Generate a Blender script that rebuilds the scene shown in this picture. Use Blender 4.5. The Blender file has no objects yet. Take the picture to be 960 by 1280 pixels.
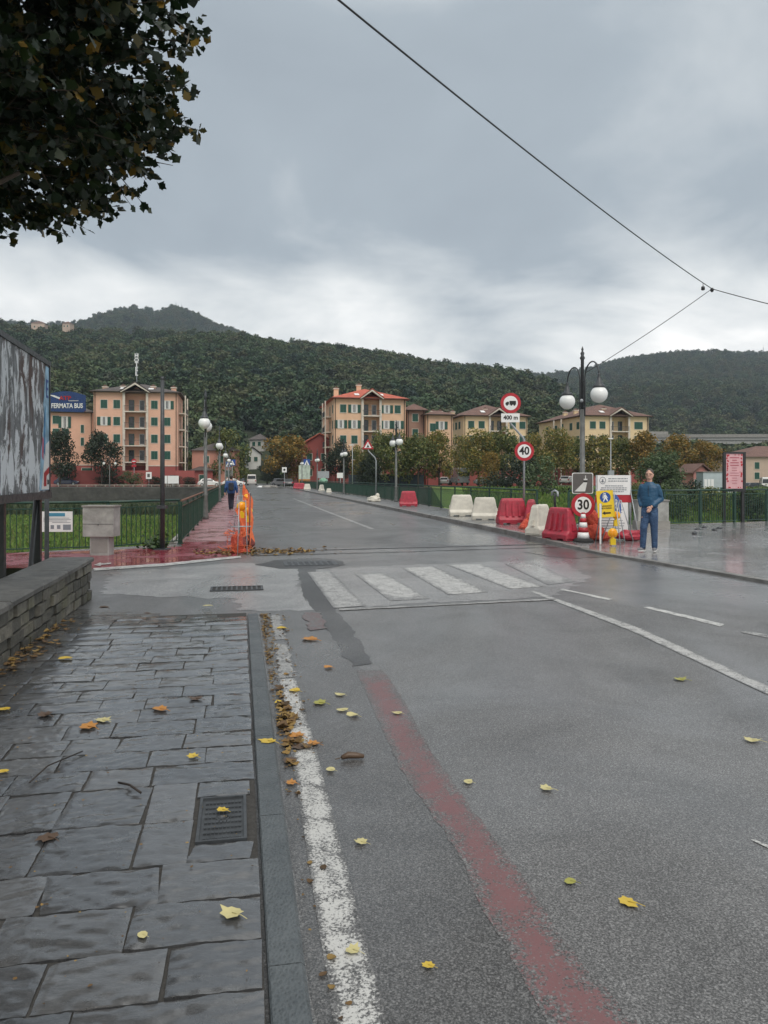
import bpy, bmesh, math, random
import numpy as np
from mathutils import Vector, Matrix, noise as mnoise
random.seed(7); rng = np.random.default_rng(7)
R = math.radians
C = bpy.context.scene.collection
SC = bpy.context.scene

# ------------------------------------------------------------------ camera, world, sun, exposure
CAMZ = 1.63
cam_d = bpy.data.cameras.new('camera'); cam = bpy.data.objects.new('camera', cam_d); C.objects.link(cam)
cam.location = (0, 0, CAMZ); cam.rotation_euler = (R(90), 0, 0)
cam_d.sensor_fit = 'VERTICAL'; cam_d.sensor_height = 36; cam_d.sensor_width = 27
cam_d.lens = 27.0; cam_d.shift_y = -43/1280; cam_d.clip_end = 6000; cam_d.clip_start = 0.05
SC.camera = cam
SC.view_settings.view_transform = 'Standard'; SC.view_settings.look = 'None'
SC.view_settings.gamma = 1; SC.view_settings.exposure = 0.42
SC.cycles.max_bounces = 6; SC.cycles.diffuse_bounces = 3; SC.cycles.glossy_bounces = 3
SC.cycles.transparent_max_bounces = 6; SC.cycles.volume_bounces = 0
SC.cycles.use_denoising = True
SUN_EL, SUN_AZ = R(52), R(160)      # azimuth from +Y, negative to the left
w = bpy.data.worlds.new('World'); SC.world = w; w.use_nodes = True
nt = w.node_tree; N = nt.nodes; L = nt.links
for n in list(N): N.remove(n)
out = N.new('ShaderNodeOutputWorld'); bg = N.new('ShaderNodeBackground'); bg.inputs[1].default_value = 0.1
sky = N.new('ShaderNodeTexSky'); sky.sky_type = 'NISHITA'; sky.sun_disc = False
sky.sun_elevation = SUN_EL; sky.sun_rotation = SUN_AZ
def wn(t, **k):
    n = N.new(t)
    for a, b in k.items(): setattr(n, a, b)
    return n
def wmath(op, a, b=None, c=None, clamp=False):
    n = N.new('ShaderNodeMath'); n.operation = op; n.use_clamp = clamp
    for i, v in enumerate((a, b, c)):
        if v is None: continue
        if isinstance(v, (int, float)): n.inputs[i].default_value = v
        else: L.new(v, n.inputs[i])
    return n.outputs[0]
tc = wn('ShaderNodeTexCoord'); sep = wn('ShaderNodeSeparateXYZ'); L.new(tc.outputs['Generated'], sep.inputs[0])
zc = wmath('MAXIMUM', sep.outputs[2], 0.0)
den = wmath('ADD', zc, 0.24)
px = wmath('DIVIDE', sep.outputs[0], den); py = wmath('DIVIDE', sep.outputs[1], den)
cmb = wn('ShaderNodeCombineXYZ'); L.new(px, cmb.inputs[0]); L.new(py, cmb.inputs[1])
def wnoise(scale, detail, rough, dist, off):
    m = wn('ShaderNodeMapping'); m.inputs['Location'].default_value = off
    L.new(cmb.outputs[0], m.inputs[0])
    n = wn('ShaderNodeTexNoise'); L.new(m.outputs[0], n.inputs['Vector'])
    n.inputs['Scale'].default_value = scale; n.inputs['Detail'].default_value = detail
    n.inputs['Roughness'].default_value = rough; n.inputs['Distortion'].default_value = dist
    return n.outputs[0]
big = wnoise(0.55, 4, 0.5, 0.3, (3.1, 1.7, 0)); fine = wnoise(1.9, 8, 0.55, 0.35, (0.4, 5.2, 0))
# elevation term: bright gap under the cloud deck, dark deck above it, bright zenith (overcast)
er = wn('ShaderNodeValToRGB'); L.new(zc, er.inputs[0]); r_ = er.color_ramp; r_.interpolation = 'EASE'
r_.elements[0].position = 0.0; r_.elements[0].color = (.62,)*3+(1,)
for p, v in ((0.12, .86), (0.20, .68), (0.30, .36), (0.50, .32), (0.75, .74)):
    e = r_.elements.new(p); e.color = (v, v, v, 1)
r_.elements[-1].position = 1.0; r_.elements[-1].color = (.9,)*3+(1,)
t1 = wmath('SUBTRACT', fine, 0.5); t2 = wmath('SUBTRACT', big, 0.5)
ar = wn('ShaderNodeValToRGB'); L.new(zc, ar.inputs[0]); ar.color_ramp.elements[0].position = .16; ar.color_ramp.elements[0].color = (1.15,)*3+(1,); ar.color_ramp.elements[1].position = .36; ar.color_ramp.elements[1].color = (.5,)*3+(1,)
mx = wmath('ADD', wmath('MULTIPLY', wmath('MULTIPLY', t1, 1.15), ar.outputs[0]), wmath('MULTIPLY', t2, 1.05))
lev = wmath('ADD', er.outputs[0], mx, clamp=True)
cr = wn('ShaderNodeValToRGB'); L.new(lev, cr.inputs[0]); c_ = cr.color_ramp
c_.elements[0].position = 0.1; c_.elements[0].color = (2.5, 2.85, 3.2, 1)
c_.elements[1].position = 1.0; c_.elements[1].color = (10.9, 10.7, 10.3, 1)
e = c_.elements.new(0.4); e.color = (3.35, 3.8, 4.15, 1)
e = c_.elements.new(0.68); e.color = (7.0, 7.2, 7.15, 1)
mix = wn('ShaderNodeMix', data_type='RGBA'); mix.inputs['Factor'].default_value = 0.93
L.new(sky.outputs[0], mix.inputs['A']); L.new(cr.outputs[0], mix.inputs['B'])
L.new(mix.outputs['Result'], bg.inputs[0]); L.new(bg.outputs[0], out.inputs[0])
sd = bpy.data.lights.new('sun', 'SUN'); sun = bpy.data.objects.new('sun', sd); C.objects.link(sun)
sd.energy = 1.5; sd.angle = R(40); sd.color = (1.0, .93, .84)
dirv = Vector((math.sin(SUN_AZ)*math.cos(SUN_EL), math.cos(SUN_AZ)*math.cos(SUN_EL), math.sin(SUN_EL)))
sun.rotation_euler = (-dirv).to_track_quat('-Z', 'Y').to_euler()

# ------------------------------------------------------------------ coordinates
F = 960.0
def G(u, v, z=0.0):                       # a ground point seen in the photograph, on height z
    Y = (CAMZ-z)*F/(v-597.0); return Vector(((u-480)/F*Y, Y, z))
def W(u, v, Y):                           # a point at known depth
    return Vector(((u-480)/F*Y, Y, CAMZ-(v-597)/F*Y))
D2 = Vector((-0.1843, 0.9829)); P2 = Vector((0.9829, 0.1843)); BR = math.atan2(0.1843, 0.9829)
def ST(s, t, z=0.0): return Vector((s*D2.x+t*P2.x, s*D2.y+t*P2.y, z))

# ------------------------------------------------------------------ materials
class NB:
    def __init__(s, name):
        s.m = bpy.data.materials.new(name); s.m.use_nodes = True; s.nt = s.m.node_tree
        s.b = s.nt.nodes['Principled BSDF']; s.tc = None
    def n(s, t, **k):
        x = s.nt.nodes.new(t)
        for a, b in k.items(): setattr(x, a, b)
        return x
    def put(s, sock, v):
        if isinstance(v, (int, float)): sock.default_value = v
        elif isinstance(v, (tuple, list)): sock.default_value = (tuple(v)+(1,))[:4] if len(sock.default_value) == 4 else v
        else: s.nt.links.new(v, sock)
    def co(s, scale=(1, 1, 1), rot=(0, 0, 0), loc=(0, 0, 0)):
        if not s.tc: s.tc = s.n('ShaderNodeTexCoord')
        m = s.n('ShaderNodeMapping'); m.inputs['Scale'].default_value = scale; m.inputs['Rotation'].default_value = rot
        m.inputs['Location'].default_value = loc
        s.nt.links.new(s.tc.outputs['Object'], m.inputs[0]); return m.outputs[0]
    def noise(s, scale, detail=4, rough=.55, dist=0, vec=None):
        x = s.n('ShaderNodeTexNoise'); x.inputs['Scale'].default_value = scale; x.inputs['Detail'].default_value = detail
        x.inputs['Roughness'].default_value = rough; x.inputs['Distortion'].default_value = dist
        s.nt.links.new(vec if vec is not None else s.co(), x.inputs['Vector']); return x.outputs[0]
    def voro(s, scale, feature='F1', vec=None, out=0):
        x = s.n('ShaderNodeTexVoronoi'); x.feature = feature; x.inputs['Scale'].default_value = scale
        s.nt.links.new(vec if vec is not None else s.co(), x.inputs['Vector']); return x.outputs[out]
    def math(s, op, a, b=None, clamp=False):
        x = s.n('ShaderNodeMath', operation=op, use_clamp=clamp); s.put(x.inputs[0], a)
        if b is not None: s.put(x.inputs[1], b)
        return x.outputs[0]
    def ramp(s, v, *stops):
        x = s.n('ShaderNodeValToRGB'); s.put(x.inputs[0], v); r = x.color_ramp
        while len(r.elements) < len(stops): r.elements.new(.5)
        for e, (p, c) in zip(r.elements, stops):
            e.position = p; e.color = (c, c, c, 1) if isinstance(c, (int, float)) else tuple(c)+(1,)
        return x.outputs[0]
    def mix(s, f, a, b, mode='MIX'):
        x = s.n('ShaderNodeMix', data_type='RGBA', blend_type=mode); s.put(x.inputs['Factor'], f)
        s.put(x.inputs['A'], a); s.put(x.inputs['B'], b); return x.outputs['Result']
    def bump(s, h, strength=.3, dist=.01, normal=None):
        x = s.n('ShaderNodeBump'); x.inputs['Strength'].default_value = strength; x.inputs['Distance'].default_value = dist
        s.nt.links.new(h, x.inputs['Height'])
        if normal is not None: s.nt.links.new(normal, x.inputs['Normal'])
        return x.outputs[0]
    def island(s): return s.n('ShaderNodeNewGeometry').outputs['Random Per Island']
    def objrand(s): return s.n('ShaderNodeObjectInfo').outputs['Random']
    def set(s, **k):
        for a, v in k.items(): s.put(s.b.inputs[a.replace('_', ' ')], v)
        return s.m
def mat(name, col, rough=.6, var=.18, scale=4.0, bump=0, bscale=40, metal=0.0, coat=0, dirt=0, dscale=1.3):
    b = NB(name); n = b.noise(scale, 6)
    c2 = tuple(min(1, x*(1+var)) for x in col); c1 = tuple(x*(1-var) for x in col)
    c = b.ramp(n, (.3, c1), (.7, c2))
    if dirt:
        d = b.ramp(b.noise(dscale, 8, .65, .4), (.45, 0), (.75, 1))
        c = b.mix(b.math('MULTIPLY', d, dirt), c, (.06, .055, .045))
    k = dict(Base_Color=c, Roughness=b.ramp(b.noise(scale*2.3, 4), (.3, max(.02, rough-.1)), (.7, min(1, rough+.1))), Metallic=metal)
    if coat: k['Coat_Weight'] = coat
    if bump: k['Normal'] = b.bump(b.noise(bscale, 5), bump, .01)
    return b.set(**k)
def asphalt_nodes(b, tone=1.0):
    tone *= 1.4
    v = b.co()
    agg = b.noise(125, 5, .8, 0, v); agg2 = b.voro(140, 'F1', v, 1)
    g = b.ramp(agg, (.36, .018*tone), (.5, .06*tone), (.64, .21*tone))
    sp = b.math('MULTIPLY', b.ramp(agg2, (.5, 0), (.95, 1)), .1*tone)
    patch = b.noise(.7, 8, .66, 1.0, v)
    c = b.mix(1.0, g, b.ramp(patch, (.3, .6), (.5, .98), (.7, 1.3)), 'MULTIPLY')
    c = b.mix(1.0, c, sp, 'ADD')
    c = b.mix(b.ramp(b.noise(2.4, 7, .7, 1.2, b.co((1, .35, 1), (0, 0, -BR))), (.56, 0), (.8, .45)), c, (.05, .05, .052))
    # fine hairline cracks
    wet = b.ramp(b.noise(.33, 5, .6, .8, b.co((1, .5, 1), (0, 0, -BR))), (.38, .0), (.62, 1.0))
    rough = b.ramp(wet, (0, .56), (1, .22))
    h = b.math('ADD', agg, b.math('MULTIPLY', agg2, .4))
    return c, rough, h, wet
def asphalt(name, tone=1.0, bump=.5):
    b = NB(name); c, r, h, wet = asphalt_nodes(b, tone)
    b.b.inputs['Coat Roughness'].default_value = .2; b.b.inputs['Coat IOR'].default_value = 1.7; b.put(b.b.inputs['Coat Weight'], b.ramp(wet, (0, .05), (1, .8))); b.put(b.b.inputs['Coat Normal'], b.bump(b.noise(30, 5), .5, .01))
    return b.set(Base_Color=c, Roughness=r, Normal=b.bump(h, bump, .004))
def paint(name, col, wear=.5, tone=1.0, fine=120, edge=0):
    b = NB(name); c, r, h, wet = asphalt_nodes(b, tone)
    m = b.math('ADD', b.math('MULTIPLY', b.noise(fine, 3, .7), .6), b.math('MULTIPLY', b.noise(7, 7, .7, .5), .4))
    if edge:
        at = b.n('ShaderNodeAttribute'); at.attribute_name = 'edge'
        m = b.math('SUBTRACT', m, b.math('MULTIPLY', b.ramp(at.outputs['Fac'], (0, 1), (edge, 0)), .11))
    f = b.ramp(m, (wear-.04, 0), (wear+.04, 1))
    cc = b.mix(b.noise(9, 5), tuple(x*.8 for x in col), col)
    return b.set(Base_Color=b.mix(f, c, cc), Roughness=r, Normal=b.bump(h, .35, .004))
def leafmat(name, cols, rough=.5, trans=.25):
    b = NB(name); f = b.island()
    st = [(i/(len(cols)-1) if len(cols) > 1 else 0, c) for i, c in enumerate(cols)]
    c = b.ramp(f, *st)
    c = b.mix(1.0, c, b.ramp(b.noise(.8, 3), (.3, .7), (.7, 1.25)), 'MULTIPLY')
    m = b.set(Base_Color=c, Roughness=rough)
    tr = b.n('ShaderNodeBsdfTranslucent'); b.nt.links.new(c, tr.inputs[0])
    ms = b.n('ShaderNodeMixShader'); ms.inputs[0].default_value = trans
    b.nt.links.new(b.b.outputs[0], ms.inputs[1]); b.nt.links.new(tr.outputs[0], ms.inputs[2])
    b.nt.links.new(ms.outputs[0], b.nt.nodes['Material Output'].inputs[0]); return m
MAT = {}
def mk(k, *a, **kw):
    if k not in MAT: MAT[k] = mat(k, *a, **kw)
    return MAT[k]
M = dict(
    green=mat('green_metal', (.010, .048, .033), .4, .3, 8, dirt=.3),
    black=mat('black_metal', (.02, .021, .023), .4, .3, 8),
    dgrey=mat('dark_iron', (.045, .05, .055), .45, .3, 12),
    galv=mat('galvanised_steel', (.36, .38, .4), .45, .15, 9, metal=.35),
    white=mat('white_enamel', (.78, .78, .77), .35, .05, 6),
    signred=mat('sign_red', (.42, .018, .03), .4, .12, 9),
    signblue=mat('sign_blue', (.015, .07, .30), .4, .12, 9),
    signyellow=mat('sign_yellow', (.80, .55, .02), .4, .1, 9),
    signgrey=mat('sign_grey', (.10, .09, .085), .45, .1, 9),
    ink=mat('black_ink', (.012, .012, .012), .5, .05, 9),
    greytext=mat('grey_print', (.22, .24, .27), .6, .05, 9),
    redp=mat('red_plastic', (.40, .028, .052), .45, .22, 7, dirt=.42, dscale=5),
    whitep=mat('white_plastic', (.64, .61, .53), .55, .12, 3, dirt=.42, dscale=2.6),
    orangep=mat('orange_plastic', (.85, .19, .07), .45, .15, 9),
    amber=mat('amber_lens', (.85, .33, .01), .18, .1, 20),
    glass=mat('window_glass', (.03, .036, .042), .08, .2, 2),
    concrete=mat('concrete', (.27, .26, .24), .75, .2, 3, bump=.3, bscale=30, dirt=.35),
    dark=mat('dark_interior', (.03, .028, .026), .8, .2, 3),
    rubber=mat('tyre_rubber', (.02, .02, .02), .8, .2, 20),
    shutter=mat('green_shutter', (.012, .075, .052), .5, .2, 3),
    curtain=mat('white_frame', (.6, .6, .57), .5, .1, 3),
    trim=mat('cream_trim', (.62, .56, .48), .7, .1, 2, dirt=.15),
    bark=mat('bark', (.06, .045, .034), .9, .35, 12, bump=.6, bscale=30),
)

# ------------------------------------------------------------------ mesh helpers
class MB:
    def __init__(s): s.v = []; s.f = []; s.sm = []; s.mi = []; s.cur = 0
    def add(s, vs, fs, sm=False):
        o = len(s.v); s.v.extend([tuple(x) for x in vs])
        for f in fs: s.f.append(tuple(i+o for i in f)); s.sm.append(sm); s.mi.append(s.cur)
        return s
    def bx(s, x0, x1, y0, y1, z0, z1):
        v = [(x, y, z) for z in (z0, z1) for y in (y0, y1) for x in (x0, x1)]
        return s.add(v, [(0, 2, 3, 1), (4, 5, 7, 6), (0, 1, 5, 4), (2, 6, 7, 3), (0, 4, 6, 2), (1, 3, 7, 5)])
    def box(s, c, d, rz=0, mtx=None):
        x, y, z = d[0]/2, d[1]/2, d[2]/2
        m = mtx or Matrix.Rotation(rz, 3, 'Z'); c = Vector(c)
        v = [m @ Vector((a, b, e))+c for e in (-z, z) for b in (-y, y) for a in (-x, x)]
        return s.add(v, [(0, 2, 3, 1), (4, 5, 7, 6), (0, 1, 5, 4), (2, 6, 7, 3), (0, 4, 6, 2), (1, 3, 7, 5)])
    def path(s, pts, r, n=8, cap=True, sm=True):
        pts = [Vector(p) for p in pts]; rs = r if isinstance(r, (list, tuple)) else [r]*len(pts)
        vs = []; fs = []; up = None
        for i, p in enumerate(pts):
            d = (pts[min(i+1, len(pts)-1)]-pts[max(i-1, 0)]).normalized()
            if up is None: up = Vector((0, 0, 1)) if abs(d.z) < .9 else Vector((1, 0, 0))
            a = d.cross(up).normalized(); b = a.cross(d).normalized(); up = b
            for k in range(n):
                an = 2*math.pi*k/n; vs.append(p+(a*math.cos(an)+b*math.sin(an))*rs[i])
        for i in range(len(pts)-1):
            for k in range(n):
                k2 = (k+1) % n; fs.append((i*n+k, i*n+k2, (i+1)*n+k2, (i+1)*n+k))
        s.add(vs, fs, sm)
        if cap:
            o = len(s.v)-len(vs)
            s.f.append(tuple(o+k for k in range(n))[::-1]); s.sm.append(False); s.mi.append(s.cur)
            s.f.append(tuple(o+(len(pts)-1)*n+k for k in range(n))); s.sm.append(False); s.mi.append(s.cur)
        return s
    def tube(s, a, b, r, n=8, r2=None): return s.path([a, b], [r, r if r2 is None else r2], n)
    def lathe(s, prof, n=16, c=(0, 0, 0), sm=True, sx=1, sy=1):
        vs = []; fs = []
        for r, z in prof:
            for k in range(n):
                a = 2*math.pi*k/n; vs.append((c[0]+r*math.cos(a)*sx, c[1]+r*math.sin(a)*sy, c[2]+z))
        for i in range(len(prof)-1):
            for k in range(n):
                k2 = (k+1) % n; fs.append((i*n+k, i*n+k2, (i+1)*n+k2, (i+1)*n+k))
        if prof[0][0] > 1e-4: fs.append(tuple(range(n))[::-1])
        if prof[-1][0] > 1e-4: fs.append(tuple((len(prof)-1)*n+k for k in range(n)))
        return s.add(vs, fs, sm)
    def ball(s, c, r, n=16, m=10):
        r = r if isinstance(r, (tuple, list)) else (r, r, r)
        pr = [(max(1e-5, math.sin(math.pi*i/m)), -math.cos(math.pi*i/m)) for i in range(m+1)]
        o = len(s.v); s.lathe(pr, n)
        for i in range(o, len(s.v)):
            x, y, z = s.v[i]; s.v[i] = (c[0]+x*r[0], c[1]+y*r[1], c[2]+z*r[2])
        return s
    def prism(s, poly, a, b, axis='y'):      # poly in the plane, extruded from a to b
        n = len(poly)
        f = {'y': lambda p, q: (p[0], q, p[1]), 'z': lambda p, q: (p[0], p[1], q), 'x': lambda p, q: (q, p[0], p[1])}[axis]
        vs = [f(p, a) for p in poly]+[f(p, b) for p in poly]
        fs = [tuple(range(n)), tuple(range(2*n-1, n-1, -1))]+[(i, i+n, (i+1) % n+n, (i+1) % n) for i in range(n)]
        return s.add(vs, fs)
    def disc(s, c, r, y0, y1, n=28):          # round plate facing -y
        return s.prism([(c[0]+r*math.cos(2*math.pi*k/n), c[1]+r*math.sin(2*math.pi*k/n)) for k in range(n)], y0, y1)
    def quad(s, *p): return s.add(p, [tuple(range(len(p)))])
    def mesh(s, name, mats):
        m = bpy.data.meshes.new(name); m.from_pydata(s.v, [], s.f)
        for x in (mats if isinstance(mats, (list, tuple)) else [mats]): m.materials.append(x)
        m.polygons.foreach_set('use_smooth', s.sm); m.polygons.foreach_set('material_index', s.mi)
        m.update(); return m
    def build(s, name, mats, parent=None, loc=None, rot=None, fix=True):
        m = s.mesh(name, mats)
        if fix:
            bm = bmesh.new(); bm.from_mesh(m); bmesh.ops.recalc_face_normals(bm, faces=bm.faces); bm.to_mesh(m); bm.free()
        return link(name, m, parent, loc, rot)
def link(name, data, parent=None, loc=None, rot=None):
    o = bpy.data.objects.new(name, data); C.objects.link(o); o.parent = parent
    if loc is not None: o.location = loc
    if rot is not None: o.rotation_euler = rot
    return o
def tag(o, label=None, cat=None, group=None, kind=None):
    if label: o['label'] = label
    if cat: o['category'] = cat
    if group: o['group'] = group
    if kind: o['kind'] = kind
    return o
def thing(name, loc, label, cat, rz=0, group=None, scale=1):
    o = link(name, None, None, loc, (0, 0, rz)); o.scale = (scale,)*3; return tag(o, label, cat, group)
KIDS = {}
def copy_thing(o, loc=None, rz=None, label=None, parent=None, group=None):
    c = o.copy(); C.objects.link(c)
    if parent is not None: c.parent = parent
    if loc is not None: c.location = loc
    if rz is not None: c.rotation_euler = (0, 0, rz)
    if label: c['label'] = label
    if group: c['group'] = group
    for ch in [x for x in o.children]: copy_thing(ch, parent=c)
    return c
def struct(o): o['kind'] = 'structure'; return o
def text(body, size, parent, loc, mt, rot=(R(90), 0, 0), align='CENTER', name='lettering', ext=.002, sx=1, bold=0):
    cu = bpy.data.curves.new(name, 'FONT'); cu.body = body; cu.size = size; cu.extrude = ext
    cu.align_x = align; cu.align_y = 'CENTER'; cu.offset = bold; cu.materials.append(mt)
    cu.resolution_u = 3
    t = bpy.data.objects.new('tmp', cu); C.objects.link(t); dg = bpy.context.evaluated_depsgraph_get()
    me = bpy.data.meshes.new_from_object(t.evaluated_get(dg), depsgraph=dg); bpy.data.objects.remove(t)
    o = link(name, me, parent, loc, rot); o.scale = (sx, 1, 1); return o
def remesh(mb, name, mt, parent, voxel=.012, smooth=4, loc=None, rot=None):
    m = mb.mesh('tmp', mt); t = bpy.data.objects.new('tmp', m); C.objects.link(t)
    a = t.modifiers.new('a', 'REMESH'); a.mode = 'VOXEL'; a.voxel_size = voxel; a.use_smooth_shade = True
    b = t.modifiers.new('b', 'SMOOTH'); b.iterations = smooth; b.factor = .5
    dg = bpy.context.evaluated_depsgraph_get(); me = bpy.data.meshes.new_from_object(t.evaluated_get(dg), depsgraph=dg)
    bpy.data.objects.remove(t); me.name = name
    me.materials.clear(); me.materials.append(mt)
    return link(name, me, parent, loc, rot)
def ribbon(name, Lp, Rp, z, mt, step=.15, jit=.003):
    # a painted band between two outlines; 'edge' is 0 on both borders and 1 along the middle
    def res(P, n):
        P = [Vector(p[:2]) for p in P]; ls = [0]
        for a, b in zip(P[:-1], P[1:]): ls.append(ls[-1]+(b-a).length)
        out = []
        for i in range(n+1):
            s = ls[-1]*i/n; k = max(j for j in range(len(P)-1) if ls[j] <= s+1e-9); out.append(P[k].lerp(P[k+1], min(1, (s-ls[k])/max(1e-6, ls[k+1]-ls[k]))))
        return out
    tot = sum((Vector(b[:2])-Vector(a[:2])).length for a, b in zip(Lp[:-1], Lp[1:])); n = max(4, int(tot/step)); A = res(Lp, n); B = res(Rp, n); vs = []; ed = []; fs = []
    for i in range(n+1):
        for k, f in enumerate((0, .25, .5, .75, 1)):
            p = A[i].lerp(B[i], f); j = jit*1.6*mnoise.noise(Vector((i*.45, f*9, 3))) if f in (0, 1) else 0
            vs.append((p.x+j, p.y+j*.3, z)); ed.append(min(1, 1-abs(f-.5)*2)*(min(1, i*4/n) if i < n/2 else min(1, (n-i)*4/n)) if n < 30 else min(1-abs(f-.5)*2, i/14 if name == 'red_strip' else 1))
    for i in range(n):
        for k in range(4): fs.append((i*5+k, i*5+k+1, i*5+k+6, i*5+k+5))
    m = bpy.data.meshes.new(name); m.from_pydata(vs, [], fs); at = m.attributes.new('edge', 'FLOAT', 'POINT'); at.data.foreach_set('value', ed)
    m.materials.append(mt); m.update()
    if m.polygons[0].normal.z < 0: m.flip_normals()
    return struct(link(name, m))
def poly_sheet(name, pts, z, mt, jitter=0, step=.12, holes=None, sub=0):
    P = []
    n = len(pts)
    for i in range(n):
        a = Vector(pts[i][:2]); b = Vector(pts[(i+1) % n][:2]); P.append(a)
        if jitter:
            k = int((b-a).length/step)
            nn = Vector((-(b-a).y, (b-a).x)).normalized()
            for j in range(1, k):
                P.append(a.lerp(b, j/k)+nn*random.gauss(0, jitter))
    bm = bmesh.new(); vs = [bm.verts.new((p.x, p.y, z)) for p in P]
    f = bm.faces.new(vs); bm.normal_update()
    if f.normal.z < 0: f.normal_flip()
    bmesh.ops.triangulate(bm, faces=bm.faces[:])
    m = bpy.data.meshes.new(name); bm.to_mesh(m); bm.free(); m.materials.append(mt)
    return link(name, m)
# ------------------------------------------------------------------ ground, road, pavements
asph = asphalt('asphalt', .92); asph_old = asphalt('old_asphalt', .5, .8)
near_edge = [(-60, -60), (60, -60), (60, 41), (30, 34.0), (13.25, 26.7), (8.9, 24.5), (5.75, 24.2)]
bridge_r = [ST(24.0, 9.9), ST(134, 9.9)]; bridge_l = [ST(134, -1.55), ST(19.45, -1.55)]
left_edge = [(-8.2, 16.55), (-30, 16.0), (-30, 14.8), (-5.9, 15.4), (-4.75, 12.5), ST(10.9, -2.3), ST(-10, -2.3), (-3.5, -20), (-60, -20)]
road_pts = [Vector(p[:2]) for p in near_edge]+[p.xy for p in bridge_r]+[p.xy for p in bridge_l]+[Vector(p[:2]) for p in left_edge]
struct(poly_sheet('road', road_pts, 0, asph))
# far bank ground, riverbed
grassb = NB('grass_ground')
gc = grassb.ramp(grassb.noise(.35, 8, .65, .3), (.3, (.07, .13, .025)), (.5, (.13, .23, .04)), (.7, (.2, .3, .06)))
gc = grassb.mix(grassb.ramp(grassb.noise(.06, 3), (.45, 0), (.7, .7)), gc, (.09, .075, .04))
grass_m = grassb.set(Base_Color=gc, Roughness=.95, Normal=grassb.bump(grassb.noise(3, 5), .8, .2))
struct(poly_sheet('riverbed_ground', [(-700, -150), (700, -150), (700, 131.5), (-700, 131.5)], -4.2, grass_m))
struct(poly_sheet('far_ground', [(-900, 131.2), (900, 131.2), (900, 1500), (-900, 1500)], -.03,
                  mat('bank_grass', (.06, .09, .028), .95, .4, .4)))
def strip(name, pts, z, mt, jit=.003, **k): return struct(poly_sheet(name, pts, z, mt, jit, **k))
strip('far_road', [ST(133, -1.3), ST(133, 8.5), ST(240, 8.0), ST(240, 0)], .006, asph, 0)
strip('far_bank_road', [(-200, 133), (ST(0, 0).x-26, 133), (-26, 139), (-200, 139)], .004, asph, 0)

# walls of the channel (far and near) and the bridge
stone_b = NB('channel_stone')
sc = stone_b.ramp(stone_b.noise(.5, 8, .7), (.3, (.035, .035, .033)), (.7, (.085, .082, .075)))
stone_m = stone_b.set(Base_Color=sc, Roughness=.85, Normal=stone_b.bump(stone_b.voro(1.6), .6, .1))
m = MB().bx(-400, 400, 130.9, 131.4, -4.2, .0)
tag(m.build('river_wall', stone_m), 'long dark stone wall of the far river bank below the white railing', 'wall')
m = MB()
def wall_line(m, pts, z0, z1, th):
    for a, b in zip(pts[:-1], pts[1:]):
        a = Vector(a[:2]); b = Vector(b[:2]); d = b-a; n = Vector((-d.y, d.x)).normalized()*th
        m.add([(a.x, a.y, z0), (b.x, b.y, z0), (b.x+n.x, b.y+n.y, z0), (a.x+n.x, a.y+n.y, z0),
               (a.x, a.y, z1), (b.x, b.y, z1), (b.x+n.x, b.y+n.y, z1), (a.x+n.x, a.y+n.y, z1)],
              [(0, 3, 2, 1), (4, 5, 6, 7), (0, 1, 5, 4), (1, 2, 6, 5), (2, 3, 7, 6), (3, 0, 4, 7)])
wall_line(m, [ST(19.42, -1.5), (-8.2, 16.52), (-30, 16.0)], -4.2, -.006, .35)
wall_line(m, [(60, 41), (30, 34), (13.25, 26.7), (8.9, 24.5), (5.75, 24.2)], -4.2, -.006, .35)
wall_line(m, [(-30, 14.8), (-5.9, 15.4), (-4.75, 12.5), ST(10.9, -2.3), ST(-10, -2.3)], -3.2, -.006, -.3)
tag(m.build('embankment_wall', stone_m), 'grey masonry embankment carrying the near street above the grassy riverbed', 'wall')
br = thing('bridge', ST(20, 4.2, 0), 'long straight concrete road bridge running to the far bank', 'bridge', BR)
MB().bx(-5.85, 5.75, 0, 112, -.9, -.008).build('deck', M['concrete'], br)
MB().bx(-5.95, -5.86, 0, 112, -.75, .02).build('edge_beam', M['concrete'], br)
MB().bx(5.76, 5.86, 0, 112, -.75, .1).build('edge_beam', M['concrete'], br)
for y in (26, 52, 78):
    MB().bx(-5, 5, y, y+1.2, -4.2, -.9).build('pier', M['concrete'], br)

# right pavement of the bridge and the plaza in one strip of kerb
pav_b = NB('wet_plaza_stone')
bk = pav_b.n('ShaderNodeTexBrick'); bk.inputs['Scale'].default_value = 2.2; bk.offset = .5
bk.inputs['Color1'].default_value = (.22, .215, .22, 1); bk.inputs['Color2'].default_value = (.31, .30, .305, 1)
bk.inputs['Mortar'].default_value = (.05, .047, .045, 1); bk.inputs['Mortar Size'].default_value = .012
pav_b.nt.links.new(pav_b.co((1, 1, 1), (0, 0, .35)), bk.inputs[0])
pc = pav_b.mix(1.0, bk.outputs[0], pav_b.ramp(pav_b.noise(1.2, 7, .7), (.3, .65), (.7, 1.35)), 'MULTIPLY')
pw = pav_b.ramp(pav_b.noise(.8, 5, .6, 1.0), (.35, .34), (.6, .07))
pav_b.b.inputs['Coat Weight'].default_value = .6; pav_b.b.inputs['Coat IOR'].default_value = 1.55; pav_b.b.inputs['Coat Roughness'].default_value = .12
plaza_m = pav_b.set(Base_Color=pc, Roughness=pw, Normal=pav_b.bump(pav_b.math('ADD', pav_b.math('MULTIPLY', bk.outputs[1], -1.0), pav_b.noise(14, 6, .65)), .55, .015))
walk_m = asphalt('pavement_asphalt', .85)
def kz(s): return .045+.085*min(1, max(0, (s-15.5)/4.5))
TK = 7.62
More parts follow.
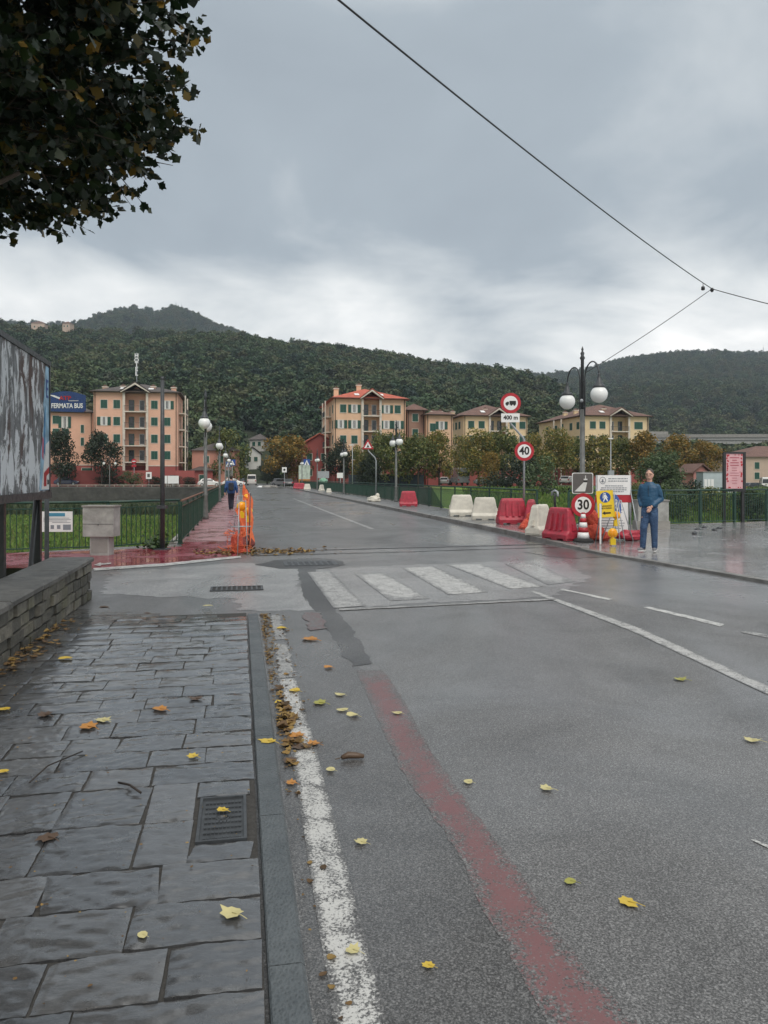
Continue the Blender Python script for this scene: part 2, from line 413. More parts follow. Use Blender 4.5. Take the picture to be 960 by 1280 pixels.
rows = [-40, -5, 5, 9, 12, 14, 15.5, 16.5, 17.5, 18.5, 19.5, 20.5, 22, 24.0]
def tk(s): return TK+ (max(0, 15-s)*.11 if s < 15 else 0)
m = MB()
def fence_y(x):
    P = [(5.75, 24.2), (8.9, 24.5), (13.25, 26.7), (30, 34), (60, 41)]
    for a, b in zip(P[:-1], P[1:]):
        if x <= b[0]: return a[1]+(b[1]-a[1])*(x-a[0])/(b[0]-a[0])
    return 41
vs = []; fs = []; nc = 0
tcols = [0, .8, 1.6, 2.28, 5, 9, 16, 30, 52]
for s in rows:
    row = []
    for dt in tcols:
        p = ST(s, tk(s)+dt, kz(s)*(1 if dt < 9 else .9))
        if s == rows[-1] or p.y > fence_y(p.x):
            p.y = min(p.y, fence_y(p.x)-.02) if s != rows[-1] else (fence_y(p.x)-.02 if p.x > 5.75 else p.y)
        row.append(p)
    vs += row
n = len(tcols)
for i in range(len(rows)-1):
    for j in range(n-1): fs.append((i*n+j, i*n+j+1, (i+1)*n+j+1, (i+1)*n+j))
m.add(vs, fs); struct(m.build('plaza_paving', plaza_m, fix=False))
struct(poly_sheet('bridge_sidewalk', [ST(24.0, TK), ST(24.0, 9.88), ST(132, 9.88), ST(132, TK)], .13, walk_m))
kerb_m = mat('kerb_stone', (.20, .195, .185), .5, .3, 3, bump=.3, bscale=60, dirt=.5)
m = MB(); s = -20.0
while s < 132:
    e = min(s+1.0, 132)
    j = random.uniform(-.006, .006)
    a, b = ST(s+.006, tk(s)+j), ST(e-.006, tk(e)+j); z = kz((s+e)/2)+.004+random.uniform(-.004, .004); w_ = P2*.15
    q = [(a.x-w_.x, a.y-w_.y), (b.x-w_.x, b.y-w_.y), (b.x, b.y), (a.x, a.y)]
    m.prism(q, -.05, z, 'z'); s = e
struct(m.build('kerb', kerb_m))

# red cycle and foot path
redb = NB('red_path_coating')
rc = redb.mix(redb.ramp(redb.noise(2.5, 8, .7, .4), (.35, 0), (.75, 1)), (.26, .11, .12), (.42, .26, .27))
redpath = redb.set(Base_Color=rc, Roughness=redb.ramp(redb.noise(1.1, 5, .6, 1), (.4, .12), (.6, .42)), Normal=redb.bump(redb.noise(60, 4), .25, .004))
redb2 = NB('red_path_wet'); rc2 = redb2.mix(redb2.noise(3, 6), (.19, .022, .04), (.26, .05, .065))
redwet = redb2.set(Base_Color=rc2, Roughness=redb2.ramp(redb2.noise(1.1, 5, .6, 1), (.4, .06), (.6, .35)), Normal=redb2.bump(redb2.noise(40, 4), .12, .004))
strip('red_path', [G(117, 711), G(208, 705), G(275, 700), G(300, 695.5), ST(20, -.05), ST(20, -1.5), G(228, 683), (-6.2, 17.2), (-9, 16.4), (-30, 15.9), (-30, 14.9)], .004, redwet, .01)
strip('red_path', [ST(20.02, -.05), ST(131, -.05), ST(131, -1.5), ST(20.02, -1.5)], .0045, redpath, 0)
white_w = paint('white_road_paint', (.60, .60, .58), .475); white_w2 = paint('worn_white_paint', (.40, .40, .39), .50, fine=60); white_z = paint('zebra_paint', (.50, .50, .485), .47, 1.2, 50, edge=.3); zebra_f = paint('zebra_faded_paint', (.44, .44, .43), .49, 1.2, 50, edge=.3)
white_bold = paint('bold_white_paint', (.72, .72, .70), .42)
strip('path_edge_line', [G(117, 714), G(117, 710.5), G(208, 704.5), G(300, 695), G(302, 697.5), G(210, 707.5)], .009, white_w, .008)
strip('path_marking', [G(117, 707), G(126, 703.5), G(126, 705), G(139, 704), G(139, 705.8), G(126, 706.8), G(126, 708.5)], .013, white_w, 0)

# edge line, zebra, centre line and so on, traced on the ground
def px(name, uv, z, mt, jit=.004): return strip(name, [G(u, v, z) for u, v in uv], z, mt, jit)
line_m = paint('edge_line_paint', (.56, .56, .54), .478, .8, 90, edge=.45)
ribbon('edge_line', [ST(-6, .275), ST(2.2, .275), ST(4.4, .295), ST(6.25, .31)], [ST(-6, .43), ST(2.2, .43), ST(4.6, .45), ST(6.25, .445)], .004, line_m, .06)
strip('edge_line', [ST(6.26, .31), ST(6.3, .44), ST(7.5, .46), ST(7.6, .34)], .004, white_w2, .012, step=.04)
strip('edge_line', [ST(7.75, .35), ST(7.8, .45), ST(9.1, .46), ST(9.2, .36)], .004, white_w2, .012, step=.04)
trench_m = asphalt('trench_asphalt', .15, .8)
px('patched_asphalt', [(372, 709), (393, 709), (401, 738), (440, 787), (466, 829), (440, 833), (413, 792), (380, 746)], .0035, trench_m, .014)
strip('bridge_road_surface', [ST(17.7, .1), ST(17.75, 7.4), ST(131, 7.5), ST(131, .05)], .0012, asphalt('bridge_asphalt', .62, .4), 0)
strip('old_gutter_asphalt', [ST(-6, .22), ST(-6, 1.0), G(720, 1280, 0), G(680, 1215), G(632, 1130), G(590, 1060), G(515, 960), G(485, 905), G(452, 836), G(412, 795), G(372, 735), G(335, 742), ST(9.2, .22)], .0015, asphalt('gutter_asphalt', .68, .8), .01)
red_faded = paint('faded_red_coating', (.19, .09, .093), .452, .8, 80, edge=.8)
ribbon('red_strip', [G(q[0], q[1], .003) for q in ((445, 838), (475, 905), (500, 960), (534, 1010), (570, 1060), (600, 1130), (650, 1215), (684, 1280), (780, 1460))],
       [G(q[0], q[1], .003) for q in ((480, 838), (508, 880), (536, 935), (590, 1010), (650, 1090), (708, 1180), (755, 1235), (800, 1280), (930, 1460))], .003, red_faded, .05, .012)
px('red_strip', [(380, 765), (402, 765), (410, 785), (388, 788)], .0075, paint('faint_red_coating', (.14, .06, .06), .52, .8, 40), .02)
for k, q in enumerate(([(388, 715), (410, 714), (452, 757), (424, 760)], [(447, 717), (476, 715), (532, 748), (495, 751)],
        [(507, 710), (540, 708), (604, 740), (567, 743)], [(563, 706), (598, 705), (673, 733), (644, 736)], [(634, 704), (663, 703), (713, 727), (692, 731)])):
    ribbon('zebra_stripe', [G(q[0][0]-4, q[0][1], .0065), G(q[3][0]-7, q[3][1], .0065)], [G(q[1][0]+3, q[1][1], .0065), G(q[2][0]+6, q[2][1], .0065)], .0065, zebra_f if k in (0, 4) else white_z, .1, .006)
px('stop_line', [(424, 763), (694, 749.5), (696, 747.5), (520, 757), (424, 760.5)], .0085, white_w2, .01)
px('zebra_base', [(384, 713), (470, 708), (700, 699), (740, 722), (690, 746), (424, 760)], .0022, asphalt('worn_sheen_crossing', 1.6, .3), .045)  # worn crossing; its wet sheen is painted in as a lighter tone
px('zebra_base', [(140, 716), (300, 703), (372, 709), (378, 745), (398, 763), (300, 763), (295, 748), (180, 745), (125, 742)], .0025, asphalt('pale_sheen_patch', 1.9, .3), .045)  # sheen of the wet apron painted in as paler asphalt
ribbon('centre_line', [G(663, 740), G(790, 789.5), G(960, 869), G(1200, 977)], [G(668, 738.5), G(800, 785), G(960, 857.5), G(1200, 960)], .004, paint('centre_paint', (.5, .5, .485), .475, 1, 90, edge=.4), .1, .005)
px('lane_dash', [(698, 736.5), (704, 735.8), (766, 748.6), (762, 750.3)], .004, white_w, .008)
px('lane_dash', [(804, 759), (812, 758.4), (906, 780), (900, 783)], .004, white_w, .008)
px('lane_dash', [(938, 1049), (946, 1050), (1010, 1078), (1000, 1082)], .004, white_w, .008)
px('lane_dash', [(925, 790), (935, 789), (1000, 800), (990, 803)], .004, white_w2, .008)
strip('bridge_centre_line', [ST(24, 4.05), ST(60, 4.0), ST(60, 4.14), ST(24, 4.2)], .004, paint('ghost_paint', (.3, .3, .29), .47), .01)
# expansion joint, patch with a cover, plaza joint
joint_m = mat('joint_rubber', (.03, .03, .032), .6, .4, 8)
strip('expansion_joint', [ST(17.0, .05), ST(17.6, 7.3), ST(17.72, 7.3), ST(17.14, .05)], .0055, joint_m, .015)
strip('expansion_joint', [ST(16.15, .25), ST(16.4, 3.5), ST(16.9, 7.4), ST(17.02, 7.4), ST(16.52, 3.5), ST(16.3, .25)], .0055, trench_m, .01)
strip('transverse_crack', [ST(38, .1), ST(38.1, 7.4), ST(38.16, 7.4), ST(38.08, .1)], .0055, joint_m, .012)
strip('transverse_crack', [ST(58, .1), ST(58.1, 7.4), ST(58.2, 7.4), ST(58.12, .1)], .0055, joint_m, .012)
px('patched_asphalt', [(318, 706), (345, 700), (400, 697), (428, 701), (432, 706), (400, 711), (350, 711)], .0052, trench_m, .02)
px('patched_asphalt', [(655, 690), (690, 684), (745, 690), (763, 696), (720, 698), (690, 696)], .0052, asphalt('wet_black_patch', .5, .3), .03)
# asphalt apron left of the zebra slightly lighter
grate = thing('drain_grate', G(296, 736, .004), 'dark slotted drain grate set in the asphalt left of the crossing', 'drain grate', BR)
MB().bx(-.38, .38, -.2, .2, -.02, .003).build('frame', M['dark'], grate)
m = MB()
for i in range(11): m.bx(-.36+i*.072-.013, -.36+i*.072+.013, -.18, .18, .001, .012)
m.bx(-.38, .38, .18, .2, .001, .014).bx(-.38, .38, -.2, -.18, .001, .014).build('bars', M['dgrey'], grate)
mc = thing('manhole_cover', G(388, 704, .008), 'square iron utility cover in the dark patch beside the orange netting', 'manhole cover', BR)
MB().bx(-.5, .5, -.35, .35, -.03, .004).build('frame', M['dgrey'], mc)
m = MB()
for i in range(8):
    for j in range(5): m.bx(-.43+i*.11, -.36+i*.11, -.27+j*.11, -.2+j*.11, .004, .008)
m.build('plate', M['dgrey'], mc)

# ------------------------------------------------------------------ near sidewalk of slate slabs
def swz(s): return .05 if s < 8.6 else max(.006, .05-(s-8.6)*.045)
slab_b = NB('slate_slab'); isl = slab_b.island()
fx = slab_b.co((1, 3.2, 1), (0, 0, .5)); fx2 = slab_b.co((3.0, 1, 1), (0, 0, -.2))
ridge = slab_b.noise(9, 12, .74, 1.9, fx); r2 = slab_b.noise(14, 6, .6, .8, fx2)
col = slab_b.ramp(isl, (0, (.034, .035, .037)), (.5, (.054, .055, .057)), (.8, (.068, .068, .068)), (1, (.085, .085, .086)))
col = slab_b.mix(1.0, col, slab_b.ramp(slab_b.math('ADD', slab_b.math('MULTIPLY', ridge, .6), slab_b.math('MULTIPLY', slab_b.noise(38, 6, .75, 1.2, fx), .4)), (.36, .6), (.5, 1.0), (.64, 1.5)), 'MULTIPLY')  # slate streaks, with light and shade of the ridges painted into the colour
col = slab_b.mix(slab_b.ramp(slab_b.noise(160, 2), (.62, 0), (.75, .3)), col, (.2, .2, .2))
slab_m = slab_b.set(Base_Color=col, Roughness=slab_b.ramp(slab_b.noise(3, 5, .6, .5), (.35, .20), (.65, .42)),
    Normal=slab_b.bump(slab_b.math('ADD', ridge, slab_b.math('ADD', slab_b.math('MULTIPLY', r2, .6), slab_b.math('MULTIPLY', slab_b.noise(55, 5, .7, .5, fx), .25))), .35, .008))
slab_b.b.inputs['Coat Weight'].default_value = .9; slab_b.b.inputs['Coat Roughness'].default_value = .16; slab_b.b.inputs['Coat IOR'].default_value = 1.85
bed = mat('joint_mortar', (.045, .043, .04), .9, .3, 30, bump=.5, bscale=120)
TL, TR = -1.95, .075
m = MB()
for s0, s1 in [(-8, 8.6)]+[(8.6+i*.2, 8.8+i*.2) for i in range(4)]:
    m.quad(ST(s0, TL-.1, swz(s0)-.014), ST(s0, TR, swz(s0)-.014), ST(s1, TR, swz(s1)-.014), ST(s1, TL-.1, swz(s1)-.014))
struct(m.build('sidewalk_bed', bed))
COV = (3.36, 3.80, -.66, -.40)  # manhole opening: filled below from the photograph
ca, cb, cc2, cd = G(243, 1050, .05), G(312, 1050, .05), G(305, 995, .05), G(252, 995, .05)
def toST(p): return (p.x*D2.x+p.y*D2.y, p.x*P2.x+p.y*P2.y)
cs = [toST(q) for q in (ca, cb, cc2, cd)]
cs0, cs1 = sum(q[0] for q in cs[:2])/2-.0, sum(q[0] for q in cs[2:])/2; ct0, ct1 = (cs[0][1]+cs[3][1])/2, (cs[1][1]+cs[2][1])/2
m = MB(); s = -3.0; ri = 0
rowd = []
while s < 10.6:
    d = random.choice((.25, .27, .28, .29, .26))
    rowd.append((s, s+d)); s += d
rowd = [r for r in rowd if not (r[1] > cs0-.05 and r[0] < cs1+.05)]
lo = max(r[1] for r in rowd if r[1] <= cs0+.01); hi = min(r[0] for r in rowd if r[0] >= cs1-.01)
rowd.append((lo, hi, 1)); 
for r in rowd:
    s0, s1 = r[0], r[1]
    segs = []; t = TL-random.uniform(0, .3)
    while t < TR-.02:
        e = t+random.uniform(.27, .52)
        if TR-e < .22: e = TR
        segs.append((max(t, TL-.08), e)); t = e
    parts = []
    if len(r) == 3:
        for t0, t1 in segs:
            if t1 <= ct0-.02 or t0 >= ct1+.02:
                mid = s0+(s1-s0)*.48; parts += [(s0, mid, t0, t1), (mid, s1, t0, t1)] if t1-t0 > .3 else [(s0, mid, t0, t1), (mid, s1, t0, t1)]; continue
            if t0 < ct0-.08: mid = s0+(s1-s0)*.48; parts += [(s0, mid, t0, ct0-.02), (mid, s1, t0, ct0-.02)]
            if t1 > ct1+.06: parts.append((s0, (s0+s1)/2, ct1+.02, t1)); parts.append(((s0+s1)/2, s1, ct1+.02, t1))
        parts.append((s0, cs0-.015, ct0-.02, ct1+.02)) if cs0-s0 > .06 else None
        parts.append((cs1+.015, s1, ct0-.02, ct1+.02)) if s1-cs1 > .06 else None
    else: parts = [(s0, s1, t0, t1) for t0, t1 in segs]
    for a0, a1, t0, t1 in parts:
        if a1 > 9.25+(TR-t1)*.52: continue
        g = random.uniform(.002, .006); sk = random.choice((0, 0, random.uniform(-.018, .018))); z = swz((a0+a1)/2)
        dz = [random.uniform(-.004, .004) for _ in range(4)]; ch = .012
        ctr = [(a0+g, t0+g-sk), (a0+g, t1-g-sk*.5), (a1-g, t1-g+sk*.5), (a1-g, t0+g+sk)]
        ctr = [(min(max(q[0]+random.uniform(-.006, .006), a0), a1), min(q[1]+random.uniform(-.006, .006), TR)) for q in ctr]
        cx = sum(q[0] for q in ctr)/4; cy = sum(q[1] for q in ctr)/4
        # slab face as a fine grid of cleft slate, with a dropped rim
        st = .017 if a0 < 5.2 else .03 if a0 < 7.5 else .05
        nu = max(3, int((a1-a0)/st)); nv = max(3, int((t1-t0)/st)); sd_ = random.uniform(0, 99); an = random.uniform(-.5, .5); ca_, sa_ = math.cos(an), math.sin(an)
        kn = [random.choice((0, 0, .0, .03)) for _ in range(4)]
        def corner(u, v):
            a = ctr[0][0]*(1-u)*(1-v)+ctr[1][0]*(1-u)*v+ctr[2][0]*u*v+ctr[3][0]*u*(1-v)
            b = ctr[0][1]*(1-u)*(1-v)+ctr[1][1]*(1-u)*v+ctr[2][1]*u*v+ctr[3][1]*u*(1-v)
            return a, b
        us = [k/nu for k in range(nu+1)]; vs_ = [k/nv for k in range(nv+1)]; drop = []
        vs = []; fs = []; NV = len(vs_)
        for ui, u in enumerate(us):
            for vi, v in enumerate(vs_):
                a, b = corner(u, v); rim = ui in (0, len(us)-1) or vi in (0, NV-1)
                wob = .0018*mnoise.noise(Vector((a*9+sd_, b*9, 1))) if rim else 0
                x_ = a*ca_-b*sa_; y_ = a*sa_+b*ca_
                n1 = mnoise.noise(Vector((x_*17+sd_, y_*6, sd_))); n2 = mnoise.noise(Vector((x_*46, y_*17+sd_, 4))); n3 = mnoise.noise(Vector((x_*5, y_*5+sd_, 7)))
                tq = n1*1.2+n3*.5+n2*.5; ter = math.floor(tq*3)/3; fr = (tq*3-math.floor(tq*3)); ter += (1/3)*max(0, (fr-.7)/.3)
                h = .0045*ter+.0030*n2+.0018*mnoise.noise(Vector((x_*95, y_*40, 9)))-(.003 if rim else 0)
                zl = swz(a)+h-.002+dz[0]*(a-cx)*4+dz[1]*(b-cy)*3
                vs.append(ST(a+wob, min(b+wob, TR+.008), zl))
        for ui in range(len(us)-1):
            for vi in range(NV-1): fs.append((ui*NV+vi, ui*NV+vi+1, (ui+1)*NV+vi+1, (ui+1)*NV+vi))
        m.add(vs, fs, True)
        NU = len(us); loop = [(0, v) for v in range(NV)]+[(u, NV-1) for u in range(1, NU)]+[(NU-1, v) for v in range(NV-2, -1, -1)]+[(u, 0) for u in range(NU-2, 0, -1)]
        tp_ = [vs[u*NV+v] for u, v in loop]; K = len(tp_); m.add(tp_+[Vector((p[0], p[1], p[2]-.02)) for p in tp_], [(i, K+i, K+(i+1) % K, (i+1) % K) for i in range(K)], False)
struct(m.build('sidewalk_paving', slab_m, fix=False))
# kerb of long tooled stones
nk = NB('tooled_kerb'); dots = nk.voro(85, 'F1', nk.co((1, .6, 1), (0, 0, -BR)))
kcol = nk.mix(1.0, nk.ramp(nk.noise(5, 7, .7), (.3, (.05, .06, .066)), (.7, (.092, .104, .11))), nk.ramp(dots, (.1, .75), (.4, 1.1)), 'MULTIPLY')
nk_m = nk.set(Base_Color=kcol, Roughness=nk.ramp(nk.noise(4, 4), (.3, .3), (.7, .5)), Normal=nk.bump(nk.math('ADD', dots, nk.math('MULTIPLY', nk.noise(90, 3), .4)), .6, .006))
m = MB(); s = -3.1
while s < 9.15:
    e = min(s+1.12, 9.2); z = swz((s+e)/2)+.006
    nseg = 6
    for i in range(1):
        a, b = s+.003, e-.003
        za, zb = swz(a)+.006, swz(b)+.006
        prof = [(.088, -.1), (.088, za-.006), (.094, za), (.196, za), (.208, za-.012), (.208, -.1)]
        pb = [(.088, -.1), (.088, zb-.006), (.094, zb), (.196, zb), (.208, zb-.012), (.208, -.1)]
        vs = [ST(a, t, z) for t, z in prof]+[ST(b, t, z) for t, z in pb]; k = len(prof)
        m.add(vs, [(i, (i+1) % k, k+(i+1) % k, k+i) for i in range(k)]+[tuple(range(k))[::-1], tuple(range(k, 2*k))])
    s = e
struct(m.build('sidewalk_kerb', nk_m))
cov = thing('manhole_cover', ST((cs0+cs1)/2, (ct0+ct1)/2, .035), 'square ribbed iron cover in the slate sidewalk beside the kerb', 'manhole cover', BR)
wx, wy = (ct1-ct0)/2, (cs1-cs0)/2
MB().bx(-wx, wx, -wy, wy, -.02, .004).build('plate', M['dgrey'], cov)
m = MB()
m.bx(-wx, wx, -wy, -wy+.014, .004, .016).bx(-wx, wx, wy-.014, wy, .004, .016).bx(-wx, -wx+.014, -wy+.014, wy-.014, .004, .016).bx(wx-.014, wx, -wy+.014, wy-.014, .004, .016)
m.build('frame', M['dgrey'], cov)
m = MB()
for i in range(10):
    for j in range(8):
        x = -wx+.03+i*(2*wx-.05)/10; y = -wy+.03+j*(2*wy-.05)/8
        if abs(x+.01) < .03 and abs(y) < .04: continue
        m.bx(x, x+.013, y, y+.024, .004, .011)
m.lathe([(.03, .004), (.03, .011), (.022, .011), (.022, .005)], 20)
m.build('relief_pattern', M['dgrey'], cov)

# gutter dirt and leaf litter
def leafshape(mb, c, size, rot, curl=.35, lobes=True, rnd=random, tilt=None):
    n = 14 if lobes else 8; pts = []
    for i in range(n):
        a = 2*math.pi*i/n
        rr = (1.0 if i % 2 == 0 else .76) if lobes else 1.0
        if i == 0: rr *= 1.15
        rr *= rnd.uniform(.85, 1.1)
        pts.append((rr*math.cos(a), rr*math.sin(a)*.85))
    M3 = Matrix.Rotation(rot, 3, 'Z')
    if tilt: M3 = tilt @ M3
    ax = rnd.uniform(0, 6.28); vs = []
    k1 = rnd.uniform(.3, 1)*curl
    def hz(x, y):
        d = x*math.cos(ax)+y*math.sin(ax); e = -x*math.sin(ax)+y*math.cos(ax)
        return k1*d*d+.12*curl*e*e*rnd.uniform(.5, 1.2)
    for q in (1.0, .5):
        for x, y in pts: vs.append(M3 @ Vector((x*q*size, y*q*size, hz(x*q, y*q)*size))+c)
    vs.append(c+Vector((0, 0, 0)))
    fs = [(i, (i+1) % n, n+(i+1) % n, n+i) for i in range(n)]+[(n+i, n+(i+1) % n, 2*n) for i in range(n)]
    mb.add(vs, fs, True)
litter_m = leafmat('leaf_litter', [(.09, .05, .02), (.22, .13, .04), (.30, .2, .06), (.12, .07, .03), (.05, .035, .02)], .7, .1)
m = MB(); rr = random.Random(3)
for i in range(520):
    s = 9.3-abs(rr.gauss(0, 2.6)); t = .235+abs(rr.gauss(0, .05)) + (0 if rr.random() < .8 else rr.uniform(0, .25))
    leafshape(m, ST(s, t, .006), rr.uniform(.004, .015 if rr.random() < .8 else .03), rr.uniform(0, 6.28), .7, False, rr)
for i in range(500):
    leafshape(m, ST(rr.uniform(2.1, 9.6), rr.uniform(TL, TR), .056), rr.choice((.003, .004, .005, .008)), rr.uniform(0, 6.28), .7, False, rr)
for i in range(260):
    s = rr.uniform(3.0, 9); t = TL+abs(rr.gauss(0, .12))
    leafshape(m, ST(s, t, .058), rr.uniform(.01, .045), rr.uniform(0, 6.28), .6, rr.random() < .5, rr)
for i in range(70):
    leafshape(m, ST(rr.gauss(5.1, .35), .26+abs(rr.gauss(0, .07)), .012), rr.uniform(.012, .05), rr.uniform(0, 6.28), .8, rr.random() < .6, rr)
for i in range(380):
    s = 17.2+rr.gauss(0, .38)*(1); t = rr.gauss(.35, .75)
    if t < -1 or t > 2.4: continue
    leafshape(m, ST(s-.2, t, .012), rr.uniform(.02, .06), rr.uniform(0, 6.28), .8, False, rr)
tag(m.build('leaf_litter', litter_m, fix=False), 'brown leaf litter in the gutter and round the netting foot', 'leaf litter', kind='stuff')

def fleaf(u, v, wpx, colname, col, label, z=None, lob=True, curl=.5):
    onwalk = z is not None
    zz = .058 if onwalk else .011
    p = G(u, v, zz); size = wpx/F*p.y/2
    if colname not in MAT:
        b = NB(colname); c = b.mix(b.noise(40, 4), tuple(x*.72 for x in col), col); MAT[colname] = b.set(Base_Color=c, Roughness=.5)
    mb = MB(); rd = random.Random(int(u*7+v)); leafshape(mb, Vector((0, 0, 0)), size, rd.uniform(0, 6.28), curl, lob, rd)
    mb.path([(0, 0, .002), (size*.8, -size*.5, size*.12), (size*1.3, -size*.9, .003)], size*.03, 5)
    o = mb.build('fallen_leaf', MAT[colname], None, p, fix=False); tag(o, label, 'leaf', 'fallen leaves on the pavement and road')
YL, OR, PA, BR_, YG = ('yellow_leaf', (.62, .44, .05)), ('orange_leaf', (.50, .22, .04)), ('pale_leaf', (.58, .52, .25)), ('brown_leaf', (.10, .06, .035)), ('green_yellow_leaf', (.36, .35, .07))
LV = [
 (82, 823, 17, YL, 'small yellow leaf on the slates near the stone wall foot', 1), (5, 886, 16, YL, 'yellow leaf cut by the left edge of the photo, upper one', 1),
 (200, 886, 24, OR, 'curled orange brown leaf in the middle of the sidewalk', 1), (245, 873, 20, BR_, 'dark brown shrivelled leaf up from the curled orange one', 1),
 (110, 908, 28, OR, 'large orange centred leaf, darkest of the pair on the slates', 1), (128, 900, 22, PA, 'pale leaf tip touching the large orange leaf', 1),
 (241, 945, 18, YL, 'bright yellow leaf on the slates above the iron cover', 1), (278, 1012, 18, YL, 'yellow leaf lying on the ribbed iron cover', 1),
 (290, 1141, 33, PA, 'largest pale cream leaf on the sidewalk near the kerb', 1), (178, 1168, 16, PA, 'small pale leaf left of the largest cream leaf', 1),
 (60, 1046, 30, BR_, 'flat brown rotting leaf at left below the dark twig', 1), (56, 893, 24, BR_, 'brown curled leaf between the wall and the orange pair', 1),
 (335, 926, 24, YL, 'yellow leaf lying on top of the kerbstone', 1), (4, 964, 14, YL, 'yellow leaf cut by the left edge of the photo, lower one', 1),
 (348, 878, 13, YL, 'small yellow leaf in the gutter beside the kerb', None), (368, 863, 16, YL, 'yellow leaf on the worn white edge line', None),
 (399, 878, 22, YG, 'green and yellow leaf right of the edge line', None), (387, 799, 24, OR, 'tan leaf with two lobes near the start of the edge line', None),
 (441, 894, 17, PA, 'pale leaf beside the red strip top', None), (427, 887, 15, PA, 'pale tan leaf touching the green and yellow one', None),
 (370, 919, 24, OR, 'orange leaf in the gutter heap, upper one', None), (392, 929, 20, OR, 'orange leaf on the white line, rightmost of the gutter heap', None),
 (364, 978, 18, OR, 'orange leaf alone against the kerb', None), (362, 950, 22, BR_, 'brown leaf at the foot of the gutter heap', None),
 (376, 933, 26, BR_, 'dark brown leaf in the centre of the gutter heap', None), (413, 962, 14, PA, 'small pale leaf below the dark rolled leaf', None),
 (451, 1052, 19, PA, 'pale cream leaf between the edge line and the red strip', None), (441, 1187, 24, PA, 'pale leaf on the bold white line at the bottom', None),
 (535, 1206, 18, YL, 'yellow leaf nearest to the bottom on the asphalt', None), (497, 891, 13, PA, 'small white leaf on the red strip', None),
 (585, 977, 14, PA, 'faded leaf right of the red strip, farther one', None), (683, 985, 20, PA, 'pale leaf alone in the middle of the lane', None),
 (850, 849, 18, YG, 'yellow green leaf below the long centre line', None), (940, 925, 22, PA, 'pale leaf near the right edge of the photo', None),
 (713, 1101, 17, YG, 'faint crushed leaf left of the orange crushed leaf', None), (785, 1127, 27, YL, 'crushed orange yellow leaf on the open asphalt', None),
 (410, 834, 14, OR, 'tan leaf by the end of the dark asphalt patch', None), (425, 868, 14, PA, 'tan leaf above the green and yellow leaf', None), (352, 785, 14, YL, 'small yellow leaf at the far start of the edge line', None),
 (130, 760, 15, BR_, 'dark leaf by the far end of the stone wall', 1), (183, 767, 12, BR_, 'small dark leaf on the far slates', 1), (260, 757, 12, PA, 'pale leaf at the far edge of the slates', 1)]
for u, v, wp, (cn, cc), lb, z in LV:
    crushed = 'crushed' in lb or 'rotting' in lb
    fleaf(u, v, wp, cn, cc, lb, z, lob=wp > 17, curl=.06 if crushed else .32)
rl = thing('rolled_leaf', G(440, 946, .02), 'dark brown rolled leaf on the asphalt beside the gutter heap', 'leaf', .2)
MB().path([(-.06, 0, 0), (-.02, .01, .008), (.03, .006, .004), (.07, -.005, 0)], [.012, .02, .018, .01], 7).build('blade', MAT['brown_leaf'], rl)
MB().tube((-.06, 0, 0), (-.1, -.02, 0), .003, 5).build('stem', MAT['brown_leaf'], rl)
tw_m = mat('twig_bark', (.025, .018, .014), .7)
o = MB().path([G(148, 978, .062), G(162, 981, .07), G(176, 991, .06)], .006, 5).build('twig', tw_m); tag(o, 'short thick dark twig on the slates left of the iron cover', 'twig', 'twigs')
o = MB().path([G(37, 978, .06), G(60, 957, .075), G(103, 939, .06)], .004, 5).build('twig', tw_m); tag(o, 'long thin curved twig on the slates at left', 'twig', 'twigs')
# ------------------------------------------------------------------ low stone wall
wb = NB('rough_wall_stone'); wi = wb.island()
wc = wb.ramp(wi, (0, (.07, .068, .058)), (.5, (.13, .125, .105)), (1, (.21, .195, .16)))
wc = wb.mix(1.0, wc, wb.ramp(wb.noise(9, 8, .7), (.3, .5), (.7, 1.4)), 'MULTIPLY')
wc = wb.mix(wb.ramp(wb.noise(2.2, 5), (.5, 0), (.75, .55)), wc, (.10, .10, .03))
wall_m = wb.set(Base_Color=wc, Roughness=.75, Normal=wb.bump(wb.noise(22, 7, .7), .9, .03))
wt = thing('stone_wall', ST(10.85, -1.98, 0), 'low stone wall with flat capstones along the left of the sidewalk', 'wall', BR)
m = MB().bx(-.44, -.045, -13, -.02, -.3, .50)
m.build('core', mat('wall_mortar', (.075, .07, .062), .9), wt)
m = MB(); rw = random.Random(5); z = 0
for hgt in (.13, .11, .13, .125):
    y = -13.0
    while y < -.02:
        ln = rw.uniform(.14, .42); e = min(y+ln, 0)
        if -.02-e < .1: e = 0
        x1 = rw.uniform(-.02, .03); g = .0035
        c0 = [(x1-.08, y+g, z+g), (x1, y+g+.008, z+g+.008), (x1, e-g-.008, z+g+.008), (x1-.08, e-g, z+g),
              (x1-.08, y+g, z+hgt-g), (x1, y+g+.008, z+hgt-g-.008), (x1, e-g-.008, z+hgt-g-.008), (x1-.08, e-g, z+hgt-g)]
        c0 = [(p[0]+rw.uniform(-.005, .005), p[1]+rw.uniform(-.006, .006), p[2]+rw.uniform(-.006, .006)) for p in c0]
        m.add(c0, [(0, 3, 2, 1), (4, 5, 6, 7), (0, 1, 5, 4), (1, 2, 6, 5), (2, 3, 7, 6)])
        y = e
    x = -.47
    while x < 0:                           # end face
        e = min(x+rw.uniform(.15, .26), .01)
        m.bx(x+.005, e-.006, -.03, rw.uniform(.0, .02), z+.006, z+hgt-.006); x = e
    z += hgt
m.build('stones', wall_m, wt)
capb = NB('capstone'); cc = capb.ramp(capb.noise(3, 8, .7, .6), (.3, (.06, .06, .058)), (.7, (.17, .165, .15)))
cc = capb.mix(capb.ramp(capb.noise(7, 4), (.55, 0), (.7, .6)), cc, (.035, .037, .033))
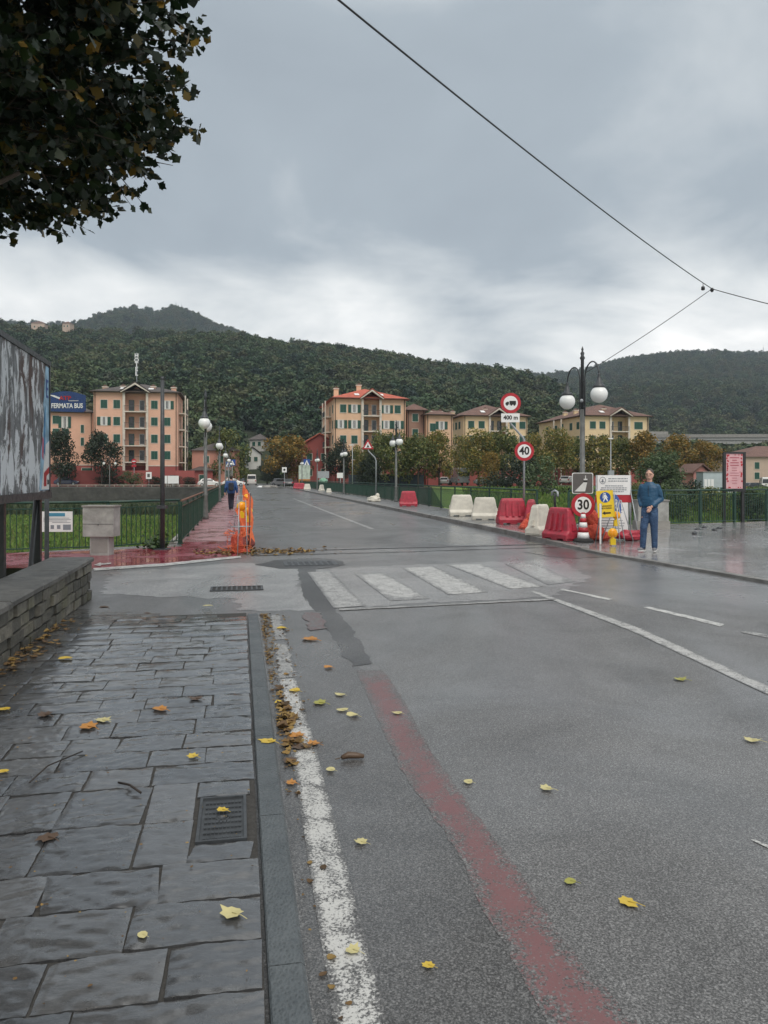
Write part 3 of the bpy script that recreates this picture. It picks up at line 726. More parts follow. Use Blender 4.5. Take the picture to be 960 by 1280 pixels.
cap_m = capb.set(Base_Color=cc, Roughness=.55, Normal=capb.bump(capb.noise(18, 8, .7), .8, .02))
y = -13.0; m = MB()
while y < .03:
    e = min(y+rw.uniform(.8, 1.2), .04); dz = rw.uniform(-.004, .004)
    q = [(p_, q_-.108) for p_, q_ in [(-.53, .605), (.03, .605), (.045, .615), (.045, .655), (.025, .672), (-.5, .675), (-.53, .66)]]
    a = len(q)
    m.prism([(p[0]+rw.uniform(-.003, .003), p[1]+dz) for p in q], y+.004, e-.004, 'y'); y = e
m.build('capstones', cap_m, wt)

# ------------------------------------------------------------------ railings
def baluster_panel(length, h, sp=.125, r=.008, top=None):
    m = MB(); k = int(length/sp)
    for i in range(k):
        x = (i+.5)*length/k
        m.bx(x-r, x+r, -r, r, .1, h-.12)
    m.bx(0, length, -.016, .016, .075, .1).bx(0, length, -.016, .016, h-.145, h-.12)
    return m
def railing(name, pts, h, label, hm, bay=2.5, cat='railing', z=0, sp=.125, postr=.03, group=None, bm=None):
    p0 = Vector(pts[0]).to_3d(); t = thing(name, (p0.x, p0.y, z), label, cat, group=group)
    bm = bm or M['green']
    cache = {}
    rail = MB()
    post_me = MB().bx(-postr, postr, -postr, postr, 0, h-.03).bx(-postr-.02, postr+.02, -postr-.02, postr+.02, 0, .02).mesh('post', M['green'])
    for a, b in zip(pts[:-1], pts[1:]):
        a = Vector(a).to_3d(); b = Vector(b).to_3d(); d = b-a; Ln = Vector((d.x, d.y)).length; k = max(1, round(Ln/bay)); bl = Ln/k
        ang = math.atan2(d.y, d.x)
        key = round(bl, 4)
        if key not in cache: cache[key] = baluster_panel(bl-2*postr, h, sp).mesh('baluster_panel', bm)
        for i in range(k+1):
            q = a-p0+d*(i/k)
            if i < k or b == Vector(pts[-1]).to_3d(): link('post', post_me, t, (q.x, q.y, 0), (0, 0, ang))
            if i < k:
                q2 = q+d.normalized()*postr; link('baluster_panel', cache[key], t, (q2.x, q2.y, 0), (0, 0, ang))
        rail.path([a-p0+Vector((0, 0, h)), b-p0+Vector((0, 0, h))], .028, 8)
    rail.build('handrail', hm, t); return t
rustrail = mat('weathered_handrail', (.16, .085, .06), .5, .4, 5)
railing('bridge_railing', [ST(19.45, -1.42), ST(131, -1.42)], 1.06, 'green bridge railing with weathered brown handrail beside the red path', rustrail, 2.5)
railing('bridge_railing', [ST(24.2, 9.72), ST(131, 9.72)], 1.08, 'green bridge railing behind the plastic barriers on the far pavement', M['green'], 2.5, z=.13)
railing('bank_fence', [(-22, 15.85), (-8.25, 16.45), (-6.2, 17.25), ST(19.40, -1.45)], 1.08, 'green steel fence above the grassy bank behind the billboard', M['green'], 1.95, 'fence', sp=.12)
railing('plaza_fence', [(5.8, 24.12), (8.9, 24.4), (13.25, 26.6), (30, 33.9)], 1.12, 'green steel fence closing the wet plaza at right', M['green'], 1.7, 'fence', z=.1, sp=.11)
# white railing and boards on the far bank
t = thing('river_railing', (-120, 132.2, -.65), 'long thin white railing along the far bank road above the dark wall', 'railing')
m = MB()
for i in range(60): m.tube((i*1.6, 0, 0), (i*1.6, 0, 1.0), .03, 5)
m.build('posts', M['trim'], t)
MB().tube((0, 0, 1.0), (95, 0, 1.0), .045, 6).tube((0, 0, .5), (95, 0, .5), .03, 6).build('handrail', M['trim'], t)
t = thing('roadside_barrier', (-120, 131.9, -.25), 'low pale guard kerb on top of the dark river wall', 'barrier')
MB().bx(0, 95, -.1, .1, 0.05, .3).build('beam', M['concrete'], t)

# ------------------------------------------------------------------ billboard and bus stop
pA = Vector((-4.4, 10.0, 0)); dA = (Vector((-3.97, 7.9, 0))-pA); LA = 3.4; angA = math.atan2(dA.y, dA.x)
bb = thing('billboard', (pA.x, pA.y, -1.0), 'weathered billboard of torn posters and rust on dark iron legs', 'billboard', angA)
pb = NB('torn_poster'); v = pb.co((1, 1, .32)); n1 = pb.noise(3.6, 10, .72, .6, pb.co((1.3, 1, .55))); n2 = pb.noise(1.3, 6, .6, .4, pb.co((1.6, 1, .45), (0, 0, 0), (3, 0, 1)))
n3 = pb.noise(6.5, 9, .8, .3, pb.co((1.2, 1, .4), (0, 0, 0), (7, 1, 0)))
c = pb.ramp(n3, (.35, (.06, .06, .065)), (.5, (.16, .165, .17)), (.65, (.28, .29, .30)))
c = pb.mix(pb.ramp(n2, (.53, 0), (.6, .95)), c, (.075, .035, .026))
c = pb.mix(pb.ramp(n1, (.50, 0), (.53, 1)), c, (.66, .68, .70))
poster_m = pb.set(Base_Color=c, Roughness=.6, Normal=pb.bump(n1, .5, .01))
bz0, bz1 = 1.45+1.0, 3.08+1.0
# facing the sidewalk: local +y faces the pavement
MB().bx(.0, LA, -.03, .03, bz0, bz1).build('panel', poster_m, bb)
m = MB().bx(-.05, LA+.05, -.05, .05, bz1, bz1+.06).bx(-.05, LA+.05, -.05, .06, bz0-.09, bz0).bx(-.05, 0, -.045, .045, bz0, bz1)
m.build('frame', M['dgrey'], bb)
for x in (.05, 1.7, 3.3): MB().bx(x-.045, x+.045, -.13, -.05, -2, bz0+.5).build('leg', M['black'], bb)
m = MB().tube((1.2, -.1, -1), (.1, -.1, bz0-.1), .03, 6); m.build('brace', M['black'], bb)
pbl = mat('pale_blue_poster', (.30, .48, .62), .6, .35, 5, dirt=.3, dscale=4); pst = MB()
pst.prism([(0, bz0+.02), (.5, bz0+.02), (.44, bz0+.5), (.24, bz0+.9), (.30, bz0+1.1), (.17, bz1-.02), (0, bz1-.02)], .031, .034, 'y')
ps = pst.build('poster_strip', pbl, bb)
text('E', .34, ps, (.11, .037, bz1-.32), M['signblue'], (R(90), 0, R(180)), sx=.8)
MB().prism([(.0, bz0+.03), (.42, bz0+.03), (.2, bz0+.6), (0, bz0+.66)], .036, .038, 'y').build('white_patch', M['white'], ps)
MB().prism([(.17, bz0+.07), (.30, bz0+.07), (.30, bz0+.24), (.02, bz0+.32), (.02, bz0+.24), (.17, bz0+.2)], .040, .042, 'y').build('red_patch', M['signred'], ps)
text('DI', .09, ps, (.08, .043, bz0+.12), M['ink'], (R(90), 0, R(180)))
m = MB().prism([(.2, bz0+.45), (.3, bz0+.5), (.27, bz0+.95), (.2, bz0+1.1), (.22, bz0+.7)], .036, .038, 'y'); m.build('blue_patch', mat('faded_blue', (.06, .22, .42), .6, .3, 8), ps)
m = MB().prism([(.32, bz0+.4), (.4, bz0+.45), (.36, bz0+.7), (.3, bz0+.66)], .0365, .0385, 'y'); m.build('pink_patch', mat('faded_pink', (.55, .15, .22), .6, .3, 8), ps)

bs = thing('bus_stop_sign', (W(58.5, 600, 14).x, 14.0, -3.0), 'dark blue arched bus stop sign reading FERMATA BUS behind the billboard', 'bus stop sign', 0)
MB().tube((0, 0, 0), (0, 0, 6.3), .04, 10).build('pole', M['dgrey'], bs)
zc = CAMZ+(597-502)/F*14+3.0; wS, hS = .72, .36
arch = [(0, -hS/2), (wS-.03, -hS/2-.02), (wS, -hS/2+.02), (wS, hS/2-.07)]+[(wS*(1-i/8), hS/2-.07+.075*math.sin(math.pi*i/8)) for i in range(1, 8)]+[(0, hS/2-.07)]
b2 = MB().prism([(x, z+zc) for x, z in arch], -.06, -.015).build('board', mat('bus_blue', (.012, .045, .16), .3, .15, 6), bs)
text('FERMATA BUS', .12, b2, (wS/2+.035, -.063, zc-.085), M['white'], sx=.76, bold=.003)
text('ATP', .10, b2, (wS/2, -.063, zc+.055), M['signred'], sx=1.2, bold=.003)
MB().prism([(.05, zc+.12), (.25, zc+.04), (.3, zc+.055), (.16, zc+.11)], -.064, -.061).build('swoosh', M['white'], b2)
MB().bx(.42, .6, -.064, -.061, zc+.005, zc+.013).build('underline', M['white'], b2)

# dark pole on the red path, cabinet, info panel
t = thing('lamp_post', G(203, 687), 'bare dark iron pole without a lamp on the red path', 'pole')
MB().path([(0, 0, 0), (0, 0, 2.2), (0, 0, 3.86)], [.055, .05, .04], 10).build('shaft', M['dgrey'], t)
m = MB().bx(-.16, .16, -.16, .16, 0, .025).bx(-.1, .1, -.1, .1, .93, 1.0); m.ball((0, 0, 3.87), .05, 8, 6); m.build('fittings', M['dgrey'], t)
m = MB(); rw = random.Random(9)
for i in range(160): leafshape(m, Vector((rw.gauss(0, .16), rw.gauss(0, .12), abs(rw.gauss(.08, .08)))), rw.uniform(.02, .05), rw.uniform(0, 6), .6, False, rw, Matrix.Rotation(rw.uniform(-1.2, 1.2), 3, 'X'))
wd = m.build('weed_tuft', leafmat('weed_leaf', [(.02, .05, .02), (.05, .09, .03)]), None, G(193, 686), fix=False); tag(wd, 'small dark green weed at the foot of the bare pole', 'weed')
cb = thing('utility_cabinet', G(127, 694), 'grey concrete utility cabinet with a narrow foot by the fence', 'cabinet', -.03)
conc2 = mat('pale_concrete', (.36, .36, .34), .8, .22, 4, bump=.3, bscale=30, dirt=.55, dscale=2.4)
MB().bx(-.2, .2, -.12, .16, 0, .40).build('plinth', conc2, cb)
MB().bx(-.33, .32, -.17, .2, .402, 1.02).build('box', conc2, cb)
MB().bx(-.35, .34, -.19, .22, 1.022, 1.05).build('lid', M['concrete'], cb)
MB().bx(-.17, .17, -.125, -.121, .06, .34).build('door', M['concrete'], cb)
MB().bx(-.33, .32, -.1735, -.1705, .66, .667).tube((0, -.175, .66), (0, -.18, .64), .01, 6).build('strap', M['dgrey'], cb)
ip = thing('info_panel', (W(72, 600, 15.9).x, 15.9, 0), 'small white notice with blue header hanging on the left fence', 'notice', .03)
ip.location.z = CAMZ-(652-597)/F*15.9
MB().bx(-.31, .31, -.02, 0, -.21, .21).build('board', M['white'], ip)
MB().bx(-.24, .16, -.024, -.021, .11, .18).build('header', mat('header_blue', (.06, .25, .38), .5), ip)
for i, (a, b) in enumerate(((-.28, .25), (-.28, .28), (-.28, .2), (-.1, .27))): MB().bx(a, b, -.024, -.021, .07-i*.03, .078-i*.03).build('text_line', M['greytext'], ip)
for x in (-.22, -.1, .03): MB().bx(x-.035, x+.035, -.024, -.021, -.15, -.07).build('pictogram', M['greytext'], ip)
MB().bx(.12, .28, -.024, -.021, -.17, -.06).build('stamp', M['greytext'], ip)

# ------------------------------------------------------------------ street lamps on the bridge
globe_m = NB('opal_globe').set(Base_Color=(.78, .79, .78), Roughness=.25)
globe_m.node_tree.nodes['Principled BSDF'].inputs['Subsurface Weight'].default_value = 0
def bridge_lamp(loc, label):
    t = thing('street_lamp', loc, label, 'street lamp', BR, 'twin globe lamps along the bridge')
    rm = mat('lamp_pole_grey', (.12, .125, .12), .5, .35, 6, dirt=.4) if 'lp' not in MAT else MAT['lp']; MAT['lp'] = rm
    MB().lathe([(.13, 0), (.13, .12), (.10, .2), (.085, .9), (.1, .95), (.075, 1.0), (.062, 3.4)], 14).build('pole', rm, t)
    m = MB().lathe([(.045, 3.4), (.045, 4.75), (.075, 4.8), (.04, 4.86), (.055, 4.93), (.02, 4.99), (.035, 5.03), (.005, 5.12)], 12)
    m.tube((0, -.17, 3.45), (0, .17, 3.45), .018, 6).tube((0, -.17, 4.15), (0, .17, 4.15), .018, 6)
    m.build('finial_mast', M['dgrey'], t)
    for s in (-1, 1):
        pts = [(0, s*.15, 3.2), (0, s*.15, 4.2)]+[(0, s*(.15+.42*(1-math.cos(a))), 4.2+.42*math.sin(a)) for a in [math.pi*i/10 for i in range(1, 10)]]+[(0, s*.99, 4.2)]
        MB().path(pts, .02, 7).build('arm', M['dgrey'], t)
        MB().lathe([(.018, .38), (.04, .34), (.03, .29), (.055, .24), (.09, .1), (.15, .06), (.16, .02), (.16, 0)][::-1], 16, (0, s*.99, 3.88)).build('lamp_cap', M['dgrey'], t)
        MB().ball((0, s*.99, 3.70), .222, 24, 16).build('globe', globe_m, t)
    MB().ball((-.08, -.12, 3.62), .05, 8, 6).build('sensor', M['galv'], t)
    return t
L0 = bridge_lamp((*W(728, 600, 21.0).xy, .1), 'nearest twin globe street lamp behind the round 30 sign')
lampspec = [(ST(46.6, 9.5), 'twin globe lamp behind the single red barrier on the right railing', 0),
            (ST(71, 9.5), 'twin globe lamp left of the triangular warning sign pole', 0),
            (ST(96, 9.5), 'twin globe lamp on the right railing, third behind the triangular sign', 0),
            (ST(120, 9.5), 'farthest twin globe lamp on the right railing by the red building', 0),
            (ST(30.9, -1.33), 'nearest lamp on the left railing, its two globes nearly overlapping', 0),
            (ST(52, -1.33), 'second lamp along the left railing above the walking person', 0),
            (ST(74, -1.33), 'third lamp along the left railing', 0),
            (ST(96, -1.33), 'fourth lamp along the left railing beside the blue crossing signs', 0),
            (ST(121, -1.33), 'last small lamp at the far end of the left railing', 0)]
for p, lb, _ in lampspec: copy_thing(L0, (p.x, p.y, .1 if p.x > 0 or 'right' in lb or 'triang' in lb else 0), None, lb)

# overhead wires
J = W(890, 361, 20)
def sag(a, b, s, n=24): return [a.lerp(b, i/n)-Vector((0, 0, s*4*(i/n)*(1-i/n))) for i in range(n+1)]
wt_ = thing('overhead_wire', J, 'thin dark overhead wire crossing the sky to a knot near the lamp', 'wire')
o_ = -J
def wire(a, b, s, r=.011): return MB().path([p+o_ for p in sag(a, b, s)], r, 5)
wire(J, W(460, 0, 7.5)+(W(460, 0, 7.5)-J)*.6, .25).build('span', M['black'], wt_)
wire(J, W(960, 375, 18.5)+(W(960, 375, 18.5)-J)*3, .12).build('span', M['black'], wt_)
wire(J, W(732, 466, 21.0), .05, .009).build('guy_wire', M['black'], wt_)
MB().ball((0, 0, -.03), (.05, .04, .06), 8, 6).build('knot', M['black'], wt_)
q = sag(J, W(460, 0, 7.5)+(W(460, 0, 7.5)-J)*.6, .25)[1]+o_
MB().tube(q, q-Vector((0, 0, .1)), .008, 5).lathe([(.01, 0), (.045, -.02), (.05, -.09), (.01, -.11)], 8, tuple(q-Vector((0, 0, .08)))).build('insulator', M['black'], wt_)

# ------------------------------------------------------------------ road signs
def round_sign(parent, z, r, body, y=-.06, x=0, size=None):
    s = MB().disc((x, z), r, y, y+.012, 32).build('sign_disc', M['signred'], parent)
    MB().disc((x, z), r*.70, y-.004, y-.001, 32).build('sign_face', M['white'], s)
    if body: text(body, size or r*1.0, s, (x, y-.006, z), M['ink'], sx=.9, bold=r*.03)
    return s
def clamp(parent, x, z, y=-.03): MB().bx(x-.05, x+.05, y-.02, y+.03, z-.02, z+.02).build('clamp', M['galv'], parent)
Yp = 25.0; base = Vector((*W(655, 600, Yp).xy, .13))
t = thing('speed_limit_sign', base, 'tall grey pole with a round 40 limit sign, bent left at the top', 'road sign')
def relz(v, Y): return CAMZ-(v-597)/F*Y-.13
xt = (638-655)/F*Yp
zb = relz(548, Yp); zt = relz(531, Yp)
MB().path([(0, 0, -.1), (0, 0, zb-.05), (-.04, 0, zb+.03), (xt+.04, 0, zt), (xt, 0, zt+.06), (xt, 0, relz(494, Yp))], .035, 10).build('pole', M['galv'], t)
round_sign(t, relz(564, Yp), .315, '40', size=.36); clamp(t, 0, relz(564, Yp))
ns = round_sign(t, relz(504, Yp), .33, None, x=xt)
m = MB(); zz = relz(504, Yp)                       # lorry silhouette
m.bx(xt-.04, xt+.17, -.071, -.066, zz-.05, zz+.07).prism([(xt-.17, zz-.05), (xt-.06, zz-.05), (xt-.06, zz+.04), (xt-.12, zz+.04), (xt-.17, zz)], -.071, -.066)
for wx in (-.12, .02, .12): m.disc((xt+wx, zz-.06), .028, -.0715, -.0665, 12)
m.build('lorry_symbol', M['ink'], ns)
pl = MB().bx(xt-.31, xt+.29, -.06, -.045, relz(528, Yp), relz(517, Yp)).build('distance_plate', M['white'], t)
text('400 m', .185, pl, (xt, -.063, relz(522.3, Yp)), M['ink'], bold=.006)
# triangular sign far on the bridge
Yt = 55.0; b0 = Vector((*W(470, 600, Yt).xy, .13)); t = thing('warning_sign', b0, 'red and white triangular warning sign on a bent grey pole', 'road sign')
def rz(v): return CAMZ-(v-597)/F*Yt-.13
xo = -.58
MB().path([(0, 0, 0), (0, 0, rz(576)), (-.08, 0, rz(572)), (xo+.05, 0, rz(564)), (xo, 0, rz(561)), (xo, 0, rz(552))], .045, 8).build('pole', M['galv'], t)
def tri(cx, z0, s, y): return [(cx-s/2, z0), (cx+s/2, z0), (cx, z0+s*.87)]
s_ = MB().prism(tri(xo, rz(561.5), .84, 0), -.08, -.06).build('sign_triangle', M['signred'], t)
MB().prism(tri(xo, rz(561.5)+.085, .52, 0), -.085, -.081).build('sign_face', M['white'], s_)
m = MB().ball((xo, -.09, rz(555)), (.03, .003, .03), 8, 6).prism([(xo-.1, rz(560)), (xo-.02, rz(556)), (xo+.05, rz(557)), (xo+.1, rz(560)), (xo+.02, rz(559))], -.09, -.086); m.build('worker_symbol', M['ink'], s_)
# 30 sign with the narrowing-road plate
Y3 = 18.8; t = thing('speed_limit_sign', (*W(728, 600, Y3).xy, .07), 'round 30 limit sign with a grey square plate above, standing by the cone', 'road sign', .05)
def r3(v): return CAMZ-(v-597)/F*Y3-.07
MB().tube((0, 0, 0), (0, 0, r3(592)), .026, 8).build('pole', M['galv'], t)
MB().bx(-.22, .22, -.2, .22, 0, .05).build('foot', M['rubber'], t)
round_sign(t, r3(631.3), .292, '30', size=.33)
def rrect(x, z, w, h, r=.04, n=4):
    P = []
    for cx, cz, a0 in ((x+w/2-r, z+h/2-r, 0), (x-w/2+r, z+h/2-r, 90), (x-w/2+r, z-h/2+r, 180), (x+w/2-r, z-h/2+r, 270)):
        P += [(cx+r*math.cos(R(a0+90*i/n)), cz+r*math.sin(R(a0+90*i/n))) for i in range(n+1)]
    return P
pz = r3(604)
g1 = MB().prism(rrect(-.01, pz, .52, .51), -.05, -.035).build('plate', M['white'], t)
MB().prism(rrect(-.01, pz, .49, .48), -.054, -.051).build('plate_face', M['signgrey'], g1)
MB().prism([(-.21, pz-.2), (.05, pz-.2), (.10, pz+.02), (.01, pz+.02)], -.058, -.055).prism([(.015, pz+.075), (.105, pz+.075), (.105, pz+.11), (.015, pz+.11)], -.058, -.055).prism([(.05, pz+.11), (.07, pz+.11), (.07, pz+.19), (.05, pz+.19)], -.058, -.055).build('road_symbol', mat('reflective_grey', (.6, .6, .58), .4), g1)
MB().bx(.01, .105, -.058, -.055, pz+.03, pz+.065).build('band', M['ink'], g1)

# banded cone
t = thing('traffic_cone', (*W(729, 600, 18.55).xy, .07), 'red and white banded cone on a black base under the 30 sign', 'traffic cone')
MB().lathe([(.24, 0), (.24, .05), (.2, .09), (.14, .1)], 20).build('base', M['rubber'], t)
zz = [(.15, .1), (.125, .24), (.105, .36), (.085, .48), (.068, .58), (.05, .68), (.04, .72)]
for i in range(len(zz)-1): MB().lathe([zz[i], zz[i+1]], 18).build('band', M['white'] if i % 2 == 0 else mat('cone_red', (.4, .02, .03), .4) if 'cr' not in MAT else MAT['cr'], t)

# ------------------------------------------------------------------ water filled plastic barriers
def barrier_mesh(mt):
    m = MB()
    Lb, Lt, Hh = .98, .72, .78
    sec = [(.0, .24), (.10, .25), (.14, .22), (.2, .17), (.7, .105), (.75, .09), (.78, .06)]     # z, half width
    rings = []
    for z, hw in sec:
        k = z/Hh; hl = Lb/2+(Lt/2-Lb/2)*max(0, (z-.14)/(Hh-.14)) - (.02 if z > .74 else 0)
        rings.append([(-hl, -hw*.82, z), (-hl*.93, -hw, z), (hl*.93, -hw, z), (hl, -hw*.82, z), (hl, hw*.82, z), (hl*.93, hw, z), (-hl*.93, hw, z), (-hl, hw*.82, z)])
    vs = [p for r in rings for p in r]; fs = []
    for i in range(len(rings)-1):
        for k in range(8): fs.append((i*8+k, i*8+(k+1) % 8, (i+1)*8+(k+1) % 8, (i+1)*8+k))
    fs.append(tuple((len(rings)-1)*8+k for k in range(8)))
    # fork pockets: raise the base between feet
    vs2 = [(x, y, z+.05) for x, y, z in vs]
    m.add(vs2, fs, False)
    for x0, x1 in ((-.47, -.34), (-.12, .12), (.34, .47)): m.bx(x0, x1, -.235, .235, 0, .052)
    return m
bid = {}
def barrier(p, rz, mt, label, sc=1):
    if mt not in bid:
        t = thing('plastic_barrier', p, label, 'barrier', rz, 'plastic road barriers along the bridge kerb', sc)
        body = barrier_mesh(mt).build('body', M[mt], t)
        bv = body.modifiers.new('bevel', 'BEVEL'); bv.width = .018; bv.segments = 2
        MB().lathe([(.04, .82), (.04, .835), (.03, .84)], 12).build('cap', M[mt], t)
        for s in (-1, 1): MB().bx(s*.46-.02, s*.46+.02, -.03, .03, .2, .42).bx(s*.49-.02, s*.49+.02, -.05, .05, .25, .29).build('coupling', M[mt], t)
        if mt == 'redp':
            for x in (-.2, 0, .2):
                for s in (-1, 1): MB().add([(x-.04, s*.215, .26), (x+.04, s*.215, .26), (x+.035, s*.145, .68), (x-.035, s*.145, .68), (x-.04, s*.17, .26), (x+.04, s*.17, .26), (x+.035, s*.11, .68), (x-.035, s*.11, .68)], [(0, 1, 2, 3), (0, 4, 5, 1), (2, 6, 7, 3), (0, 3, 7, 4), (1, 5, 6, 2)]).build('rib', M[mt], t)
        bid[mt] = t; return t
    t = copy_thing(bid[mt], p, rz, label); t.scale = (sc*.96,)*3; return t
def gp(u, v, z=.1): q = G(u, v, z); return q
barrier(gp(577, 645, .13), .02, 'whitep', 'dirty white barrier, farther of the white pair before the railing')
barrier(gp(606, 649.5, .13), -.08, 'whitep', 'dirty white barrier, nearer of the white pair before the railing')
barrier(gp(640, 655, .13), .10, 'redp', 'wide red barrier right of the white pair, seen broadside')
barrier(gp(664, 655.5, .13), 1.3, 'redp', 'red barrier half hidden behind the tilted white one')
barrier(gp(675, 668, .12), .95, 'whitep', 'mossy white barrier standing between two red ones')
barrier(gp(701, 674.5, .09), -1.08, 'redp', 'nearest red barrier beside the 30 limit sign')
barrier(gp(510.5, 633, .13), .0, 'redp', 'lone red barrier standing on the pavement under a globe lamp')
barrier(gp(402, 614, .13), 1.2, 'whitep', 'small white barrier far along the right pavement', .9)
barrier(gp(411, 616, .13), .3, 'whitep', 'low white barrier right of the small far white one', .55)
barrier(gp(371, 611, .13), .2, 'redp', 'farthest red barrier at the end of the bridge')
barrier(gp(377, 611.5, .13), .1, 'redp', 'far red barrier in the middle of the small far row')
barrier(gp(384, 612, .13), .2, 'whitep', 'far whitish barrier at the right of the small far row', .9)
t = thing('fallen_bag', gp(467, 627, .13), 'white rumpled bag at the foot of the warning sign pole', 'bag')
def lump(c, r, seed, n=14):
    n = n*2
    m = MB(); m.ball((0, 0, 0), 1, n, n//2+2)
    m.v = [tuple(Vector((x*r[0], y*r[1], z*r[2]))*(1+.34*mnoise.noise(Vector((x*1.7+seed, y*1.7, z*1.7)))+.22*mnoise.noise(Vector((x*4.7+seed, y*4.7, z*4.7)))+.1*mnoise.noise(Vector((x*11+seed, y*11, z*11))))+Vector(c)) for x, y, z in m.v]
    return m
lump((0, 0, .15), (.45, .25, .2), 3).build('sack', M['whitep'], t); lump((.25, .05, .38), (.12, .1, .14), 5, 8).build('neck', M['whitep'], t)

# ------------------------------------------------------------------ orange netting, stands, lamps on the left of the carriageway
def netting(path, h, mt, parent, name='mesh_netting', cell=.07, lean=0, seed=0, r=.013):
    m = MB(); pts = [Vector(p) for p in path]
    lens = [0]
    for a, b in zip(pts[:-1], pts[1:]): lens.append(lens[-1]+(b-a).length)
    def at(s):
        for i in range(len(pts)-1):
            if s <= lens[i+1]+1e-6: return pts[i].lerp(pts[i+1], (s-lens[i])/(lens[i+1]-lens[i]))
        return pts[-1]
    nx = max(2, int(lens[-1]/cell)); nz = max(2, int(h/cell))
    def pt(i, j):
        s = lens[-1]*i/nx; p = at(s); k = j/nz
        sg = mnoise.noise(Vector((s*.9, seed, 0)))
        z = .03+k*h*(1+.18*sg-.1*abs(math.sin(s*1.7)))
        w_ = .10*mnoise.noise(Vector((s*1.3, k*2, seed+4)))+lean*k
        return p+Vector((w_, w_*.4, z))
    P = [[pt(i, j) for j in range(nz+1)] for i in range(nx+1)]
    for i in range(nx+1):
        for j in range(nz):
            a, b = P[i][j], P[i][j+1]; d = Vector((r, 0, 0)) if False else Vector((r*.8, r*.8, 0)); m.quad(a-d, a+d, b+d, b-d)
    for j in range(nz+1):
        for i in range(nx):
            a, b = P[i][j], P[i+1][j]; d = Vector((0, 0, r*(1.6 if j in (0, nz) else .8))); m.quad(a-d, b-d, b+d, a+d)
    return m.build(name, mt, parent, fix=False)
net = thing('safety_netting', ST(17.6, .18), 'orange mesh netting on stakes between red path and carriageway', 'safety netting', BR)
pp = [(0.02, 0, 0), (.10, 1.2, 0), (-.12, 2.6, 0), (.05, 4.4, 0), (-.05, 7, 0), (-.02, 10, 0), (.03, 14, 0), (0, 19, 0), (0, 26, 0)]
netting(pp, 1.2, M['orangep'], net, cell=.10, r=.012)
netting([(.02, .1, 0), (-.08, 1.2, 0), (.12, 2.4, 0), (-.02, 3.8, 0)], .92, M['orangep'], net, seed=9, lean=-.22, cell=.10, r=.012)
for y in (0, .95, 2.6, 4.4, 7, 10, 14, 19, 26): MB().tube((.02, y, 0), (.05, y+.02, 1.28), .014, 6).build('stake', M['dgrey'] if y != .95 else M['galv'], net)
for i, (u, v, lb) in enumerate(((303, 693, 'nearest white tubular stand leaning on the orange netting foot'), (300, 672, 'second white tubular stand inside the netting farther up'))):
    q = G(u, v); t = thing('sign_stand', q, lb, 'stand', BR+.3*i, 'white tubular stands by the netting')
    m = MB()
    for s in (-1, 1): m.tube((s*.10, -.28, 0), (s*.07, 0, 1.15), .010, 6).tube((s*.10, .3, 0), (s*.07, 0, 1.1), .010, 6)
    m.build('legs', M['galv'], t)
    MB().tube((-.24, -.13, .6), (.18, -.13, .6), .014, 6).tube((-.08, 0, 1.13), (.08, 0, 1.13), .011, 6).build('crossbar', M['galv'], t)
def beacon(p, label, r=.1, rz=0):
    t = thing('warning_lamp', p, label, 'warning lamp', rz, 'amber warning lamps')
    MB().bx(-.06, .06, -.04, .04, .03, .17).build('battery_case', M['signyellow'], t)
    MB().tube((0, 0, .17), (0, 0, .2), .03, 8).build('neck', M['signyellow'], t)
    b_ = MB(); b_.ball((0, 0, 0), (r, .055, r), 18, 10); b_.v = [(x, y, z+.2+r) for x, y, z in b_.v]; b_.build('lens', M['amber'], t)
    MB().path([(r*1.02*math.cos(a), 0, .2+r+r*1.02*math.sin(a)) for a in [2*math.pi*i/16 for i in range(17)]], .012, 5, cap=False).build('rim', M['signyellow'], t)
    return t
def wp(u, v, Y): return W(u, v, Y)
beacon(wp(302, 649, 18.5), 'large amber lamp hung on the netting, left one of the three', .105, .3)
beacon(wp(308.5, 636, 20.5), 'amber lamp on the netting, farther and higher than its neighbours', .09)
b3 = beacon(wp(311, 654, 18.0), 'olive yellow lamp on the netting, right of the large one', .08)
b3.children[2].data = b3.children[2].data.copy(); b3.children[2].data.materials[0] = mat('olive_lens', (.5, .38, .02), .25)
tg = thing('rolled_netting', G(296, 691), 'bright red orange bundle of rolled netting at the foot of the stand', 'bundle')
ob = NB('bundled_net'); oc = ob.mix(ob.ramp(ob.noise(30, 3, .6, 1, ob.co((2.5, 2.5, .5))), (.4, 0), (.6, 1)), (.60, .055, .03), (.90, .17, .10))
bun_m = ob.set(Base_Color=oc, Roughness=.6, Normal=ob.bump(ob.noise(26, 5, .7, 1, ob.co((2.5, 2.5, .6))), 1.0, .05))
lump((0, 0, .2), (.13, .13, .22), 1, 20).build('bundle_body', bun_m, tg); lump((.06, .02, .03), (.2, .14, .06), 2, 14).build('bundle_fold', bun_m, tg)
m = MB(); rr2 = random.Random(11)
for i in range(60):
    a = rr2.uniform(0, 6.28); p = Vector((math.cos(a)*rr2.uniform(.1, .25), math.sin(a)*.2, rr2.uniform(.02, .5))); m.path([p, p+Vector((rr2.gauss(0, .08), rr2.gauss(0, .08), rr2.gauss(0, .06))), p+Vector((rr2.gauss(0, .12), rr2.gauss(0, .1), -.05))], .005, 4)
m.build('loose_strands', M['orangep'], tg)
t = thing('dark_sandbag', ST(17.9, .12, 0), 'dark brown sandbag between the legs of the nearest white stand', 'sandbag')
lump((0, 0, .12), (.2, .3, .14), 8).build('sack', mat('sandbag_brown', (.14, .03, .025), .8, .3, 8), t); lump((0, .2, .2), (.06, .06, .1), 2, 8).build('tie', M['dgrey'], t)

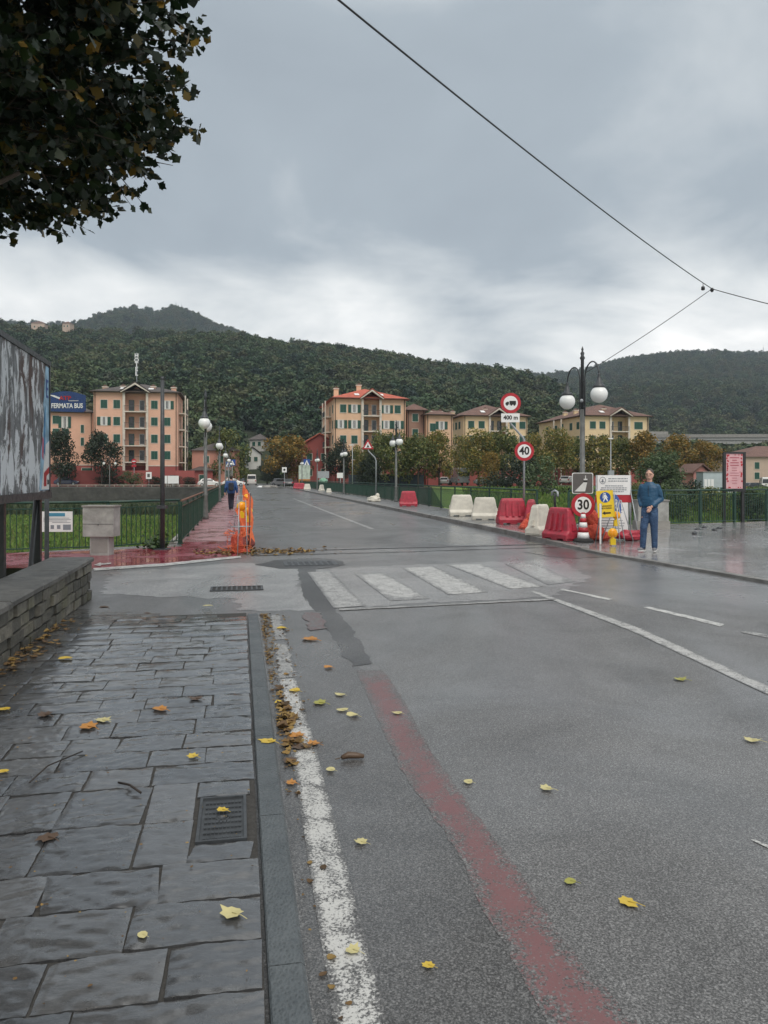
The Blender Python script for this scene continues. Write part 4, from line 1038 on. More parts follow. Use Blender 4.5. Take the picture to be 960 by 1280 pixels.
# orange heaps near the barriers on the right
t = thing('netting_heap', gp(660, 661, .13), 'orange plastic netting crumpled between the red and white barriers', 'netting')
lump((0, 0, .13), (.2, .16, .14), 4, 16).build('fold', bun_m, t); lump((.1, .05, .33), (.13, .1, .14), 7, 12).build('fold', bun_m, t); lump((-.12, -.1, .06), (.16, .1, .09), 9, 12).build('fold', bun_m, t)
t = thing('netting_heap', gp(743, 676, .07), 'tall heap of orange netting right of the banded cone', 'netting')
for k, (c, r) in enumerate((((0, 0, .2), (.26, .18, .22)), ((-.02, .05, .52), (.17, .12, .2)), ((.15, -.1, .12), (.2, .14, .12)), ((-.22, 0, .1), (.14, .1, .1)))): lump(c, r, k*3+1, 16).build('fold', bun_m, t)

# scooter behind the barriers
t = thing('electric_scooter', gp(690, 669, .11), 'dark electric scooter parked behind the mossy white barrier', 'scooter', 1.2)
t.location.y += .8; t.location.x += .2
MB().path([(-.5, 0, .12), (.3, 0, .12), (.42, 0, .2)], .04, 6).bx(-.5, .3, -.08, .08, .1, .15).build('deck', M['black'], t)
MB().path([(.45, 0, .15), (.36, 0, .8), (.32, 0, 1.08)], .035, 8).build('stem', M['black'], t)
MB().path([(.22, -.1, 1.0), (.3, -.08, 1.12), (.36, 0, 1.16), (.42, .08, 1.12), (.44, .1, 1.02)], .03, 8).build('handlebar', M['galv'], t)
for x in (-.55, .5): MB().path([(x+.1*math.cos(a), 0, .11+.1*math.sin(a)) for a in [2*math.pi*i/14 for i in range(15)]], .025, 6).build('wheel', M['rubber'], t)

# ------------------------------------------------------------------ notice boards on easels
Yb = 19.5; t = thing('works_notice_board', (*W(767, 600, Yb).xy, .09), 'big white works notice board with a red band across the middle', 'notice board', -.04)
def rb(v): return CAMZ-(v-597)/F*Yb-.09
MB().bx(-.41, .41, -.02, 0, rb(618.5), rb(594)).build('upper_panel', M['white'], t)
MB().bx(-.46, .44, -.012, .008, rb(628), rb(618.7)).build('red_band', M['signred'], t)
MB().bx(-.40, .36, -.02, 0, rb(666), rb(628.2)).build('lower_panel', M['white'], t)
m = MB()
for s in (-1, 1): m.tube((s*.43, .02, 0), (s*.43, .02, rb(594)), .018, 6).tube((s*.5, -.5, 0), (s*.42, 0, rb(612)), .014, 6).tube((s*.5, .55, 0), (s*.42, .01, rb(612)), .014, 6)
m.build('frame', M['galv'], t)
rr3 = random.Random(2)
for k, (v, a, b) in enumerate(((598.3, -.14, .36), (601.3, -.14, .36), (607.3, -.22, .24), (609.8, -.32, .34), (612.2, -.34, .32), (614.5, -.3, .26))):
    m = MB(); x = a
    while x < b: e = min(x+rr3.uniform(.03, .09), b); m.bx(x, e-.012, -.0245, -.0215, rb(v)-.011, rb(v)+.011); x = e
    m.build('text_line', M['greytext'], t)
m = MB().path([(-.28+.075*math.cos(a), -.0235, rb(600.5)+.085*math.sin(a)) for a in [2*math.pi*i/20 for i in range(21)]], .006, 4)
m.bx(-.3, -.26, -.0245, -.0215, rb(600.5)-.05, rb(600.5)+.03).bx(-.33, -.23, -.0245, -.0215, rb(600.5)-.04, rb(600.5)-.025); m.build('emblem', M['greytext'], t)
for k in range(9):
    m = MB().bx(-.36, .32-rr3.uniform(0, .2), -.0245, -.0215, rb(634+k*3.3)-.008, rb(634+k*3.3)+.008); m.build('text_line', M['greytext'], t)
Yy = 18.2; t = thing('pedestrian_sign', (*W(761, 600, Yy).xy, .075), 'yellow diversion sign with a blue pedestrian disc and black arrow', 'road sign', -.12)
def ry(v): return CAMZ-(v-597)/F*Yy-.075
tiltm = Matrix.Rotation(R(-3), 3, 'Y')
yb = MB().bx(-.20, .19, -.012, 0, ry(646.5), ry(613)).build('board', M['signyellow'], t, (0, -.02, 0), (R(-4), R(-4), 0))
MB().disc((.0, ry(621.5)), .125, -.017, -.013, 28).build('blue_disc', M['signblue'], yb)
zz = ry(621.5); m = MB().disc((0, zz+.085), .018, -.022, -.018, 10)
m.prism([(-.025, zz+.06), (.025, zz+.06), (.03, zz), (.06, zz-.1), (.04, zz-.1), (0, zz-.03), (-.04, zz-.1), (-.06, zz-.1), (-.02, zz)], -.022, -.018).prism([(-.02, zz+.055), (-.055, zz-.02), (-.045, zz-.025), (-.01, zz+.03)], -.0225, -.018).prism([(.02, zz+.055), (.06, zz-.01), (.05, zz-.02), (.01, zz+.03)], -.0225, -.018); m.build('pedestrian_symbol', M['white'], yb)
text('PASSAGGIO', .05, yb, (0, -.014, ry(632.5)), M['ink'], sx=1.0, bold=.001); text('PEDONALE', .05, yb, (0, -.014, ry(635.3)), M['ink'], bold=.001)
za = ry(641.2); MB().prism([(-.1, za), (-.03, za+.045), (-.03, za+.018), (.1, za+.018), (.1, za-.018), (-.03, za-.018), (-.03, za-.045)], -.017, -.013).build('arrow', M['ink'], yb)
m = MB()
for s in (-1, 1): m.tube((s*.22-.02, -.35, 0), (s*.17, 0, ry(630)), .014, 6).tube((s*.24, .45, 0), (s*.12, .0, ry(616)), .014, 6)
m.tube((-.21, -.2, .4), (.19, -.2, .4), .01, 6).build('stand', M['galv'], t)
MB().bx(-.27, -.235, -.38, -.355, 0, .95).build('white_stake', M['white'], t)
t = thing('arrow_sign', (*W(774, 600, 18.7).xy, .08), 'blue round arrow sign turned edge-on behind the yellow sign', 'road sign', R(50))
def ra(v): return CAMZ-(v-597)/F*18.7-.08
d_ = MB(); d_.disc((0, ra(632)), .28, -.02, -.008, 28); ds = d_.build('sign_disc', M['signblue'], t, rot=(R(-8), R(5), 0))
z5 = ra(632); MB().prism([(-.03, z5+.16), (.03, z5+.16), (.03, z5-.05), (.1, z5-.02), (0, z5-.18), (-.1, z5-.02), (-.03, z5-.05)], -.026, -.0215).build('arrow', M['white'], ds)
m = MB()
for s in (-1, 1): m.tube((s*.25, -.25, 0), (s*.1, 0, 1.0), .014, 6).tube((s*.25, .35, 0), (s*.1, 0.02, 1.0), .014, 6)
m.build('stand', M['galv'], t)
beacon((*W(766, 600, 17.6).xy, .06), 'amber lamp standing on the wet paving under the yellow sign', .10)
lens2 = beacon((*W(770.5, 600, 18.25).xy, ry(650)-.1), 'small yellow lamp behind the lower corner of the yellow sign', .085)
t = thing('red_bag', (*W(787, 600, 18.9).xy, .085), 'dark red plastic sack lying under the works notice board', 'bag')
lump((0, 0, .12), (.32, .16, .12), 12, 16).build('sack', M['redp'], t); lump((.26, 0, .2), (.1, .08, .06), 14, 10).build('tie', M['redp'], t)
t = thing('stone_planter', (*W(815, 600, 22.6).xy, .1), 'grey stone box against the fence behind the standing man', 'planter')
MB().bx(-.5, .46, -.2, .25, 0, .26).build('base', M['concrete'], t); MB().bx(-.46, .43, -.17, .22, .262, .84).build('box', conc2, t); MB().bx(-.49, .46, -.2, .25, .842, .88).build('rim', M['concrete'], t)
m = MB()
for k, (u, v) in enumerate(((872, 663), (880, 661), (893, 664), (899, 662), (868, 668))):
    t = thing('stone_block', G(u, v, .1), ['small dark cobble left on the wet plaza by the fence, first from left', 'dark cobble farthest back near the fence', 'dark cobble in the plaza, middle of the group', 'rightmost dark cobble in the plaza', 'front cobble nearest to the man'][k], 'cobble', k, 'loose cobbles')
    lump((0, 0, .03), (.09, .06, .05), k, 8).build('lump', M['dgrey'], t)

# illuminated style poster case
Yq = 24.9; t = thing('poster_case', (*W(917, 600, Yq+1.0).xy, .1), 'black framed poster case with a pink flowered poster on two posts', 'poster case', .12)
Yq = Yq+1.0
def rq(v): return CAMZ-(v-597)/F*Yq-.1
for x in (-.33, .33): MB().bx(x-.045, x+.045, -.03, .05, 0, rq(566)).build('post', M['black'], t)
z0, z1 = rq(613), rq(565)
m = MB().bx(-.40, .40, -.07, -.031, z0-.04, z0+.06).bx(-.40, .40, -.07, -.031, z1-.06, z1).bx(-.40, -.31, -.07, -.031, z0+.06, z1-.06).bx(.31, .40, -.07, -.031, z0+.06, z1-.06); m.build('frame', M['black'], t)
rbx = MB().bx(-.3, .3, -.05, -.031, z0+.06, z1-.06).build('poster', mat('pink_poster', (.62, .36, .38), .4, .1, 5), t)
m = MB(); rq_ = random.Random(8)
for i in range(46):
    side = rq_.random(); x = (-.27+abs(rq_.gauss(0, .03))) if side < .4 else (.27-abs(rq_.gauss(0, .03))) if side < .8 else rq_.uniform(-.27, .27)
    z = rq_.uniform(z0+.1, z1-.1) if side < .8 else rq_.choice((z0+.1, z1-.1))
    m.disc((x, z), rq_.uniform(.015, .035), -.055-rq_.random()*.001, -.052, 7)
m.build('flowers', M['signred'], rbx)
for k in range(11):
    wv = rq_.uniform(.08, .17); zz = z1-.2-k*.085
    MB().bx(-wv, wv, -.056, -.053, zz-.008, zz+.008 if k > 3 else zz+.02).build('text_line', mat('rose_ink', (.35, .06, .09), .5) if k == 0 else bpy.data.materials['rose_ink'], rbx)
# ------------------------------------------------------------------ people
def limb(mb, pts, rs, n=12):
    pts = [Vector(p) for p in pts]
    mb.path(pts, rs, n)
    for p, r in zip(pts, rs): mb.ball(p, r, n, 8)
def loft(mb, secs, n=20):      # secs: (centre, half width, half depth)
    vs = []
    for c, a, b in secs:
        for k in range(n):
            an = 2*math.pi*k/n; vs.append((c[0]+a*math.cos(an), c[1]+b*math.sin(an), c[2]))
    fs = [(i*n+k, i*n+(k+1) % n, (i+1)*n+(k+1) % n, (i+1)*n+k) for i in range(len(secs)-1) for k in range(n)]
    fs += [tuple(range(n))[::-1], tuple((len(secs)-1)*n+k for k in range(n))]
    mb.add(vs, fs, True)
skin_m = NB('skin').set(Base_Color=(.60, .35, .26), Roughness=.5)
def hand(mb, w, d, side):           # w wrist, d pointing direction of the fingers
    w = Vector(w); d = Vector(d).normalized(); acr = d.cross(Vector((0, 1, 0))).normalized()
    pc = w+d*.05
    for k in range(5): mb.ball(w+d*(.015+.02*k), (.026, .02, .024), 8, 6)
    mb.ball(pc+d*.01, (.04, .022, .045), 10, 8)
    for i, (o, l) in enumerate(((-.03, .07), (-.01, .082), (.01, .076), (.03, .06))):
        b0 = pc+d*.03+acr*o; k1 = b0+d*l*.5+Vector((0, -.012, 0)); k2 = k1+d*l*.42+Vector((0, .012, 0))
        limb(mb, [b0, k1, k2], [.0105, .0095, .008], 7)
    th = w+d*.03+acr*(-.035*side); limb(mb, [th, th+d*.03+acr*(-.02*side)+Vector((0, -.02, 0)), th+d*.058+acr*(-.022*side)+Vector((0, -.03, 0))], [.013, .011, .009], 7)
jk = NB('teal_jacket'); jm = jk.set(Base_Color=jk.mix(jk.noise(6, 4), (.008, .052, .115), (.014, .085, .17)), Roughness=.5, Normal=jk.bump(jk.noise(7, 2, .5, .6, jk.co((1, 1, 2.2))), .5, .03))
dn = NB('denim'); dm = dn.set(Base_Color=dn.mix(dn.ramp(dn.noise(7, 5), (.3, 0), (.7, 1)), (.018, .045, .11), (.06, .12, .23)), Roughness=.8, Normal=dn.bump(dn.noise(8, 3, .6, 1.2, dn.co((1, 1, 2.6))), 1.0, .05))
man = thing('person', G(812, 689, .065), 'man in glasses, teal jacket and blue jeans standing on the wet plaza edge', 'person', R(-30)); man.scale = (.93, .95, 1)
# local frame: facing -y, x to the viewer's right
sh_l, sh_r = Vector((-.165, 0, 1.36)), Vector((.165, 0, 1.36))
el_r, wr_r = Vector((.24, .04, 1.11)), Vector((.08, -.17, .955))      # arm folded across the front
el_l, wr_l = Vector((-.225, .07, 1.12)), Vector((-.17, -.07, .96))
hp = .09; kn_l, kn_r = Vector((-.115, -.08, .50)), Vector((.10, .0, .50)); an_l, an_r = Vector((-.14, -.05, .09)), Vector((.10, .05, .09))
b = MB()
b.ball((0, -.005, 1.625), (.083, .1, .118), 20, 14); b.ball((0, -.03, 1.565), (.055, .065, .055), 16, 10)
b.tube((0, .01, 1.40), (0, .0, 1.56), .056, 14)
limb(b, [(0, -.092, 1.645), (0, -.108, 1.61)], [.011, .016], 8)
for s in (-1, 1):
    b.ball((s*.079, .005, 1.62), (.013, .022, .033), 8, 8); b.ball((s*.03, -.088, 1.655), (.026, .014, .008), 8, 6)
limb(b, [(-.02, -.092, 1.567), (.02, -.092, 1.567)], [.009, .009], 6); limb(b, [(-.018, -.089, 1.553), (.018, -.089, 1.553)], [.009, .009], 6)
loft(b, [((0, 0, .9), .13, .09), ((0, 0, 1.1), .13, .09), ((0, 0, 1.33), .15, .09), ((0, 0, 1.42), .07, .06)])
limb(b, [sh_l, el_l, wr_l], [.05, .04, .028]); limb(b, [sh_r, el_r, wr_r], [.05, .04, .028])
hand(b, wr_r, (-.55, -.12, -.75), 1); hand(b, wr_l, (.75, .65, -.2), -1)
for k, a in ((kn_l, an_l), (kn_r, an_r)): limb(b, [(k.x*.9, 0, .88), k, a], [.08, .055, .038])
body = remesh(b, 'body', skin_m, man, .0065, 3)
j = MB()
loft(j, [((0, 0, .93), .175, .125), ((0, -.005, .97), .19, .14), ((0, -.01, 1.1), .195, .145), ((0, 0, 1.25), .205, .14), ((0, 0, 1.35), .205, .128), ((0, .005, 1.405), .165, .11), ((0, .005, 1.445), .105, .09), ((0, .0, 1.475), .078, .078)])
limb(j, [sh_l, (el_l+sh_l)/2+Vector((-.01, 0, 0)), el_l, wr_l+(el_l-wr_l)*.12], [.074, .072, .066, .055]); limb(j, [sh_r, (el_r+sh_r)/2+Vector((.01, 0, 0)), el_r, wr_r+(el_r-wr_r)*.15], [.074, .074, .068, .05])
j.lathe([(.06, 0), (.075, .0), (.078, .025), (.066, .03)], 18, (0, .005, 1.445))
jo = remesh(j, 'jacket', jm, man, .012, 4)
MB().bx(-.004, .004, -.006, 0, 0, .42).build('zip', M['ink'], jo, (0, -.142, .98), (R(0), 0, 0))
jn = MB()
loft(jn, [((0, 0, .82), .165, .115), ((0, 0, .90), .168, .118), ((0, 0, .98), .155, .11)])
for k, a, sx in ((kn_l, an_l, -1), (kn_r, an_r, 1)): limb(jn, [(sx*.085, 0, .88), (sx*.092, -.01, .7), k, (k+a)/2+Vector((0, .012, 0)), a+Vector((0, 0, .01))], [.105, .1, .083, .073, .066])
remesh(jn, 'jeans', dm, man, .012, 3)
sh_m = mat('shoe_leather', (.16, .16, .17), .6, .5, 14); sole = mat('shoe_sole', (.6, .6, .58), .6)
for a, rot in ((an_l, -.5), (an_r, .1)):
    s = MB(); s.ball((0, .02, .075), (.05, .06, .05), 12, 8); s.ball((0, -.07, .045), (.047, .11, .038), 14, 8); s.ball((0, .02, .045), (.042, .06, .04), 12, 8)
    so = remesh(s, 'shoe', sh_m, man, .01, 2, (a.x, a.y, 0), (0, 0, rot))
    MB().prism([(.04*math.cos(t)*1.05, -.03+.13*math.sin(t)) for t in [2*math.pi*i/18 for i in range(18)]], .002, .028, 'z').build('sole', sole, so)
hm = mat('grey_hair', (.07, .06, .055), .85, .4, 60)
h = MB(); h.ball((0, .016, 1.66), (.089, .099, .1), 18, 12)
h.v = [(x, y, max(z, 1.60+.06*(1 if y < -.02 else 0)) if y > -.05 else max(z, 1.70)) for x, y, z in h.v]
h.build('hair', hm, man)
gl = MB()
for s in (-1, 1): gl.path([(s*.034+.026*math.cos(a), -.104, 1.636+.018*math.sin(a)) for a in [2*math.pi*i/14 for i in range(15)]], .0035, 5, cap=False).path([(s*.06, -.102, 1.64), (s*.082, 0, 1.636)], .003, 5)
gl.tube((-.01, -.105, 1.638), (.01, -.105, 1.638), .003, 5).build('glasses', M['ink'], man)
e = MB()
for s in (-1, 1): e.ball((s*.031, -.092, 1.635), (.011, .006, .008), 8, 6)
e.build('eyes', M['ink'], man)

wkr = thing('person', G(289, 637.5), 'person walking away on the red path in a blue jacket with a dark backpack', 'person', BR)
b = MB()
b.ball((0, 0, 1.62), (.076, .092, .11), 16, 12); b.tube((0, -.01, 1.4), (0, 0, 1.56), .055, 12); b.ball((-.08, 0, 1.61), (.013, .02, .03), 8, 6); b.ball((.08, 0, 1.61), (.013, .02, .03), 8, 6)
b.ball((0, .09, 1.60), (.014, .02, .02), 6, 5)
loft(b, [((0, 0, .9), .13, .09), ((0, 0, 1.35), .16, .09), ((0, 0, 1.43), .08, .06)])
aL = [Vector((-.19, 0, 1.39)), Vector((-.27, -.03, 1.12)), Vector((-.30, .08, .90))]; aR = [Vector((.19, 0, 1.39)), Vector((.27, -.05, 1.12)), Vector((.285, -.02, .88))]
for q, s in ((aL, 1), (aR, -1)): limb(b, q, [.05, .04, .028]); hand(b, q[2], (0, .1, -1), s)
lg = ([(-.08, 0, .88), (-.075, .04, .48), (-.06, .02, .1)], [(.08, 0, .88), (.06, .10, .50), (.05, -.06, .14)])
for q in lg: limb(b, q, [.08, .055, .04])
remesh(b, 'body', skin_m, wkr, .008, 3)
bj = mat('blue_anorak', (.02, .07, .21), .6, .3, 8, bump=.6, bscale=10)
j = MB(); loft(j, [((0, 0, .84), .19, .14), ((0, 0, 1.0), .2, .15), ((0, 0, 1.3), .21, .14), ((0, 0, 1.42), .13, .1), ((0, 0, 1.48), .08, .08)])
for q in (aL, aR): limb(j, [q[0], q[1], q[2]+(q[1]-q[2])*.1], [.085, .07, .052])
remesh(j, 'jacket', bj, wkr, .014, 3)
jn = MB(); loft(jn, [((0, 0, .78), .16, .12), ((0, 0, .9), .16, .12)])
for q in lg: limb(jn, [q[0], q[1], Vector(q[2])+Vector((0, 0, .0))], [.1, .08, .065])
remesh(jn, 'trousers', mat('navy_trousers', (.012, .014, .03), .8), wkr, .014, 2)
for q, tz in ((lg[0], 0), (lg[1], .035)):
    s = MB(); s.ball((q[2][0], q[2][1]+.04, .045+tz), (.048, .13, .045), 12, 8); s.build('shoe', M['black'], wkr)
h = MB(); h.ball((0, -.012, 1.64), (.085, .095, .108), 16, 12); h.build('hair', mat('dark_hair', (.02, .015, .012), .7), wkr)
bp = MB().prism(rrect(0, 1.18, .27, .40, .07), -.28, -.13); bo = bp.build('backpack', mat('backpack_fabric', (.015, .018, .035), .7), wkr); bv = bo.modifiers.new('b', 'BEVEL'); bv.width = .04; bv.segments = 3
MB().prism(rrect(0, 1.09, .2, .16, .04), -.315, -.281).build('pocket', M['black'], bo)

# ------------------------------------------------------------------ vehicles
def car(p, rz, col, label, kind='car', cat='car'):
    t = thing({'car': 'parked_car', 'van': 'parked_van', 'camper': 'parked_camper'}[kind], p, label, cat, rz)
    pm = MAT.setdefault('paint%s' % (col,), mat('car_paint', col, .25, .05, 3, coat=.5))
    if kind == 'car':
        Ln, Wd = 4.2, 1.72
        side = [(-2.08, .3), (-2.12, .6), (-2.02, .86), (-1.85, .93), (1.1, .93), (1.9, .8), (2.08, .62), (2.1, .32), (1.75, .26), (-1.75, .26)]
        cab = [(-1.75, .93), (-1.35, 1.38), (-1.1, 1.45), (.1, 1.45), (.35, 1.38), (1.1, .93)]; hw = .62
    elif kind == 'van':
        Ln, Wd = 5.0, 1.95
        side = [(-2.45, .35), (-2.48, .8), (-2.45, 1.2), (1.7, 1.2), (2.35, 1.0), (2.5, .7), (2.48, .35), (-2.3, .3)]
        cab = [(-2.44, 1.2), (-2.36, 2.2), (-2.2, 2.28), (.8, 2.28), (1.0, 2.15), (1.7, 1.2)]; hw = .85
    else:
        Ln, Wd = 6.0, 2.2
        side = [(-3.0, .5), (-3.0, 1.3), (1.6, 1.3), (2.7, 1.1), (3.0, .8), (3.0, .45), (-2.9, .4)]
        cab = [(-3.0, 1.3), (-3.0, 2.95), (-2.9, 3.05), (1.9, 3.05), (2.2, 2.7), (1.7, 1.9), (2.0, 1.3)]; hw = 1.05
    m = MB().prism(side, -Wd/2, Wd/2)
    b = m.build('body', pm, t); bv = b.modifiers.new('b', 'BEVEL'); bv.width = .07; bv.segments = 2
    n = len(cab); vs = [(x, -(Wd/2-.03) + (Wd/2-hw)*(z-cab[0][1])/(cab[2][1]-cab[0][1])*.9, z) for x, z in cab]+[(x, (Wd/2-.03) - (Wd/2-hw)*(z-cab[0][1])/(cab[2][1]-cab[0][1])*.9, z) for x, z in cab]
    m = MB().add(vs, [tuple(range(n)), tuple(range(2*n-1, n-1, -1))]+[(i, i+n, (i+1) % n+n, (i+1) % n) for i in range(n)])
    r = m.build('roof', pm, t); bv = r.modifiers.new('b', 'BEVEL'); bv.width = .05; bv.segments = 2
    zt = cab[2][1]; zb_ = cab[0][1]
    def cabw(z): return (Wd/2-.03)-(Wd/2-hw)*(z-zb_)/(zt-zb_)*.9+.006
    for s in (-1, 1):
        for x0, x1 in (((-1.3, -.45), (-.38, .6)) if kind == 'car' else ((.1, 1.1),)):
            za, zc_ = (zb_+.04, zt-.12) if kind != 'camper' else (1.45, 2.0)
            MB().quad((x0-.12, s*cabw(za), za), (x1+.12, s*cabw(za), za), (x1-.1, s*cabw(zc_), zc_), (x0+.05, s*cabw(zc_), zc_)).build('side_window', M['glass'], t, fix=False)
    def fb(pa, pb_, nm):
        (xa, za), (xb, zb2) = pa, pb_
        ex = .012*(1 if xa > 0 else -1)
        MB().quad((xa+ex, -cabw(za)+.1, za), (xa+ex, cabw(za)-.1, za), (xb+ex, cabw(zb2)-.1, zb2), (xb+ex, -cabw(zb2)+.1, zb2)).build(nm, M['glass'], t, fix=False)
    if kind == 'car': fb((1.02, .98), (.43, 1.36), 'windscreen'); fb((-1.70, .98), (-1.4, 1.34), 'rear_window')
    elif kind == 'van': fb((1.62, 1.3), (1.08, 2.1), 'windscreen'); fb((-2.44, 1.35), (-2.38, 2.0), 'rear_window')
    else: fb((1.97, 1.36), (1.74, 1.85), 'windscreen'); fb((-3.01, 1.6), (-3.01, 2.3), 'rear_window')
    wr = .31 if kind == 'car' else .36
    for x in (-Ln*.31, Ln*.31):
        for s in (-1, 1):
            wo = MB().prism([(x+wr*math.cos(2*math.pi*i/18), wr+wr*math.sin(2*math.pi*i/18)) for i in range(18)], s*(Wd/2-.2), s*(Wd/2+.012)).build('wheel', M['rubber'], t)
            MB().prism([(x+wr*.6*math.cos(2*math.pi*i/12), wr+wr*.6*math.sin(2*math.pi*i/12)) for i in range(12)], s*(Wd/2+.013), s*(Wd/2+.025)).build('rim', M['galv'], wo)
    zl = .66 if kind == 'car' else .85
    for s in (-1, 1):
        MB().box((Ln/2-.03, s*(Wd/2-.25), zl), (.16, .34, .14)).build('headlight', M['white'], t)
        MB().box((-Ln/2+.02, s*(Wd/2-.16), zl+.1), (.12, .22, .22)).build('tail_light', M['signred'], t)
    return t
def far(u, Y, z=0.0): return (W(u, 600, Y).x, Y, z)
SV, WH, DK, BL = (.35, .36, .37), (.72, .72, .70), (.03, .032, .036), (.02, .03, .08)
car(far(315, 165), R(98), WH, 'white van seen from behind at the end of the bridge road', 'van', 'van')
car(far(302, 172), R(95), DK, 'dark car left of the white van at the end of the road')
car(far(262, 141), R(8), WH, 'white car parked left of the walking person, half behind the railing')
car(far(292, 143), R(12), WH, 'white car right behind the walking person')
car(far(352, 150), R(150), SV, 'silver car at the right side of the road end under the tree')
car(far(361, 137), R(95), DK, 'black car nearest the bridge end on the right')
car(far(346, 166), R(100), DK, 'dark car farthest under the big tree at the road end')
car(far(84, 137, .25), R(5), BL, 'dark blue car parked in front of the left red wall')
car(far(574, 137.5, .3), R(100), SV, 'camper van parked between the trees right of the lone red barrier', 'camper', 'camper van')
car(far(556, 139, .3), R(80), WH, 'small white car left of the camper van')
car(far(607, 138, .3), R(5), WH, 'whitish car right of the camper van behind the railing')
car(far(640, 141, .3), R(8), SV, 'grey car half hidden by the dark bush behind the 40 sign pole')
car(far(706, 139, .5), R(75), WH, 'white car just left of the grey plate above the 30 sign')
car(far(713, 147, .5), R(10), SV, 'silver car behind the white one left of the grey plate')
car(far(944, 122, -.6), R(10), DK, 'dark car parked right of the poster case')
car(far(958, 124, -.6), R(70), WH, 'white vehicle cut by the right edge of the photo', 'van', 'van')

# ------------------------------------------------------------------ buildings
def plaster(name, col, dirt=.2):
    return mat(name, col, .88, .10, .35, bump=.15, bscale=8, dirt=dirt, dscale=.35)
ochre = plaster('ochre_plaster', (.72, .47, .31)); salmon = plaster('salmon_plaster', (.72, .43, .31)); redpl = plaster('red_plaster', (.33, .085, .075)); yellowpl = plaster('yellow_plaster', (.74, .57, .35))
def roofmat(name, col):
    b = NB(name); wv = b.n('ShaderNodeTexWave'); wv.inputs['Scale'].default_value = 1.6; wv.inputs['Distortion'].default_value = .4; b.nt.links.new(b.co((1, 1, .2)), wv.inputs[0])
    c = b.mix(1.0, b.ramp(b.noise(.8, 8, .7), (.3, tuple(x*.7 for x in col)), (.7, tuple(x*1.25 for x in col))), b.ramp(wv.outputs[1], (.2, .75), (.8, 1.1)), 'MULTIPLY')
    return b.set(Base_Color=c, Roughness=.8, Normal=b.bump(wv.outputs[1], .5, .05))
r_red = roofmat('red_tiles', (.50, .12, .075)); r_brown = roofmat('brown_tiles', (.17, .095, .075)); r_grey = roofmat('grey_tiles', (.10, .085, .08))
WME = {}
def wmesh(kind, w, h):
    k = (kind, round(w, 2), round(h, 2))
    if k not in WME:
        fr = MB().bx(-w/2-.09, w/2+.09, -.05, .02, -h/2-.1, -h/2).bx(-w/2-.09, w/2+.09, -.03, .02, h/2, h/2+.07).bx(-w/2-.09, -w/2, -.03, .02, -h/2, h/2).bx(w/2, w/2+.09, -.03, .02, -h/2, h/2).mesh('window', M['trim'])
        sh = MB(); a = w/4
        sh.bx(-a+.01, a-.01, -.03, .03, -h/2, h/2)
        for i in range(int(h/.16)): sh.bx(-a+.07, a-.07, -.045, -.03, -h/2+.08+i*.16, -h/2+.17+i*.16)
        s = sh.mesh('shutter', M['shutter'])
        pn = MB().bx(-w/2, w/2, 0, .02, -h/2, h/2).mesh('pane', M['glass'])
        cs = MB().bx(-w/2, -w/2+.06, -.03, 0, -h/2, h/2).bx(w/2-.06, w/2, -.03, 0, -h/2, h/2).bx(-.04, .04, -.03, 0, -h/2, h/2).bx(-w/2, w/2, -.03, 0, h/2-.06, h/2).bx(-w/2, w/2, -.03, 0, -h/2, -h/2+.08).bx(-w/2+.06, -w/2+.06+w*.28, -.01, 0, -h/2+.05, h/2-.05).bx(w/2-.06-w*.28, w/2-.06, -.01, 0, -h/2+.05, h/2-.05).mesh('casement', M['curtain'])
        WME[k] = (fr, s, pn, cs)
    return WME[k]
def window(bld, x, z, w=1.15, h=1.5, kind='c', y=0, rz=0):
    fr, s, pn, cs = wmesh(kind, w, h)
    o = link('window', fr, bld, (x, y-.025, z), (0, 0, rz))
    if kind == 'c':
        link('shutter', s, o, (-w/4, -.03, 0)); link('shutter', s, o, (w/4, -.03, 0))
    else:
        link('pane', pn, o, (0, -.012, 0))
        if kind in ('o', 'g'): link('casement', cs, o, (0, -.014, 0))
        if kind in ('o', 'd'): link('shutter', s, o, (-w*.76-.03, -.06, 0)); link('shutter', s, o, (w*.76+.03, -.06, 0))
    return o
def chimney(bld, x, y, z, s=.6, h=1.5, mt=None):
    c = MB().bx(x-s, x+s, y-s*.7, y+s*.7, z-1.2, z+h).build('chimney', mt or salmon, bld)
    MB().bx(x-s-.12, x+s+.12, y-s*.7-.12, y+s*.7+.12, z+h+.001, z+h+.16).build('chimney_cap', M['trim'], c)
    MB().prism([(x-s-.1, z+h+.165), (x+s+.1, z+h+.165), (x, z+h+.55)], y-s*.7, y+s*.7).build('chimney_hood', r_brown, c)
